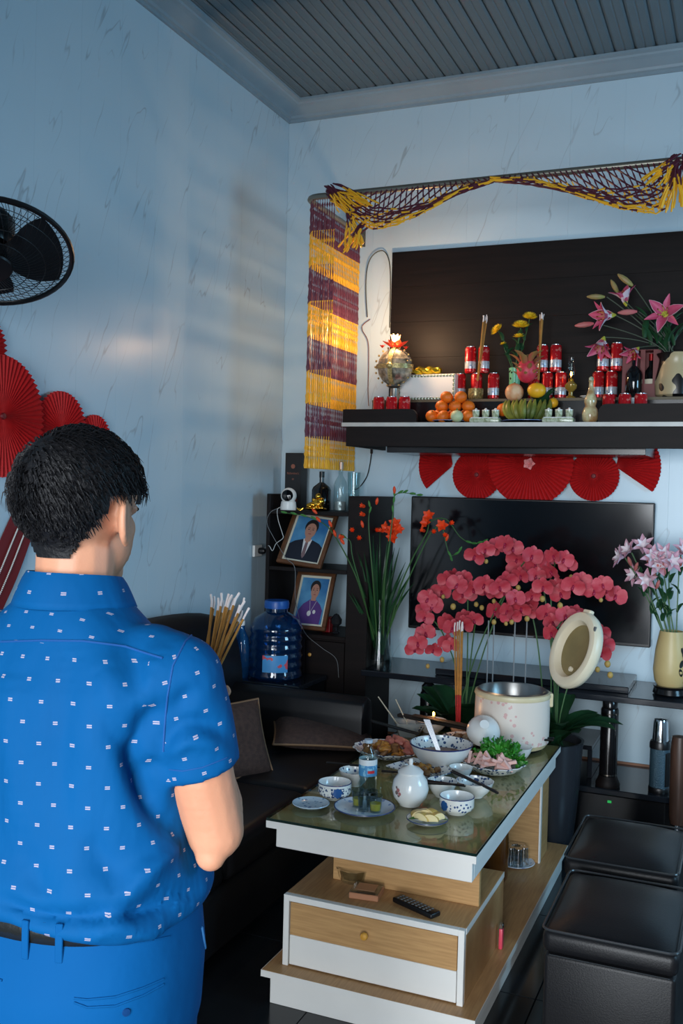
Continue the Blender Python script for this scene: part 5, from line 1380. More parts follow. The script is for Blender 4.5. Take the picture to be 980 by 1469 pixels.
for i, (a, c_, d_) in enumerate(PL):
    q = aty(a, c_, p.y - .04 + .03 * math.sin(i * 2)); base_ = top + Vector((.012 * (i % 4 - 1.5), .01 * (i % 3 - 1), 0))
    f_ = thing('pale_flower', 'pale pink and white flower on a green stalk in the cream vase', 'flower', base_, group='pale flowers in the cream vase')
    e = q - base_; dd = Vector(d_).normalized()
    G().tube(bez((0, 0, 0), (e.x * .2, 0, .09), e * .8 - dd * .03, e - dd * .006, 8), .003, 5).build('stem', m_stem, f_)
    place('blossom', plp, f_, aim(e, d_, i * .7, 1.4))
    place('bud', pbud, f_, aim(e * .85 + Vector((.02 * (i % 3 - 1), -.01, 0)), (.3 * (i % 3 - 1), -.3, .9)))
    for k in range(3): place('leaf', leafmesh(.075, .018, 1.0, m_leaf) if i + k == 0 else bpy.data.meshes['leaf'], f_, Matrix.Translation(e * (.35 + .2 * k)) @ Matrix.Rotation(k * 2.3 + i, 4, 'Z') @ Matrix.Scale(.7, 4))

# ------------------------------------------------------------------ wall fan
fc_ = atx(-10, 364, XL + .27)
fn_ = thing('wall_fan', 'black wall fan with wire cage tilted downward on the side wall', 'fan', (XL, fc_.y, fc_.z + .05))
m_fan = M('fan_black', (18, 18, 20), .35)
G().b2((.001, -.07, -.10), (.03, .07, .12)).build('wall_plate', m_fan, fn_, False, .008, 2)
C0 = fc_ - fn_.location
nd = Vector((.30, -.34, -.80)).normalized()
G().tube(spline([(.02, 0, .05), (.10, 0, .12), C0 - nd * .16 + Vector((-.03, 0, .03)), C0 - nd * .13], 5), .018, 10).build('arm', m_fan, fn_)
T4 = aim(C0, nd)
G().lathe([(.0, -.16), (.04, -.155), (.062, -.12), (.06, -.05), (.045, -.03)], 22, T=T4).build('motor', m_fan, fn_)
RF = .225
def cage(zf, name):
    g = G()
    for k in range(64):
        a = 2 * PI * k / 64
        pts = []
        for i in range(9):
            f = i / 8; r = .055 + (RF - .055) * f
            an = a + .35 * f
            pts.append((r * math.cos(an), r * math.sin(an), zf(f)))
        g.tube(pts, .0011, 3, T=T4)
    for f in (.0, .28, .55, .8):
        r = .055 + (RF - .055) * f
        g.tube([(r * math.cos(2 * PI * i / 40), r * math.sin(2 * PI * i / 40), zf(f)) for i in range(41)], .0015, 4, T=T4)
    g.build(name, m_fan, fn_)
cage(lambda f: .052 * (1 - f ** 2.5) + .0, 'front_cage'); cage(lambda f: -.052 * (1 - f ** 2.5) - .0, 'rear_cage')
G().tube([(RF * math.cos(2 * PI * i / 48), RF * math.sin(2 * PI * i / 48), 0) for i in range(49)], .008, 8, T=T4).build('rim_ring', m_fan, fn_)
G().lathe([(.058, .052), (.055, .058), (0, .060)], 24, T=T4).build('front_badge', m_fan, fn_)
G().lathe([(.036, -.02), (.038, .02), (0, .032)], 20, T=T4).build('hub', m_fan, fn_)
for k in range(3):
    a0 = k * 2 * PI / 3
    def blade(u, v, a0=a0):
        r = .035 + .165 * v; a = a0 + (u - .5) * (1.15 + .35 * math.sin(PI * v)) + .25 * v
        return (r * math.cos(a), r * math.sin(a), (u - .5) * -.045)
    G().grid(blade, 8, 8, T=T4, th=.0).build('blade', M('fan_blade', (26, 28, 32), .3), fn_)

# ------------------------------------------------------------------ the meal on the glass table
TT0 = TZ + .0006
def tp(px_, py_, z=TT0): q = atz(px_, py_, z); return Vector((q.x, min(q.y, 3.93), z))
def pattern(name, base_rgb, ink, scale, thr, z0=None, z1=None):
    m, N, L, b = node_mat(name, .18, coat=.3)
    tc = N.new('ShaderNodeTexCoord'); vo = N.new('ShaderNodeTexVoronoi'); vo.inputs['Scale'].default_value = scale; L.new(tc.outputs['Object'], vo.inputs['Vector'])
    nz = N.new('ShaderNodeTexNoise'); nz.inputs['Scale'].default_value = scale * .35; L.new(tc.outputs['Object'], nz.inputs['Vector'])
    f = mth(N, L, 'LESS_THAN', vo.outputs['Distance'], mth(N, L, 'MULTIPLY', nz.outputs[0], thr * 2))
    if z0 is not None:
        sp = N.new('ShaderNodeSeparateXYZ'); L.new(tc.outputs['Object'], sp.inputs[0])
        f = mth(N, L, 'MULTIPLY', f, mth(N, L, 'MULTIPLY', mth(N, L, 'GREATER_THAN', sp.outputs[2], z0), mth(N, L, 'LESS_THAN', sp.outputs[2], z1)))
    L.new(mixc(N, L, f, base_rgb, ink), b.inputs['Base Color']); return m
m_mos = pattern('blue_mosaic_glaze', (214, 218, 214), (44, 70, 112), 130, .42, .010, .046)
m_dot = pattern('blue_dot_glaze', (220, 222, 218), (60, 84, 130), 90, .30, .012, .044)
m_por2 = pattern('blue_rim_print', (222, 224, 222), (62, 84, 122), 70, .34)
m_paleb = pattern('pale_blue_print', (176, 196, 210), (110, 140, 170), 60, .25)
m_plb = pattern('light_blue_plate', (206, 216, 228), (130, 156, 196), 40, .22)
m_bluel = M('cobalt_line', (44, 62, 110), .25)
def bowl(name, label, p, r, h, kind='round', mat=m_porc, rim=None, inner=m_porc, grp=None, flat=False):
    t = thing(name, label, 'bowl', p, group=grp)
    if kind == 'cyl': pr = [(r * .55, 0), (r * .60, .004), (r * .92, h * .28), (r, h * .45), (r, h)]
    else: pr = [(r * .45, 0), (r * .48, h * .08), (r * .70, h * .30), (r * .90, h * .66), (r, h)]
    G().lathe(pr, 36, cap='b').build('body', mat, t)
    G().lathe([(r, h + .0002), (r * .96, h + .0006), (r * .955, h * .96), (r * .84, h * .6), (r * .55, h * .24), (0, h * .16)], 36, cap=False).build('inside', inner, t)
    if rim: G().lathe([(r * 1.004, h * .965), (r * 1.006, h * 1.004), (r * .975, h * 1.012)], 36, cap=False).build('rim_line', rim, t)
    return t
p = tp(480, 1145); bw1 = bowl('rice_bowl', 'blue mosaic rice bowl beside the pale saucer and water bottle', p, 24 * mpp(p), .055, 'cyl', m_mos, m_bluel)
p = tp(655, 1166); bw2 = bowl('rice_bowl', 'white rice bowl with blue dots beside the lime plate', p, 25 * mpp(p), .055, 'cyl', m_dot, m_bluel)
for b_, a0 in ((bw1, -1.0), (bw2, -2.1)):                    # blue flower medallion on the bowls
    r = (24 if b_ is bw1 else 25) * mpp(b_.location) * 1.01; g = G()
    for k in range(9):
        du, dv = (0, 0) if k == 0 else (math.cos(k * PI / 4) * .010, math.sin(k * PI / 4) * .010)
        vs = []
        for i in range(10):
            an = 2 * PI * i / 10; th_ = a0 + (du + .0062 * math.cos(an)) / r
            vs.append((r * math.cos(th_), r * math.sin(th_), .032 + dv + .0062 * math.sin(an)))
        g.add(vs, [tuple(range(10))])
    g.build('flower_medallion', M('cobalt_flower', (40, 84, 140), .25), b_, False)
def plate(name, label, px_, py_, rp, mat, h=.016, rim=None, wob=None, sq=(1, 1), grp=None, rot=0):
    p = tp(px_, py_); t = thing(name, label, 'plate', p, rot, grp); r = rp * mpp(p)
    G().lathe([(r * .55, 0), (r * .60, .002), (r * .80, h * .35), (r, h), (r * .985, h + .002), (r * .78, h * .5), (r * .55, .005), (0, .0045)], 48, wob=wob, sq=sq).build('body', mat, t)
    if rim: G().lathe([(r * 1.003, h), (r * .995, h + .0025), (r * .97, h + .0018)], 48, cap=False, wob=wob, sq=sq).build('rim_line', rim, t)
    return t, p, r
plate('saucer', 'pale blue saucer on the glass corner beside the mosaic bowl', 446, 1157, 27, m_paleb, .012)
t, pp_, pr_ = plate('glass_plate', 'light blue plate carrying small drinking glasses beside the water bottle', 523, 1163, 44, m_plb, .014, m_bluel)
def tumbler(p, r, h, label, liquid=None, grp=None):
    t = thing('drinking_glass', label, 'glass', p, group=grp)
    G().lathe([(r * .8, 0), (r, h), (r * .93, h), (r * .74, .005), (0, .005)], 20).build('body', g_clear, t)
    if liquid: G().lathe([(r * .73, .0055), (r * .82, h * .52), (0, h * .521)], 18).build('drink', liquid, t)
    return t
m_tea = M('yellow_drink', (206, 186, 70), .08, alpha=.85)
pz_ = .0065
tumbler(pp_ + Vector((-.028, .012, pz_)), .020, .052, 'small glass of yellow drink standing behind the clear glass', m_tea)
tumbler(pp_ + Vector((.004, -.018, pz_)), .020, .050, 'small empty clear glass between the two yellow drinks')
tumbler(pp_ + Vector((.040, -.010, pz_)), .022, .052, 'small glass of yellow drink nearest the teapot', m_tea)
tumbler(pp_ + Vector((.012, .030, pz_)), .020, .052, 'small bluish glass standing behind the clear glass on the plate', M('bluish_water', (170, 190, 214), .1, alpha=.5))
# water bottle
p = tp(527, 1139); s_ = mpp(p); t = thing('water_bottle', 'small clear plastic water bottle with a blue label', 'bottle', p)
G().lathe([(11 * s_, 0), (13 * s_, 3 * s_), (12.5 * s_, 12 * s_), (13.2 * s_, 16 * s_), (11.5 * s_, 22 * s_), (13.2 * s_, 28 * s_), (13.2 * s_, 52 * s_), (11 * s_, 60 * s_), (5.5 * s_, 68 * s_), (5.2 * s_, 74 * s_)], 24).build('body', g_clear, t)
G().lathe([(11 * s_, 2 * s_), (10.5 * s_, 24 * s_), (12.2 * s_, 28 * s_), (12.2 * s_, 48 * s_), (0, 48.2 * s_)], 20).build('water', glass('bottle_water', (222, 232, 236), .02, .3), t)
ml, N, L, b = node_mat('water_label_print', .4)
tc = N.new('ShaderNodeTexCoord'); sp = N.new('ShaderNodeSeparateXYZ'); L.new(tc.outputs['Object'], sp.inputs[0])
nz = N.new('ShaderNodeTexNoise'); nz.inputs['Scale'].default_value = 60; L.new(tc.outputs['Object'], nz.inputs['Vector'])
top_ = mth(N, L, 'GREATER_THAN', sp.outputs[2], 44 * s_)
L.new(mixc(N, L, top_, mixc(N, L, mth(N, L, 'GREATER_THAN', nz.outputs[0], .55), (70, 140, 190), (130, 186, 214)), (214, 222, 226)), b.inputs['Base Color'])
G().lathe([(13.35 * s_, 28.5 * s_), (13.35 * s_, 52 * s_)], 24, cap=False).build('label_band', ml, t)
G().lathe([(5.8 * s_, 74.2 * s_), (6 * s_, 79 * s_), (0, 79.2 * s_)], 16).build('cap', M('pale_blue_cap', (170, 190, 206), .35), t)
vs = []
for i in range(7):
    a = -PI / 2 + .35 + i * .13
    for z_ in (33, 37): vs.append((13.5 * s_ * math.cos(a), 13.5 * s_ * math.sin(a), z_ * s_))
G().add(vs, [(2 * i, 2 * i + 2, 2 * i + 3, 2 * i + 1) for i in range(6)]).build('red_logo_bar', M('red_logo', (196, 50, 60), .4), t, False)
# teapot
p = tp(588, 1154); s_ = mpp(p); t = thing('teapot', 'white porcelain teapot with a small flower print and knobbed lid', 'teapot', p, .0)
G().lathe([(15 * s_, 0), (16 * s_, 2 * s_), (24 * s_, 12 * s_), (26.5 * s_, 24 * s_), (24 * s_, 36 * s_), (18 * s_, 44 * s_), (17 * s_, 46 * s_)], 32).build('body', m_porc, t)
G().lathe([(18.5 * s_, 46.2 * s_), (18.5 * s_, 48 * s_), (13 * s_, 53 * s_), (5 * s_, 56 * s_), (2.5 * s_, 58 * s_), (3.4 * s_, 62 * s_), (2.4 * s_, 66 * s_), (0, 67 * s_)], 28).build('lid', m_porc, t)
G().tube(bez((-12 * s_, 20 * s_, 20 * s_), (-17 * s_, 31 * s_, 22 * s_), (-15 * s_, 28 * s_, 40 * s_), (-19 * s_, 33 * s_, 47 * s_), 8), [6 * s_, 5.5 * s_, 5 * s_, 4.6 * s_, 4.2 * s_, 4 * s_, 3.6 * s_, 3.4 * s_, 3.4 * s_], 10).build('spout', m_porc, t)
g = G()
for k, (a, z_, rr, mi) in enumerate(((-1.95, 26, 3, 0), (-2.05, 22, 3, 1), (-1.85, 21, 2.6, 0), (-1.95, 18, 2.4, 1), (-2.1, 29, 2, 1), (-1.1, 33, 2.0, 0))):
    vs = []
    R0 = 26.9 * s_ * (1 - .0016 * (z_ - 24) ** 2)
    for i in range(8):
        an = 2 * PI * i / 8; th_ = a + rr * math.cos(an) / 26; vs.append((R0 * math.cos(th_), R0 * math.sin(th_), (z_ + rr * math.sin(an)) * s_))
    g.add(vs, [tuple(range(8))], mi)
g.build('flower_print', [M('rose_print', (170, 110, 110), .3), M('sepia_print', (110, 96, 92), .3)], t, False)
# limes
t, lp_, lr_ = plate('lime_plate', 'small white plate of lime wedges on green leaves', 613, 1180, 30, m_porc, .013, m_bluel)
lmf = leafmesh(.06, .022, .3, m_leafb, 1.35, .2)
lvs = thing('lime_leaves', 'green leaves under the lime wedges', 'leaves', lp_ + Vector((0, 0, .008)))
for k in range(5): place('leaf', lmf, lvs, Matrix.Rotation(k * .9 + .2, 4, 'Z') @ Matrix.Translation((.004, 0, .001)))
wd = G()
vs = []
nW = 10
for i in range(nW + 1):
    a = PI * i / nW
    vs += [(math.cos(a) * .021, -.008, math.sin(a) * .017), (math.cos(a) * .023, .008, math.sin(a) * .012)]
vs += [(0, -.010, 0), (0, .008, 0)]
fs = [(2 * i, 2 * i + 2, 2 * i + 3, 2 * i + 1) for i in range(nW)] + [(2 * nW + 2, 2 * i + 2, 2 * i) for i in range(nW)] + [(2 * nW + 3, 2 * i + 1, 2 * i + 3) for i in range(nW)] + [(0, 1, 2 * nW + 3, 2 * nW + 2), (2 * nW, 2 * nW + 2, 2 * nW + 3, 2 * nW + 1)]
wm = G().add(vs, fs, [1] * nW + [0] * (2 * nW) + [0, 0]).mesh('wedge', [M('lime_flesh', (232, 214, 160), .4, var=(80, .5), rgb2=(240, 226, 180)), M('lime_rind', (206, 170, 90), .4)], False)
for k, (dx, dy, dz_, rz) in enumerate(((-.026, .004, .010, .4), (-.010, -.016, .010, -.3), (.014, -.014, .010, .2), (.028, .0, .012, .9), (-.006, .010, .014, .1), (.010, .012, .016, -.5))):
    t = thing('lime_wedge', 'lime wedge piled on the leafy plate', 'fruit', lp_ + Vector((dx, dy, dz_ + .006)), rz, 'lime wedges')
    o = link('flesh', wm, t); o.rotation_euler = (.25, 0, 0); o.scale = (1.2, 1.3, 1.35)
# platters and bowls of food
sc6 = lambda a, k: 1 + .035 * math.cos(14 * a)
t, mp_, mr_ = plate('meat_platter', 'scalloped blue and white platter heaped with sliced meat', 556, 1084, 50, m_por2, .030, None, sc6, (1, .92))
def heap(name, label, p, r, h, n, mats, size, cat='food', flat=.6, seed=1, sq=(1, 1)):
    """a pile of uneven pieces: a mound with many small lumps on it, each piece a part"""
    rnd = random.Random(seed); t = thing(name, label, cat, p)
    for k in range(n):
        a = rnd.uniform(0, 2 * PI); q = rnd.random() ** .5; d_ = r * q
        z_ = h * (1 - q * q) * .85 + size * .3
        s_ = size * rnd.uniform(.7, 1.25)
        g = G().ell((0, 0, 0), (s_, s_ * rnd.uniform(.5, .8), s_ * flat * rnd.uniform(.6, 1)), 9, 6, 0, None, lambda aa, ph, f=rnd.uniform(0, 6): 1 + .18 * math.sin(3 * aa + f) * math.cos(2 * ph + f))
        o = g.build('piece', mats[k % len(mats)], t)
        o.location = (d_ * math.cos(a) * sq[0], d_ * math.sin(a) * sq[1], z_); o.rotation_euler = (rnd.uniform(-.7, .7), rnd.uniform(-.7, .7), rnd.uniform(0, 6))
    return t
m_pork = M('pink_meat', (170, 92, 80), .5, var=(40, .7), rgb2=(200, 130, 116)); m_chick = M('golden_chicken', (176, 122, 48), .45, var=(30, .8), rgb2=(140, 84, 30)); m_brown = M('brown_stew', (130, 90, 50), .5, var=(40, .8), rgb2=(90, 58, 34))
heap('sliced_pork', 'heap of pinkish sliced meat on the scalloped platter', mp_ + Vector((.02, .035, .012)), .072, .042, 34, [m_pork], .023, seed=3)
heap('chicken_pieces', 'heap of golden brown chicken on the scalloped platter', mp_ + Vector((-.005, -.035, .012)), .072, .042, 34, [m_chick, m_chick, m_brown], .022, seed=5)
p = tp(632, 1100); sr = 45 * mpp(p)
sb = bowl('soup_bowl', 'large white soup bowl with blue print inside and a metal spoon', p, sr, .088, 'round', m_porc, m_bluel, m_por2)
p_soup = p
t = thing('soup', 'brown broth filling the large soup bowl', 'soup', p + Vector((0, 0, .050)))
G().lathe([(sr * .76, 0), (0, .0005)], 30).build('surface', M('brown_broth', (110, 70, 40), .3), t)
t = thing('spoon', 'steel spoon standing in the large soup bowl', 'spoon', p + Vector((-.01, .0, .060)))
e = aty(612, 1032, p.y + .02) - t.location
sid = Vector((1, .3, 0)).normalized()
G().add([sid * -.008, sid * .008, e + sid * .012, e - sid * .012] + [v + Vector((0, .002, 0)) for v in (sid * -.008, sid * .008, e + sid * .012, e - sid * .012)], [(0, 1, 2, 3), (7, 6, 5, 4), (0, 4, 5, 1), (1, 5, 6, 2), (2, 6, 7, 3), (3, 7, 4, 0)]).build('handle', M('steel', (150, 154, 160), .25, 1.0), t, False)
G().ell((0, 0, -.012), (.022, .016, .007), 12, 8).build('bowl', M('steel', (0, 0, 0)), t)
# squarish plate with fried food
p = tp(606, 1112); t = thing('square_plate', 'squared blue and white plate of fried food behind the teapot', 'plate', p, -.35)
w2 = 42 * mpp(p)
G().grid(lambda u, v: ((u - .5) * 2 * w2, (v - .5) * 1.5 * w2, .006 + .022 * max(abs(2 * u - 1), abs(2 * v - 1)) ** 3), 12, 12, th=.004).build('body', m_por2, t)
heap('fried_food', 'pieces of brown fried food on the squared plate', p + Vector((0, 0, .012)), .055, .016, 22, [m_brown, m_chick], .017, seed=8)
# row of small bowls
p = tp(509, 1126); bowl('rice_bowl', 'plain white rice bowl half hidden behind the water bottle', p, 23 * mpp(p), .052, 'round', m_porc, None, m_por2)
p = tp(634, 1142); bowl('rice_bowl', 'white rice bowl with blue inner print just behind the teapot', p, 22 * mpp(p), .052, 'round', m_porc, None, m_por2); q1 = p
p = tp(681, 1142); bowl('rice_bowl', 'white rice bowl with chopsticks across it behind the dotted bowl', p, 27 * mpp(p), .052, 'round', m_porc, None, m_por2); q2 = p
p = tp(661, 1116); bowl('dip_bowl', 'small translucent white bowl beside the soup bowl', p, 17 * mpp(p), .040, 'round', M('milky_glass', (200, 204, 206), .15), None, m_porc)
p = tp(743, 1090); bowl('rice_bowl', 'white rice bowl with chopsticks beside the rice cooker', p, 20 * mpp(p), .050, 'round', m_porc, None, m_porc); q3 = p
p = tp(590, 1052); bowl('rice_bowl', 'blue and white rice bowl behind the meat platter', p, 22 * mpp(p), .045, 'round', m_por2, None, m_porc)
p = tp(618, 1050); bowl('rice_bowl', 'white rice bowl stacked near the dark board behind the soup bowl', p, 24 * mpp(p), .050, 'round', m_porc, m_bluel, m_porc)
# overturned bowl
q = aty(694, 1046, 3.62); t = thing('overturned_bowl', 'plain white bowl lying on its side beside the incense sticks', 'bowl', Vector((q.x, 3.62, max(q.z, TZ + .062))))
t.rotation_euler = Vector((-.25, .75, -.60)).to_track_quat('Z', 'Y').to_euler()
G().lathe([(.018, -.045), (.020, -.040), (.045, -.022), (.060, .002), (.064, .018), (.060, .018), (.054, .002), (.040, -.016), (0, -.030)], 32).build('body', m_porc, t)
# herb and ham platter
t, vp_, vr_ = plate('herb_platter', 'scalloped platter of green herbs and pale ham pieces', 708, 1106, 45, m_por2, .034, None, sc6)
m_herb = M('bright_herb', (66, 150, 44), .45, var=(30, .9), rgb2=(34, 104, 34))
hb2 = thing('fresh_herbs', 'heap of bright green herbs on the scalloped platter', 'herbs', vp_ + Vector((.0, .045, .018)))
hl = G().grid(lambda u, v: ((u - .5) * .034 * (1 - .5 * v), v * .045, .010 * math.sin(6 * u) * math.sin(4 * v) + .012 * v), 6, 6).mesh('leaf', m_herb)
rnd = random.Random(4)
for k in range(85):
    a = rnd.uniform(0, 2 * PI); q = rnd.random() ** .5
    o = link('leaf', hl, hb2, (q * .088 * math.cos(a), q * .055 * math.sin(a), .056 * (1 - q * q) + .006)); o.rotation_euler = (rnd.uniform(-.6, 1.2), rnd.uniform(-.8, .8), rnd.uniform(0, 6)); o.scale = (rnd.uniform(.7, 1.2),) * 3
m_ham = M('pale_ham', (222, 178, 168), .5, var=(30, .4), rgb2=(206, 158, 146))
hamm = G().box((0, 0, 0), (.052, .036, .011)).mesh('slice', m_ham, False, .001, 1)
ham2 = G().prism([(-.028, 0), (.030, -.004), (.004, .040)], .010).mesh('slice', m_ham, False)
for k in range(20):
    a = rnd.uniform(-2.9, -.1); q = .25 + .55 * rnd.random()
    t = thing('ham_slice', 'pale pink ham piece on the herb platter', 'food', vp_ + Vector((q * .115 * math.cos(a), q * .095 * math.sin(a) + .002, .026 + .024 * (1 - q) + .005 * (k % 3))), rnd.uniform(0, 6), 'ham pieces on the herb platter')
    o = link('slice', hamm if k % 3 else ham2, t); o.rotation_euler = (rnd.uniform(-.5, .6), rnd.uniform(-.4, .4), 0)
# chopsticks
m_chop = M('black_chopstick', (22, 20, 20), .35)
def sticks(pairs, label, grp):
    for (a, b_) in pairs:
        t = thing('chopstick', label, 'chopstick', a, group=grp); e = b_ - a
        G().tube([e * 0, e * .5, e], [.0046, .0042, .0028], 6).build('shaft', m_chop, t)
        G().tube([e * -.02, e * .04], .0042, 6).build('end_cap', M('dull_cap', (60, 56, 54), .3, .6), t)
def at_h(px_, py_, h): return atz(px_, py_, TZ + h)
sticks([(at_h(713, 1137, .052), at_h(649, 1105, .056)), (at_h(709, 1134, .053), at_h(647, 1107, .056))], 'black chopstick resting on the bowl behind the dotted bowl', 'chopsticks behind the dotted bowl')
sticks([(at_h(606, 1119, .056), at_h(668, 1128, .056)), (at_h(606, 1123, .056), at_h(666, 1126, .057))], 'black chopstick resting on the bowl behind the teapot', 'chopsticks behind the teapot')
sticks([(at_h(793, 1059, .053), at_h(690, 1058, .055)), (at_h(792, 1062, .053), at_h(692, 1056, .055))], 'black chopstick resting on the bowl beside the rice cooker', 'chopsticks beside the rice cooker')
sticks([(at_h(470, 1094, .054), at_h(545, 1101, .056)), (at_h(548, 1106, .054), at_h(576, 1108, .054))], 'dark chopstick lying behind the water bottle', 'chopsticks behind the water bottle')
sticks([(at_h(534, 1034, .05), at_h(602, 1052, .055)), (at_h(536, 1036, .05), at_h(600, 1054, .055))], 'black chopstick lying on the bowls behind the meat platter', 'chopsticks behind the platter')
# glass dish with two pale sticks
p = tp(540, 1050); p.x = max(p.x, TX0 + .06); s_ = mpp(p); t = thing('glass_dish', 'square frosted glass dish with two pale sticks behind the meat platter', 'dish', p, .5)
G().add([(-.03, -.03, 0), (.03, -.03, 0), (.03, .03, 0), (-.03, .03, 0), (-.05, -.05, .06), (.05, -.05, .06), (.05, .05, .06), (-.05, .05, .06)], [(3, 2, 1, 0), (0, 1, 5, 4), (1, 2, 6, 5), (2, 3, 7, 6), (3, 0, 4, 7)]).build('body', M('frosted_glass', (150, 156, 154), .25, alpha=.55), t, False)
for k, (a, c_) in enumerate((((524, 1036), (543, 1000)), ((548, 1040), (568, 1004)))):
    A = Vector(p) + Vector((-.02 + .04 * k, 0, .02)); B = aty(c_[0], c_[1], p.y + .04)
    q = thing('pale_stick', 'pale wooden stick leaning in the square glass dish', 'stick', A, group='pale sticks in the glass dish')
    G().tube([(0, 0, 0), B - A], [.003, .0025], 6).build('shaft', M('pale_wood', (176, 170, 150), .6), q)
    G().ell(B - A, .003, 6, 4).build('tip', M('pale_wood', (0, 0, 0)), q)
# dark wooden board carrying a tiny flame
A, B = at_h(572, 1025, .075), at_h(684, 1047, .075)
A.y = min(A.y, 3.9); d_ = (B - A); L_ = d_.length
bd = thing('dark_wood_board', 'long dark wooden strip laid over the bowls behind the soup', 'board', A, math.atan2(d_.y, d_.x))
G().b2((0, -.014, -.008), (L_, .014, .006)).build('strip', M('burnt_wood', (30, 24, 20), .6), bd, False, .003, 1)
G().b2((L_ * .2, -.018, .0065), (L_ * .9, .012, .014)).build('upper_strip', M('smoky_wood', (48, 36, 26), .6), bd, False, .003, 1)
fl_ = at_h(622, 1030, .09)
t = thing('candle_flame', 'tiny candle stub burning on the dark wooden strip', 'candle', A.lerp(B, .46) + Vector((0, 0, .0142)))
G().lathe([(.006, 0), (.006, .008), (0, .009)], 10).build('stub', M('wax', (206, 170, 120), .5), t)
G().ell((0, 0, .016), (.005, .005, .009), 10, 8).build('flame', M('candle_fire', (255, 190, 90), .5, emit=((255, 150, 50), 40)), t)
l2 = bpy.data.lights.new('candle_light', 'POINT'); l2.energy = .25; l2.color = (1, .55, .25); l2.shadow_soft_size = .01
link('candle_light', l2, t, (0, -.006, .035))
# plate of cooked food further back, incense in a rice lump
t, fp_, fr_ = plate('food_plate', 'blue and white plate of brown food behind the herb platter', 668, 1066, 34, m_por2, .022, None, sc6)
heap('stewed_food', 'brown stewed food on the plate beside the overturned bowl', fp_ + Vector((0, 0, .010)), .055, .020, 20, [m_brown, M('rice_grey', (160, 140, 116), .6)], .016, seed=11)
p = tp(664, 1046); rl = thing('sticky_rice_cake', 'lump of pale sticky rice holding the incense sticks', 'food', p)
G().ell((0, 0, .022), (.034, .030, .024), 16, 10, wob=lambda a, ph: 1 + .06 * math.sin(5 * a + 4 * ph)).build('lump', M('sticky_rice', (196, 160, 136), .6, bump=(120, .8)), rl)
G().ell((-.024, .0, .034), (.010, .012, .010), 10, 6).build('crumb', MATS['sticky_rice'], rl)
yb_ = p.y
tops = [aty(a, c_, yb_ + .02) for a, c_ in ((652, 893), (656, 892), (659, 890), (662, 893), (664, 892))]
incense('incense_stick', 'red-stemmed incense stick standing in the rice cake', [p + Vector((-.008 + .004 * k, .003 * (k % 2), .04)) for k in range(5)], tops, 'incense sticks in the rice cake', r=.0034, red=.28, tip=.09)

# ------------------------------------------------------------------ rice cooker
p = tp(757, 1046); s_ = mpp(p); R_ = 52 * s_
p.y = min(p.y, TY1 - R_ * .85)
rc = thing('rice_cooker', 'cream rice cooker with pink blossom print and its lid open', 'rice cooker', p)
H_ = 80 * s_
mrc, N, L, b = node_mat('cooker_blossom_print', .35)
tc = N.new('ShaderNodeTexCoord'); vo = N.new('ShaderNodeTexVoronoi'); vo.inputs['Scale'].default_value = 40; L.new(tc.outputs['Object'], vo.inputs['Vector'])
nz = N.new('ShaderNodeTexNoise'); nz.inputs['Scale'].default_value = 9; L.new(tc.outputs['Object'], nz.inputs['Vector'])
f = mth(N, L, 'MULTIPLY', mth(N, L, 'LESS_THAN', vo.outputs['Distance'], .30), mth(N, L, 'GREATER_THAN', nz.outputs[0], .57))
L.new(mixc(N, L, mth(N, L, 'MULTIPLY', f, .45), (224, 212, 200), (206, 96, 110)), b.inputs['Base Color'])
m_cream = M('aged_cream_plastic', (222, 208, 172), .35, var=(14, .35), rgb2=(196, 174, 128))
G().lathe([(R_ * .80, 0), (R_ * .82, .012)], 40).build('foot_ring', m_blackp, rc)
G().lathe([(R_ * .90, .0125), (R_ * .98, .03)], 44).build('lower_trim', m_cream, rc)
G().lathe([(R_ * .985, .0305), (R_, H_ * .5), (R_ * .99, H_ * .90)], 44, cap=False).build('shell', mrc, rc)
G().lathe([(R_ * 1.0, H_ * .901), (R_ * 1.02, H_ * .93), (R_ * 1.0, H_ * .98), (R_ * .93, H_)], 44, cap=False).build('upper_trim', m_cream, rc)
G().lathe([(R_ * .95, H_ * 1.0), (R_ * .90, H_ * 1.02), (R_ * .88, H_ * 1.0), (R_ * .86, H_ * .30), (0, H_ * .28)], 44, cap=False).build('inner_pot', M('pot_aluminium', (150, 150, 148), .3, .9), rc)
# rice inside
ri = thing('cooked_rice', 'white cooked rice inside the open rice cooker', 'rice', p + Vector((0, 0, H_ * .70)))
G().grid(lambda u, v: (R_ * .84 * v * math.cos(2 * PI * u), R_ * .84 * v * math.sin(2 * PI * u), .006 * math.sin(9 * u * 2 * PI) * v), 30, 8).build('rice', M('rice_white', (206, 204, 196), .6, bump=(200, 1)), ri)
# control panel: rounded upright oval
to_cam = math.atan2(CAM.y - p.y, CAM.x - p.x)
a0 = to_cam - .62
def wrap(pts, rr, off=0.0): return [(rr * math.cos(a0 + u / rr), rr * math.sin(a0 + u / rr), z_) for u, z_ in pts]
def panel(w2, z0, z1, rr, name, mat, parent):
    n = 16; vs = []; fs = []
    for j in range(n + 1):
        z_ = z0 + (z1 - z0) * j / n; q = (j / n)
        ww = w2 * (1 if q < .55 else math.sqrt(max(0.02, 1 - ((q - .55) / .45) ** 2)))
        for i in range(7): vs.append(wrap([((i / 6 - .5) * 2 * ww, z_)], rr)[0])
    for j in range(n):
        for i in range(6): fs.append((j * 7 + i, j * 7 + i + 1, (j + 1) * 7 + i + 1, (j + 1) * 7 + i))
    return G().add(vs, fs).build(name, mat, parent)
pn = panel(14.5 * s_, .016, 45 * s_, R_ * 1.015, 'control_panel', M('mustard_panel', (206, 156, 60), .4), rc)
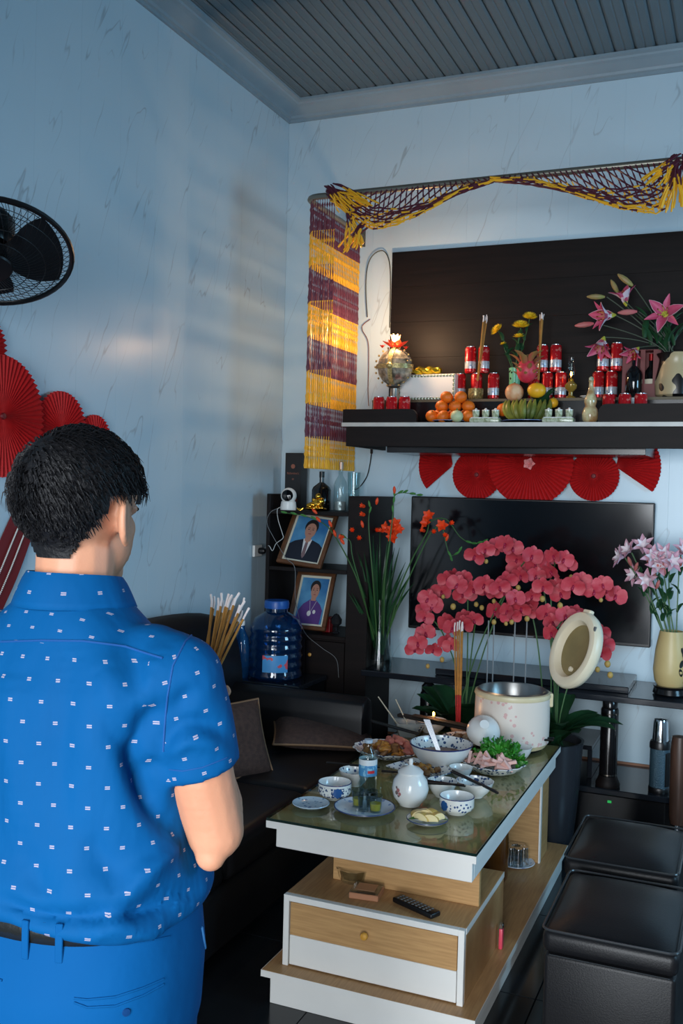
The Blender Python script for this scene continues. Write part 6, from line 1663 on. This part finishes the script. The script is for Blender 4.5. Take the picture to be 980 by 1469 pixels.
for z_, rr in ((32, 3.2), (15, 3.2)):
    c_ = wrap([(0, z_ * s_)], R_ * 1.018)[0]
    place('indicator', G().lathe([(rr * s_, 0), (rr * s_ * .8, .003), (0, .0035)], 14).mesh('indicator', M('pale_lens', (226, 196, 130), .3)), pn, aim(c_, (math.cos(a0), math.sin(a0), 0)))
c_ = wrap([(0, 23 * s_)], R_ * 1.02)[0]
place('legend', G().box((0, 0, 0), (.03, .002, .001)).mesh('legend', M('brown_ink', (110, 80, 40), .5)), pn, aim(c_, (math.cos(a0), math.sin(a0), 0), PI / 2))
# hinge and open lid
rgt = Vector((RIGHT.x, RIGHT.y, 0)).normalized(); fwd = Vector((FWD.x, FWD.y, 0)).normalized()
hp = rgt * (R_ * .93) + fwd * (R_ * -.12) + Vector((0, 0, H_ * .86))
G().box((0, 0, 0), (.035, .045, .055)).build('hinge', m_cream, rc, False, .006, 2, loc=hp).rotation_euler = (0, 0, math.atan2(rgt.y, rgt.x))
lc = aty(822, 931, p.y - .02) - p
nin = (-rgt * .86 - fwd * .36 + Vector((0, 0, .34))).normalized()
zl_ = (Vector((0, 0, 1)) - nin * nin.z).normalized(); xl_ = zl_.cross(nin).normalized()
LT = Matrix.Translation(lc) @ Matrix((xl_, zl_, nin)).transposed().to_4x4()
RLx, RLy = 45 * s_, 53 * s_
ld = place('lid', G().lathe([(1.0, 0), (1.03, -.012), (.98, -.034), (.75, -.054), (0, -.062)], 44, sq=(RLx, RLy), cap=False).lathe([(1.0, 0), (.97, .008), (.86, .012), (.76, .008), (.70, -.006), (.68, -.022)], 44, sq=(RLx, RLy), cap=False).mesh('lid', M('cream_lid', (226, 216, 192), .35, var=(10, .3), rgb2=(206, 190, 152))), rc, LT)
G().lathe([(.685, -.020), (.60, -.025), (0, -.026)], 40, sq=(RLx, RLy), cap=False).build('inner_plate', M('beige_liner', (132, 116, 76), .45, var=(12, .5), rgb2=(108, 94, 60)), ld)
G().lathe([(.010, 0), (.010, .008), (0, .010)], 12, (0, -RLy * .5, -.024)).build('steam_knob', M('cream_lid', (0, 0, 0)), ld)
G().box((0, RLy * 1.02, -.016), (.045, .02, .022)).build('latch', M('cream_lid', (0, 0, 0)), ld, False, .005, 2)
G().box((RLx * .75, RLy * .62, .006), (.012, .018, .006)).build('clip', m_grey, ld, False, .001, 1)

# ------------------------------------------------------------------ on the drawer box and the base
def dp(px_, py_, z): return atz(px_, py_, z)
z_ = BZ1 + .0006
p = dp(508, 1262, z_); t = thing('ashtray', 'clear scalloped glass ashtray on the drawer box', 'ashtray', p)
r = 25 * mpp(p)
G().lathe([(r * .75, 0), (r * .85, .010), (r, .042), (r * .9, .042), (r * .7, .010), (0, .009)], 36, wob=lambda a, k: 1 + (.05 * math.cos(12 * a) if k in (2, 3) else .02 * math.cos(12 * a))).build('body', glass('ashtray_glass', (225, 230, 228), .08, 4.0), t)
p = dp(526, 1284, z_); t = thing('coaster_box', 'square wooden coaster box with a clear lid on the drawer box', 'box', p, .12)
G().b2((-.045, -.040, 0), (.045, .040, .018)).build('body', M('coaster_wood', (168, 116, 84), .5), t, False, .002, 1)
G().b2((-.043, -.038, .0182), (.043, .038, .024)).build('lid', g_clear, t, False, .001, 1)
G().b2((-.03, -.026, .0241), (.03, .026, .0247)).build('inlay', M('coaster_inlay', (186, 140, 106), .5), t, False)
p = dp(597, 1304, z_); t = thing('remote_control', 'slim black remote control lying on the drawer box', 'remote', p, -.42)
G().b2((-.078, -.021, 0), (.078, .021, .016)).build('body', m_blackp, t, True, .005, 3)
for i in range(9):
    for j in range(3): G().lathe([(.0042, 0), (.0036, .0015), (0, .0018)], 8, (-.062 + i * .0145, -.011 + j * .011, .0162)).build('button', m_grey, t)
z_ = BZ0 + .0006
p = dp(740, 1240, z_); t = thing('lower_plate', 'white plate of upturned glasses on the lower board of the table', 'plate', p); r = 27 * mpp(p)
G().lathe([(r * .55, 0), (r * .6, .002), (r, .012), (r * .98, .014), (r * .6, .005), (0, .0045)], 36).build('body', m_plb, t)
for k in range(6):
    a = k * PI / 3; q = p + Vector((.030 * math.cos(a), .030 * math.sin(a), .0075))
    tt = thing('upturned_glass', 'small ribbed glass upside down on the lower plate', 'glass', q, group='upturned glasses on the lower plate')
    G().lathe([(.021, 0), (.0165, .062), (.014, .064), (0, .062)], 16).build('body', glass('ribbed_glass', (232, 236, 238), .15, 4.0) if k == 0 else MATS['ribbed_glass'], tt)
    G().lathe([(.0166, .0622), (.0150, .0665), (0, .0668)], 16).build('base', MATS['ribbed_glass'], tt)
p = dp(704, 1268, z_); p.x -= .03; t = thing('brown_jar', 'dark amber glass wine jar on the lower board behind the drawer box', 'jar', (p.x, p.y + .02, z_))
G().lathe([(.07, 0), (.085, .02), (.09, .12), (.085, .20), (.06, .245), (.03, .262), (.028, .28)], 26).build('body', M('amber_jar_glass', (96, 62, 28), .08, spec=.7), t)
G().lathe([(.032, .2805), (.033, .305), (0, .307)], 18).build('cap', M('jar_cap', (40, 30, 24), .4), t)
p = dp(717, 1330, z_); t = thing('pink_lighter', 'small pink lighter standing beside the drawer box', 'lighter', (-.685, 3.02, z_))
G().b2((-.006, -.011, 0), (.006, .011, .065)).build('body', M('pink_plastic', (206, 70, 90), .35), t, True, .003, 2)
G().b2((-.006, -.009, .0652), (.006, .009, .080)).build('cap', m_chrome, t, False, .001, 1)

# ------------------------------------------------------------------ the man at prayer, seen from behind
from mathutils.bvhtree import BVHTree
ROOT = Vector((-.876, 1.13, 0))
man = thing('person', 'person in a blue patterned short-sleeved shirt and blue trousers praying with incense', 'person', ROOT)
def limb(g, pts, n=14):
    """overlapping ellipsoids along a chain of (point, radius)"""
    for (a, ra), (b_, rb) in zip(pts, pts[1:]):
        a, b_ = Vector(a), Vector(b_); k = max(2, int((b_ - a).length / (min(ra, rb) * .30)))
        for i in range(k + 1):
            f = i / k; g.ell(a.lerp(b_, f), ra + (rb - ra) * f, n, 9)
def loft(g, secs, n=40, p=2.4):
    """closed superellipse sections (z, half width, half depth, x, y)"""
    vs = []; fs = []
    for (z, a, b_, x0, y0) in secs:
        for i in range(n):
            t_ = 2 * PI * i / n; c_, s_ = math.cos(t_), math.sin(t_)
            vs.append((x0 + a * math.copysign(abs(c_) ** (2 / p), c_), y0 + b_ * math.copysign(abs(s_) ** (2 / p), s_), z))
    m = len(secs)
    for k in range(m - 1):
        for i in range(n):
            j = (i + 1) % n; fs.append((k * n + i, k * n + j, (k + 1) * n + j, (k + 1) * n + i))
    fs.append(tuple(range(n - 1, -1, -1))); fs.append(tuple((m - 1) * n + i for i in range(n)))
    g.add(vs, fs)
def remesh(g, vox, it=6, fac=.5):
    me = bpy.data.meshes.new('tmp'); me.from_pydata([tuple(p) for p in g.v], [], g.f)
    bm = bmesh.new(); bm.from_mesh(me); bmesh.ops.recalc_face_normals(bm, faces=bm.faces); bm.to_mesh(me); bm.free()
    o = bpy.data.objects.new('tmp', me); COL.objects.link(o)
    r = o.modifiers.new('r', 'REMESH'); r.mode = 'VOXEL'; r.voxel_size = vox
    s_ = o.modifiers.new('s', 'SMOOTH'); s_.iterations = it; s_.factor = fac
    dg = bpy.context.evaluated_depsgraph_get(); out = bpy.data.meshes.new_from_object(o.evaluated_get(dg))
    bpy.data.objects.remove(o); bpy.data.meshes.remove(me)
    return out
def finish(me, name, mats, parent):
    me.name = name; me.materials.clear()
    for m in (mats if isinstance(mats, list) else [mats]): me.materials.append(m)
    for p in me.polygons: p.use_smooth = True
    return link(name, me, parent)
SH = {1: Vector((.172, -.012, 1.288)), -1: Vector((-.172, -.012, 1.288))}
EL = {1: Vector((.212, .03, 1.074)), -1: Vector((-.215, .03, 1.074))}
GRIP = Vector((.035, .285, 1.19))
AX = (aty(329, 868, ROOT.y + .36) - ROOT - GRIP).normalized()       # direction of the incense bundle
WR = {1: Vector((.082, .222, 1.135)), -1: Vector((-.018, .228, 1.13))}
m_skin = M('skin', (206, 147, 116), .5, var=(9, .5), rgb2=(188, 124, 94), sss=.08, bump=(160, .05))
g = G()
g.ell((0, -.012, 1.522), (.073, .090, .083), 24, 16)
g.ell((0, .028, 1.468), (.057, .062, .070), 20, 14); g.ell((0, .062, 1.415), (.026, .026, .022), 14, 10)
g.ell((0, .052, 1.535), (.060, .038, .034), 16, 10)
limb(g, [((0, .090, 1.515), .009), ((0, .112, 1.478), .012)]); g.ell((.010, .100, 1.474), .010, 10, 8); g.ell((-.010, .100, 1.474), .010, 10, 8)
for s in (-1, 1):
    g.ell((s * .032, .052, 1.480), (.022, .022, .026), 12, 8)
    g.ell((s * .029, .078, 1.508), (.014, .010, .010), 12, 8)
    limb(g, [((s * .010, .092, 1.528), .006), ((s * .044, .076, 1.530), .006)])
    E0 = Matrix.Translation((s * .080, -.006, 1.492)) @ Matrix.Rotation(s * .45, 4, 'Z') @ Matrix.Rotation(.2, 4, 'X')
    ring = [(.0, .019 * math.cos(a) + .002, .031 * math.sin(a) * (1 if math.sin(a) > 0 else .9)) for a in [2 * PI * i / 14 for i in range(15)]]
    g.tube(ring, .0055, 8, T=E0); g.ell((-s * .003, 0, 0), (.006, .018, .028), 12, 8, T=E0); g.ell((s * .0, .004, -.027), (.007, .009, .010), 10, 8, T=E0)
limb(g, [((-.022, .082, 1.444), .008), ((0, .090, 1.447), .009), ((.022, .082, 1.444), .008)])
limb(g, [((-.018, .082, 1.434), .008), ((.018, .082, 1.434), .008)])
limb(g, [((0, -.016, 1.33), .060), ((0, -.012, 1.40), .055), ((0, -.008, 1.45), .056)])
loft(g, [(.90, .14, .10, 0, 0), (1.1, .14, .095, 0, 0), (1.25, .165, .095, 0, 0), (1.32, .14, .08, 0, -.005), (1.37, .07, .06, 0, -.012)])
for s in (-1, 1):
    limb(g, [(SH[s], .040), (SH[s].lerp(EL[s], .45), .040), (SH[s].lerp(EL[s], .62), .046), (EL[s], .0405)])
    limb(g, [(EL[s], .0405), (EL[s].lerp(WR[s], .25), .044), (EL[s].lerp(WR[s], .7), .034), (WR[s], .027)])
    g.ell(EL[s] + Vector((s * .002, -.014, -.030)), (.022, .021, .022), 12, 8)
    limb(g, [((s * .075, .0, .90), .070), ((s * .092, .01, .50), .050), ((s * .098, -.006, .10), .040)])
# hands closed round the bundle
side = AX.cross(Vector((0, 1, 0))).normalized(); dep = side.cross(AX).normalized()
for s in (-1, 1):
    c0 = GRIP + AX * (-.004 if s > 0 else -.030) + side * (s * .0)
    pal = GRIP + AX * (-.02) + side * (s * .030) - dep * .012
    limb(g, [(WR[s], .026), (WR[s].lerp(pal, .6), .027)])
    g.ell(pal, (.018, .036, .042), 14, 10)
    for k in range(4):
        q = GRIP + AX * (.030 - .021 * k - (.010 if s < 0 else 0))
        rr = .026 + (.0 if s > 0 else .012)
        chain = []
        for j in range(6):
            a = (0.1 + j * .42) ; chain.append((q + side * (s * rr * math.cos(a)) + dep * (rr * math.sin(a) * 1.1), .0085 - .0004 * j))
        limb(g, chain, 8)
    th0 = pal + AX * .03 - dep * .012
    limb(g, [(th0, .011), (th0 + AX * .022 - side * s * .012, .0105), (th0 + AX * .040 - side * s * .024, .009)], 8)
body = finish(remesh(g, .0045, 5), 'body', m_skin, man)

# ---- shirt
m_sh, N, L, b = node_mat('blue_print_shirt', .75)
uv = N.new('ShaderNodeUVMap'); uv.uv_map = 'UVMap'; sp = N.new('ShaderNodeSeparateXYZ'); L.new(uv.outputs[0], sp.inputs[0])
PU, PV = .043, .0262
rowf = mth(N, L, 'DIVIDE', sp.outputs[1], PV); row = mth(N, L, 'FLOOR', rowf)
off = mth(N, L, 'MULTIPLY', mth(N, L, 'FLOORED_MODULO', row, 2.0), .47)
fu = mth(N, L, 'MULTIPLY', mth(N, L, 'ABSOLUTE', mth(N, L, 'SUBTRACT', mth(N, L, 'FRACT', mth(N, L, 'ADD', mth(N, L, 'DIVIDE', sp.outputs[0], PU), off)), .5)), PU)
fv = mth(N, L, 'MULTIPLY', mth(N, L, 'ABSOLUTE', mth(N, L, 'SUBTRACT', mth(N, L, 'FRACT', rowf), .5)), PV)
mark = mth(N, L, 'MULTIPLY', mth(N, L, 'LESS_THAN', fu, .0030), mth(N, L, 'MULTIPLY', mth(N, L, 'LESS_THAN', fv, .0021), mth(N, L, 'GREATER_THAN', fv, .0004)))
tc = N.new('ShaderNodeTexCoord'); nz = N.new('ShaderNodeTexNoise'); nz.inputs['Scale'].default_value = 7; L.new(tc.outputs['Object'], nz.inputs['Vector'])
cloth = mixc(N, L, nz.outputs[0], (0, 75, 130), (0, 86, 144))
L.new(mixc(N, L, mark, cloth, (156, 152, 170)), b.inputs['Base Color'])
wv_ = N.new('ShaderNodeTexNoise'); wv_.inputs['Scale'].default_value = 14; wv_.inputs['Detail'].default_value = 3
mp_n = N.new('ShaderNodeMapping'); mp_n.inputs['Scale'].default_value = (1, 1, .45); L.new(tc.outputs['Object'], mp_n.inputs['Vector']); L.new(mp_n.outputs[0], wv_.inputs['Vector'])
bpn = N.new('ShaderNodeBump'); bpn.inputs['Strength'].default_value = .6; bpn.inputs['Distance'].default_value = .012; L.new(wv_.outputs[0], bpn.inputs['Height']); L.new(bpn.outputs[0], b.inputs['Normal'])
b.inputs['Specular IOR Level'].default_value = .15
g = G()
loft(g, [(.974, .180, .143, 0, -.005), (.983, .197, .156, 0, -.005), (1.003, .205, .159, 0, -.005), (1.035, .192, .147, 0, -.005), (1.065, .180, .134, 0, -.006), (1.14, .180, .128, 0, -.008), (1.22, .188, .126, 0, -.012), (1.27, .188, .118, 0, -.014), (1.31, .160, .100, 0, -.016), (1.345, .118, .085, 0, -.016), (1.375, .085, .072, 0, -.014), (1.388, .068, .066, 0, -.012)], 48, 2.5)
for s in (-1, 1):
    hem = SH[s].lerp(EL[s], .62)
    limb(g, [(SH[s] + Vector((-s * .04, 0, .012)), .058), (SH[s] + Vector((s * .004, 0, -.004)), .062)], 18)
    hx = (EL[s] - SH[s]); g.tube([SH[s], SH[s] + hx * .15, SH[s] + hx * .35, SH[s] + hx * .50, SH[s] + hx * .60], [.060, .062, .061, .059, .058], 24)
shm = remesh(g, .0065, 8)
def to_local(px_, py_, tree, far=True):
    o = CAM - ROOT; d_ = ray(px_, py_).normalized(); h = tree.ray_cast(o, d_)
    return h[0], h[1]
def tree_of(me): return BVHTree.FromPolygons([v.co for v in me.vertices], [tuple(p.vertices) for p in me.polygons])
tr_ = tree_of(shm)
FOLDS = [([(222, 1010), (205, 1045), (198, 1095), (215, 1150), (248, 1188)], -.011, .012), ([(158, 1040), (182, 1085), (200, 1125)], -.006, .010),
         ([(232, 1090), (215, 1120), (222, 1160)], -.008, .010), ([(175, 1290), (215, 1245), (255, 1208)], .009, .012), ([(180, 1300), (225, 1285), (285, 1268)], -.008, .008),
         ([(-10, 1288), (30, 1305), (80, 1312), (150, 1305), (215, 1300), (270, 1290)], -.009, .008), ([(130, 1325), (170, 1312), (230, 1318), (280, 1315)], .006, .007),
         ([(235, 1068), (262, 1040), (300, 1040), (325, 1050)], -.0055, .009), ([(240, 1030), (262, 1005), (285, 985)], -.005, .010), ([(238, 1085), (270, 1062), (315, 1068)], .005, .008),
         ([(100, 930), (90, 1020), (85, 1110), (95, 1200)], -.004, .016), ([(150, 960), (170, 1010)], .004, .014), ([(20, 960), (14, 1080), (22, 1200)], .004, .018), ([(225, 940), (215, 985), (205, 1020)], .005, .012),
         ([(120, 1200), (160, 1250), (200, 1290)], -.004, .012), ([(40, 1240), (70, 1290)], -.004, .012)]
shm.update()
norms = [v.normal.copy() for v in shm.vertices]
co = [v.co.copy() for v in shm.vertices]; dsp = [0.0] * len(co)
for pix, amp, wd_ in FOLDS:
    P = [h for h in (to_local(a, c_, tr_)[0] for a, c_ in pix) if h]
    if len(P) < 2: continue
    P = spline(P, 6)
    lo = Vector((min(q.x for q in P) - .05, min(q.y for q in P) - .05, min(q.z for q in P) - .05)); hi = Vector((max(q.x for q in P) + .05, max(q.y for q in P) + .05, max(q.z for q in P) + .05))
    n_ = len(P)
    for i, v in enumerate(co):
        if not (lo.x < v.x < hi.x and lo.y < v.y < hi.y and lo.z < v.z < hi.z): continue
        dm, jm = min(((v - q).length_squared, j) for j, q in enumerate(P)); end = math.sin(PI * (jm + .6) / (n_ + .2)) ** .6
        dsp[i] += 2.1 * amp * math.exp(-dm / (2 * wd_ * wd_)) * end
for i, v in enumerate(shm.vertices): v.co = co[i] + norms[i] * (dsp[i] + .0016 * mnoise.noise(co[i] * 16))
# print coordinates: round the torso, and round each sleeve
for v in shm.vertices:
    if v.co.z < 1.045: v.co.z -= .020 * max(0, min(1, (v.co.x - .02) / .14)) * (1.045 - v.co.z) / .07
uvl = shm.uv_layers.new(name='UVMap')
for p in shm.polygons:
    c_ = p.center; s = 1 if c_.x > 0 else -1
    dax = (EL[s] - SH[s]).normalized(); rel = c_ - SH[s]; ax_ = rel.dot(dax)
    arm = abs(c_.x) > .168 + .02 * (c_.z < 1.25) and c_.z > 1.08 and (rel - dax * max(0, ax_)).length < .075
    for li in p.loop_indices:
        v = shm.vertices[shm.loops[li].vertex_index].co
        if arm:
            r_ = v - SH[s]; q = r_ - dax * r_.dot(dax); bx_ = Vector((0, -1, 0)); bx_ = (bx_ - dax * bx_.dot(dax)).normalized(); by_ = dax.cross(bx_)
            cc_ = c_ - SH[s]; cc_ = cc_ - dax * cc_.dot(dax); a0_ = math.atan2(cc_.dot(by_), cc_.dot(bx_)); a_ = math.atan2(q.dot(by_), q.dot(bx_))
            a_ = a0_ + (a_ - a0_ + PI) % (2 * PI) - PI
            uvl.data[li].uv = (a_ * .060 + .3, 1.3 - r_.dot(dax) + .011)
        elif c_.z > 1.335:
            uvl.data[li].uv = (v.x * 1.02 + .02, 1.30 + (v.z - 1.335) * 1.1 + (-v.y - .1) * -.6 + .003)
        else:
            a0_ = math.atan2(c_.x * .78, -c_.y); a_ = math.atan2(v.x * .78, -v.y); a_ = a0_ + (a_ - a0_ + PI) % (2 * PI) - PI
            uvl.data[li].uv = (a_ * .170, v.z + .4)
shirt = finish(shm, 'shirt', m_sh, man)
sol = shirt.modifiers.new('cloth', 'SOLIDIFY'); sol.thickness = .003; sol.offset = -1
tr_ = tree_of(shm)
m_seam = M('shirt_seam_shade', (14, 76, 140), .8)
def seam(pix, name, r=.0013, mat=m_seam, tree=None, parent=shirt, n=6, lift=.0004):
    P = []
    for k in range(len(pix) - 1):
        for j in range(n):
            f = j / n; h, nn = to_local(pix[k][0] + (pix[k + 1][0] - pix[k][0]) * f, pix[k][1] + (pix[k + 1][1] - pix[k][1]) * f, tree or tr_)
            if h and (not P or (h - P[-1]).length < .04): P.append(h + nn * lift)
    if len(P) > 2: G().tube(P, r, 6).build(name, mat, parent)
seam([(2, 921), (60, 919), (120, 920), (180, 928), (244, 948)], 'yoke_seam', .0014, lift=.0012)
seam([(292, 895), (266, 920), (248, 955), (240, 1000), (236, 1045), (234, 1085)], 'armhole_seam', .0013)
seam([(243, 1104), (262, 1106), (290, 1101), (318, 1090), (327, 1086)], 'hem_seam', .0009)
# collar: a turned-down band with points at the front
def collar(u, v):
    a = -PI / 2 + (u - .5) * 2 * 2.75                        # open at the front
    fr = abs(u - .5) * 2
    z_top = 1.424 - .020 * fr ** 2; z_bot = 1.376 - .012 * fr ** 3
    if v < .5: f = v / .5; r = .060 + .002 * f; z = 1.378 + (z_top - 1.378) * f
    else: f = (v - .5) / .5; r = .0625 + .020 * f ** .8; z = z_top + (z_bot - z_top) * f
    return (r * 1.04 * math.cos(a), r * 1.02 * math.sin(a) - .014 + .010 * fr, z)
cg = G().grid(collar, 40, 10); cm = cg.mesh('collar', m_sh)
uvl = cm.uv_layers.new(name='UVMap')
for lp in cm.loops:
    v = cm.vertices[lp.vertex_index].co; uvl.data[lp.index].uv = (math.atan2(v.x, -v.y) * .075 + .012, v.z + .0045)
co_ = link('collar', cm, shirt); sol = co_.modifiers.new('cloth', 'SOLIDIFY'); sol.thickness = .0025
for k in range(5): G().lathe([(.005, 0), (.0045, .0018), (0, .002)], 12, T=Matrix.Translation((0, .118 + (.002 * k if k < 3 else 0), 1.30 - .075 * k)) @ Matrix.Rotation(-PI / 2, 4, 'X')).build('button', m_porc, shirt)

# ---- trousers, belt
m_tr = M('blue_trouser_cloth', (0, 80, 138), .8, spec=.15, var=(5, .35), rgb2=(0, 70, 124), bump=(18, .25))
g = G()
loft(g, [(.80, .190, .160, 0, -.012), (.89, .194, .162, 0, -.010), (.955, .187, .151, 0, -.006), (1.0, .179, .143, 0, -.004)], 44, 2.4)
loft(g, [(.70, .180, .145, 0, -.006), (.76, .186, .158, 0, -.012), (.81, .185, .159, 0, -.012)], 44, 2.3)
for s in (-1, 1): limb(g, [((s * .086, -.002, .74), .100), ((s * .092, .01, .46), .078), ((s * .098, -.006, .09), .070)], 18)
tm_ = remesh(g, .009, 8)
bm = bmesh.new(); bm.from_mesh(tm_); bmesh.ops.delete(bm, geom=[v for v in bm.verts if v.co.z < .045], context='VERTS'); bm.to_mesh(tm_); bm.free()
trs = finish(tm_, 'trousers', m_tr, man)
tt_ = tree_of(tm_)
def ring_band(z0, z1, a, b_, y0, p, mat, name, parent, th_=.003):
    n = 60; vs = []; fs = []
    for z, k_ in ((z0, 1.0), ((z0 + z1) / 2, 1.012), (z1, 1.0)):
        for i in range(n):
            t_ = 2 * PI * i / n; c_, s_ = math.cos(t_), math.sin(t_)
            vs.append((a * k_ * math.copysign(abs(c_) ** (2 / p), c_), y0 + b_ * k_ * math.copysign(abs(s_) ** (2 / p), s_), z))
    for k in range(2):
        for i in range(n): j = (i + 1) % n; fs.append((k * n + i, k * n + j, (k + 1) * n + j, (k + 1) * n + i))
    o = G().add(vs, fs).build(name, mat, parent); q = o.modifiers.new('t', 'SOLIDIFY'); q.thickness = th_; q.offset = 1; return o
belt = ring_band(.962, .990, .1835, .1475, -.005, 2.4, M('black_belt_leather', (30, 32, 32), .35, bump=(150, .1)), 'belt', trs, .003)
G().b2((-.022, .1455, .958), (.022, .152, .996)).build('buckle', m_chrome, belt, False, .003, 2)
bt_ = tree_of(belt.data)
for a in (40, 87, 240, -60):
    h, nn = to_local(a, 1335, bt_)
    if not h: continue
    nn = Vector((nn.x, nn.y, 0)).normalized()
    if nn.dot(h - Vector((0, 0, h.z))) < 0: nn = -nn
    ang = math.atan2(nn.y, nn.x) + PI / 2
    G().box((0, 0, 0), (.010, .004, .050)).build('belt_loop', m_tr, trs, False, .001, 1, loc=h + nn * .005 + Vector((0, 0, -.012 - (h.z - .979)))).rotation_euler = (0, 0, ang)
seam([(106, 1438), (125, 1445), (165, 1443), (205, 1428), (240, 1409)], 'pocket_welt', .0016, m_tr, tt_, trs)
seam([(106, 1432), (125, 1434), (165, 1430), (205, 1417), (240, 1402)], 'pocket_welt', .0016, m_tr, tt_, trs)
seam([(10, 1318), (60, 1345), (105, 1352), (160, 1354), (210, 1350), (250, 1342)], 'waistband_seam', .0012, m_tr, tt_, trs)
seam([(289, 1330), (294, 1360), (296, 1400), (294, 1440), (290, 1468)], 'side_seam', .0020, M('trouser_piping', (60, 130, 190), .7), tt_, trs)
seam([(-20, 1400), (-8, 1403), (6, 1407)], 'pocket_welt', .0016, m_tr, tt_, trs)
h, nn = to_local(181, 1452, tt_)
if h: place('pocket_button', G().lathe([(.0055, 0), (.005, .002), (0, .0024)], 12).mesh('pocket_button', M('navy_button', (20, 60, 110), .3)), trs, aim(h, nn))
for s in (-1, 1):
    sh_ = G().ell((s * .098, .045, .035), (.046, .135, .038), 18, 10).mesh('shoe', m_blackp)
    for v in sh_.vertices: v.co.z = max(v.co.z, .0)
    link('shoe', sh_, man)

# ---- hair
m_hair = M('black_hair', (18, 18, 21), .6, spec=.35, bump=(90, .5))
def hairline(d):
    """True where the scalp carries hair, d = direction from skull centre"""
    az = math.atan2(d.x, -d.y)                        # 0 at the back
    a = abs(az)
    if a < .55: lim = -.93
    elif a < 1.25: lim = -.93 + (a - .55) / .70 * .70
    elif a < 1.80: lim = .05
    elif a < 2.02: lim = -.10
    else: lim = .34
    return d.z > lim
SC = Vector((.004, -.008, 1.523)); SR = Vector((.0735, .090, .084))
hg = G(); nU, nV = 72, 44; vs = []; keep = []
for j in range(nV + 1):
    ph = -PI / 2 + PI * j / nV
    for i in range(nU):
        a = 2 * PI * i / nU
        d = Vector((math.cos(ph) * math.cos(a), math.cos(ph) * math.sin(a), math.sin(ph)))
        up = max(0, d.z)
        low = max(0, min(1, (d.z + .62) / .85))
        th_ = .003 + .0065 * low + .006 * up * (1 + .3 * max(0, d.y))
        th_ += .0035 * mnoise.noise(Vector((d.x * 5, d.y * 5, d.z * 4))) * low + .0025 * mnoise.noise(d * 14) * low
        back = max(0, -d.y) * max(0, -d.z)
        vs.append(Vector((SC.x + d.x * (SR.x + th_ * 1.0), SC.y + d.y * (SR.y + th_) , SC.z + d.z * (SR.z + th_ + .004 * back))))
        q = vs[-1]
        if q.z < 1.50 and d.y < .2:                   # the nape follows the neck
            rx, ry = q.x, q.y + .010; rr = math.hypot(rx, ry); need = .0585 + .012 * max(0, (q.z - 1.44) / .06)
            if rr < need: q.x, q.y = rx * need / max(rr, 1e-4), ry * need / max(rr, 1e-4) - .010
            q.z = max(q.z, 1.432)
        keep.append(hairline(d))
fs = []
for j in range(nV):
    for i in range(nU):
        q = (j * nU + i, j * nU + (i + 1) % nU, (j + 1) * nU + (i + 1) % nU, (j + 1) * nU + i)
        if all(keep[k] for k in q): fs.append(q)
hm = G().add(vs, fs).mesh('hair', m_hair)
hair = link('hair', hm, man)
# short locks that break the outline
sg = G(); rnd = random.Random(9)
for k in range(5200):
    d = Vector((rnd.gauss(0, 1), rnd.gauss(0, 1), rnd.gauss(0, 1))).normalized()
    if not hairline(d + Vector((0, 0, -.03))): continue
    if (abs(math.atan2(d.x, -d.y)) > 1.05 and d.z < .14) or d.z < -.85 or (abs(math.atan2(d.x, -d.y)) > 2.0 and d.z < .55): continue
    low = max(0, min(1, (d.z + .62) / .85))
    base_ = Vector((SC.x + d.x * (SR.x + .002 + .004 * low), SC.y + d.y * (SR.y + .002 + .004 * low), SC.z + d.z * (SR.z + .002 + .0075 * low)))
    crown = Vector((-.015, -.070, 1.60))
    fl = (base_ - crown); fl = fl - d * fl.dot(d)
    fl = fl.normalized() if fl.length > 1e-4 else Vector((0, 0, 1))
    fl = (fl + Vector((rnd.uniform(-.3, .3), rnd.uniform(-.3, .3), rnd.uniform(-.3, .2)))).normalized()
    Ln = (.007 + .024 * low) * rnd.uniform(.7, 1.2)
    tip = base_ + fl * Ln + d * (.002 + .005 * low * rnd.random() - Ln * .10); mid = base_ + fl * Ln * .45 + d * (.003 + .006 * low)
    sg.tube([base_, mid, tip], [.0011, .0010, .0002], 3)
hs = sg.build('hair_locks', m_hair, hair); hs['kind'] = 'stuff'
# eyebrows and eyes
for s in (-1, 1):
    G().tube([(s * .012, .094, 1.534), (s * .030, .092, 1.539), (s * .050, .078, 1.534)], [.002, .003, .0015], 6).build('eyebrow', m_hair, body)
    G().ell((s * .029, .0855, 1.508), (.011, .004, .0045), 12, 8).build('eye', M('eye_dark', (30, 24, 22), .2), body)

# ------------------------------------------------------------------ the incense he holds
TIPS = [(305, 853), (309, 856), (315, 858), (320, 851), (323, 862), (328, 852), (331, 853), (336, 858), (341, 850), (349, 862), (353, 858), (357, 872), (345, 868), (350, 876)]
base_w = ROOT + GRIP
tops = []; bases = []
for k, (a, c_) in enumerate(TIPS):
    tpw = aty(a, c_, ROOT.y + .36 + .012 * math.sin(k * 2)); hold = base_w + side * (.007 * math.sin(k * 2.1)) + dep * (.007 * math.cos(k * 2.1))
    d_ = (tpw - hold).normalized(); tops.append(tpw); bases.append(hold - d_ * .13)
incense('incense_stick', 'incense stick with a burnt white tip held upright by the praying man', bases, tops, 'incense sticks held by the man', r=.0023, red=.30, tip=.075)
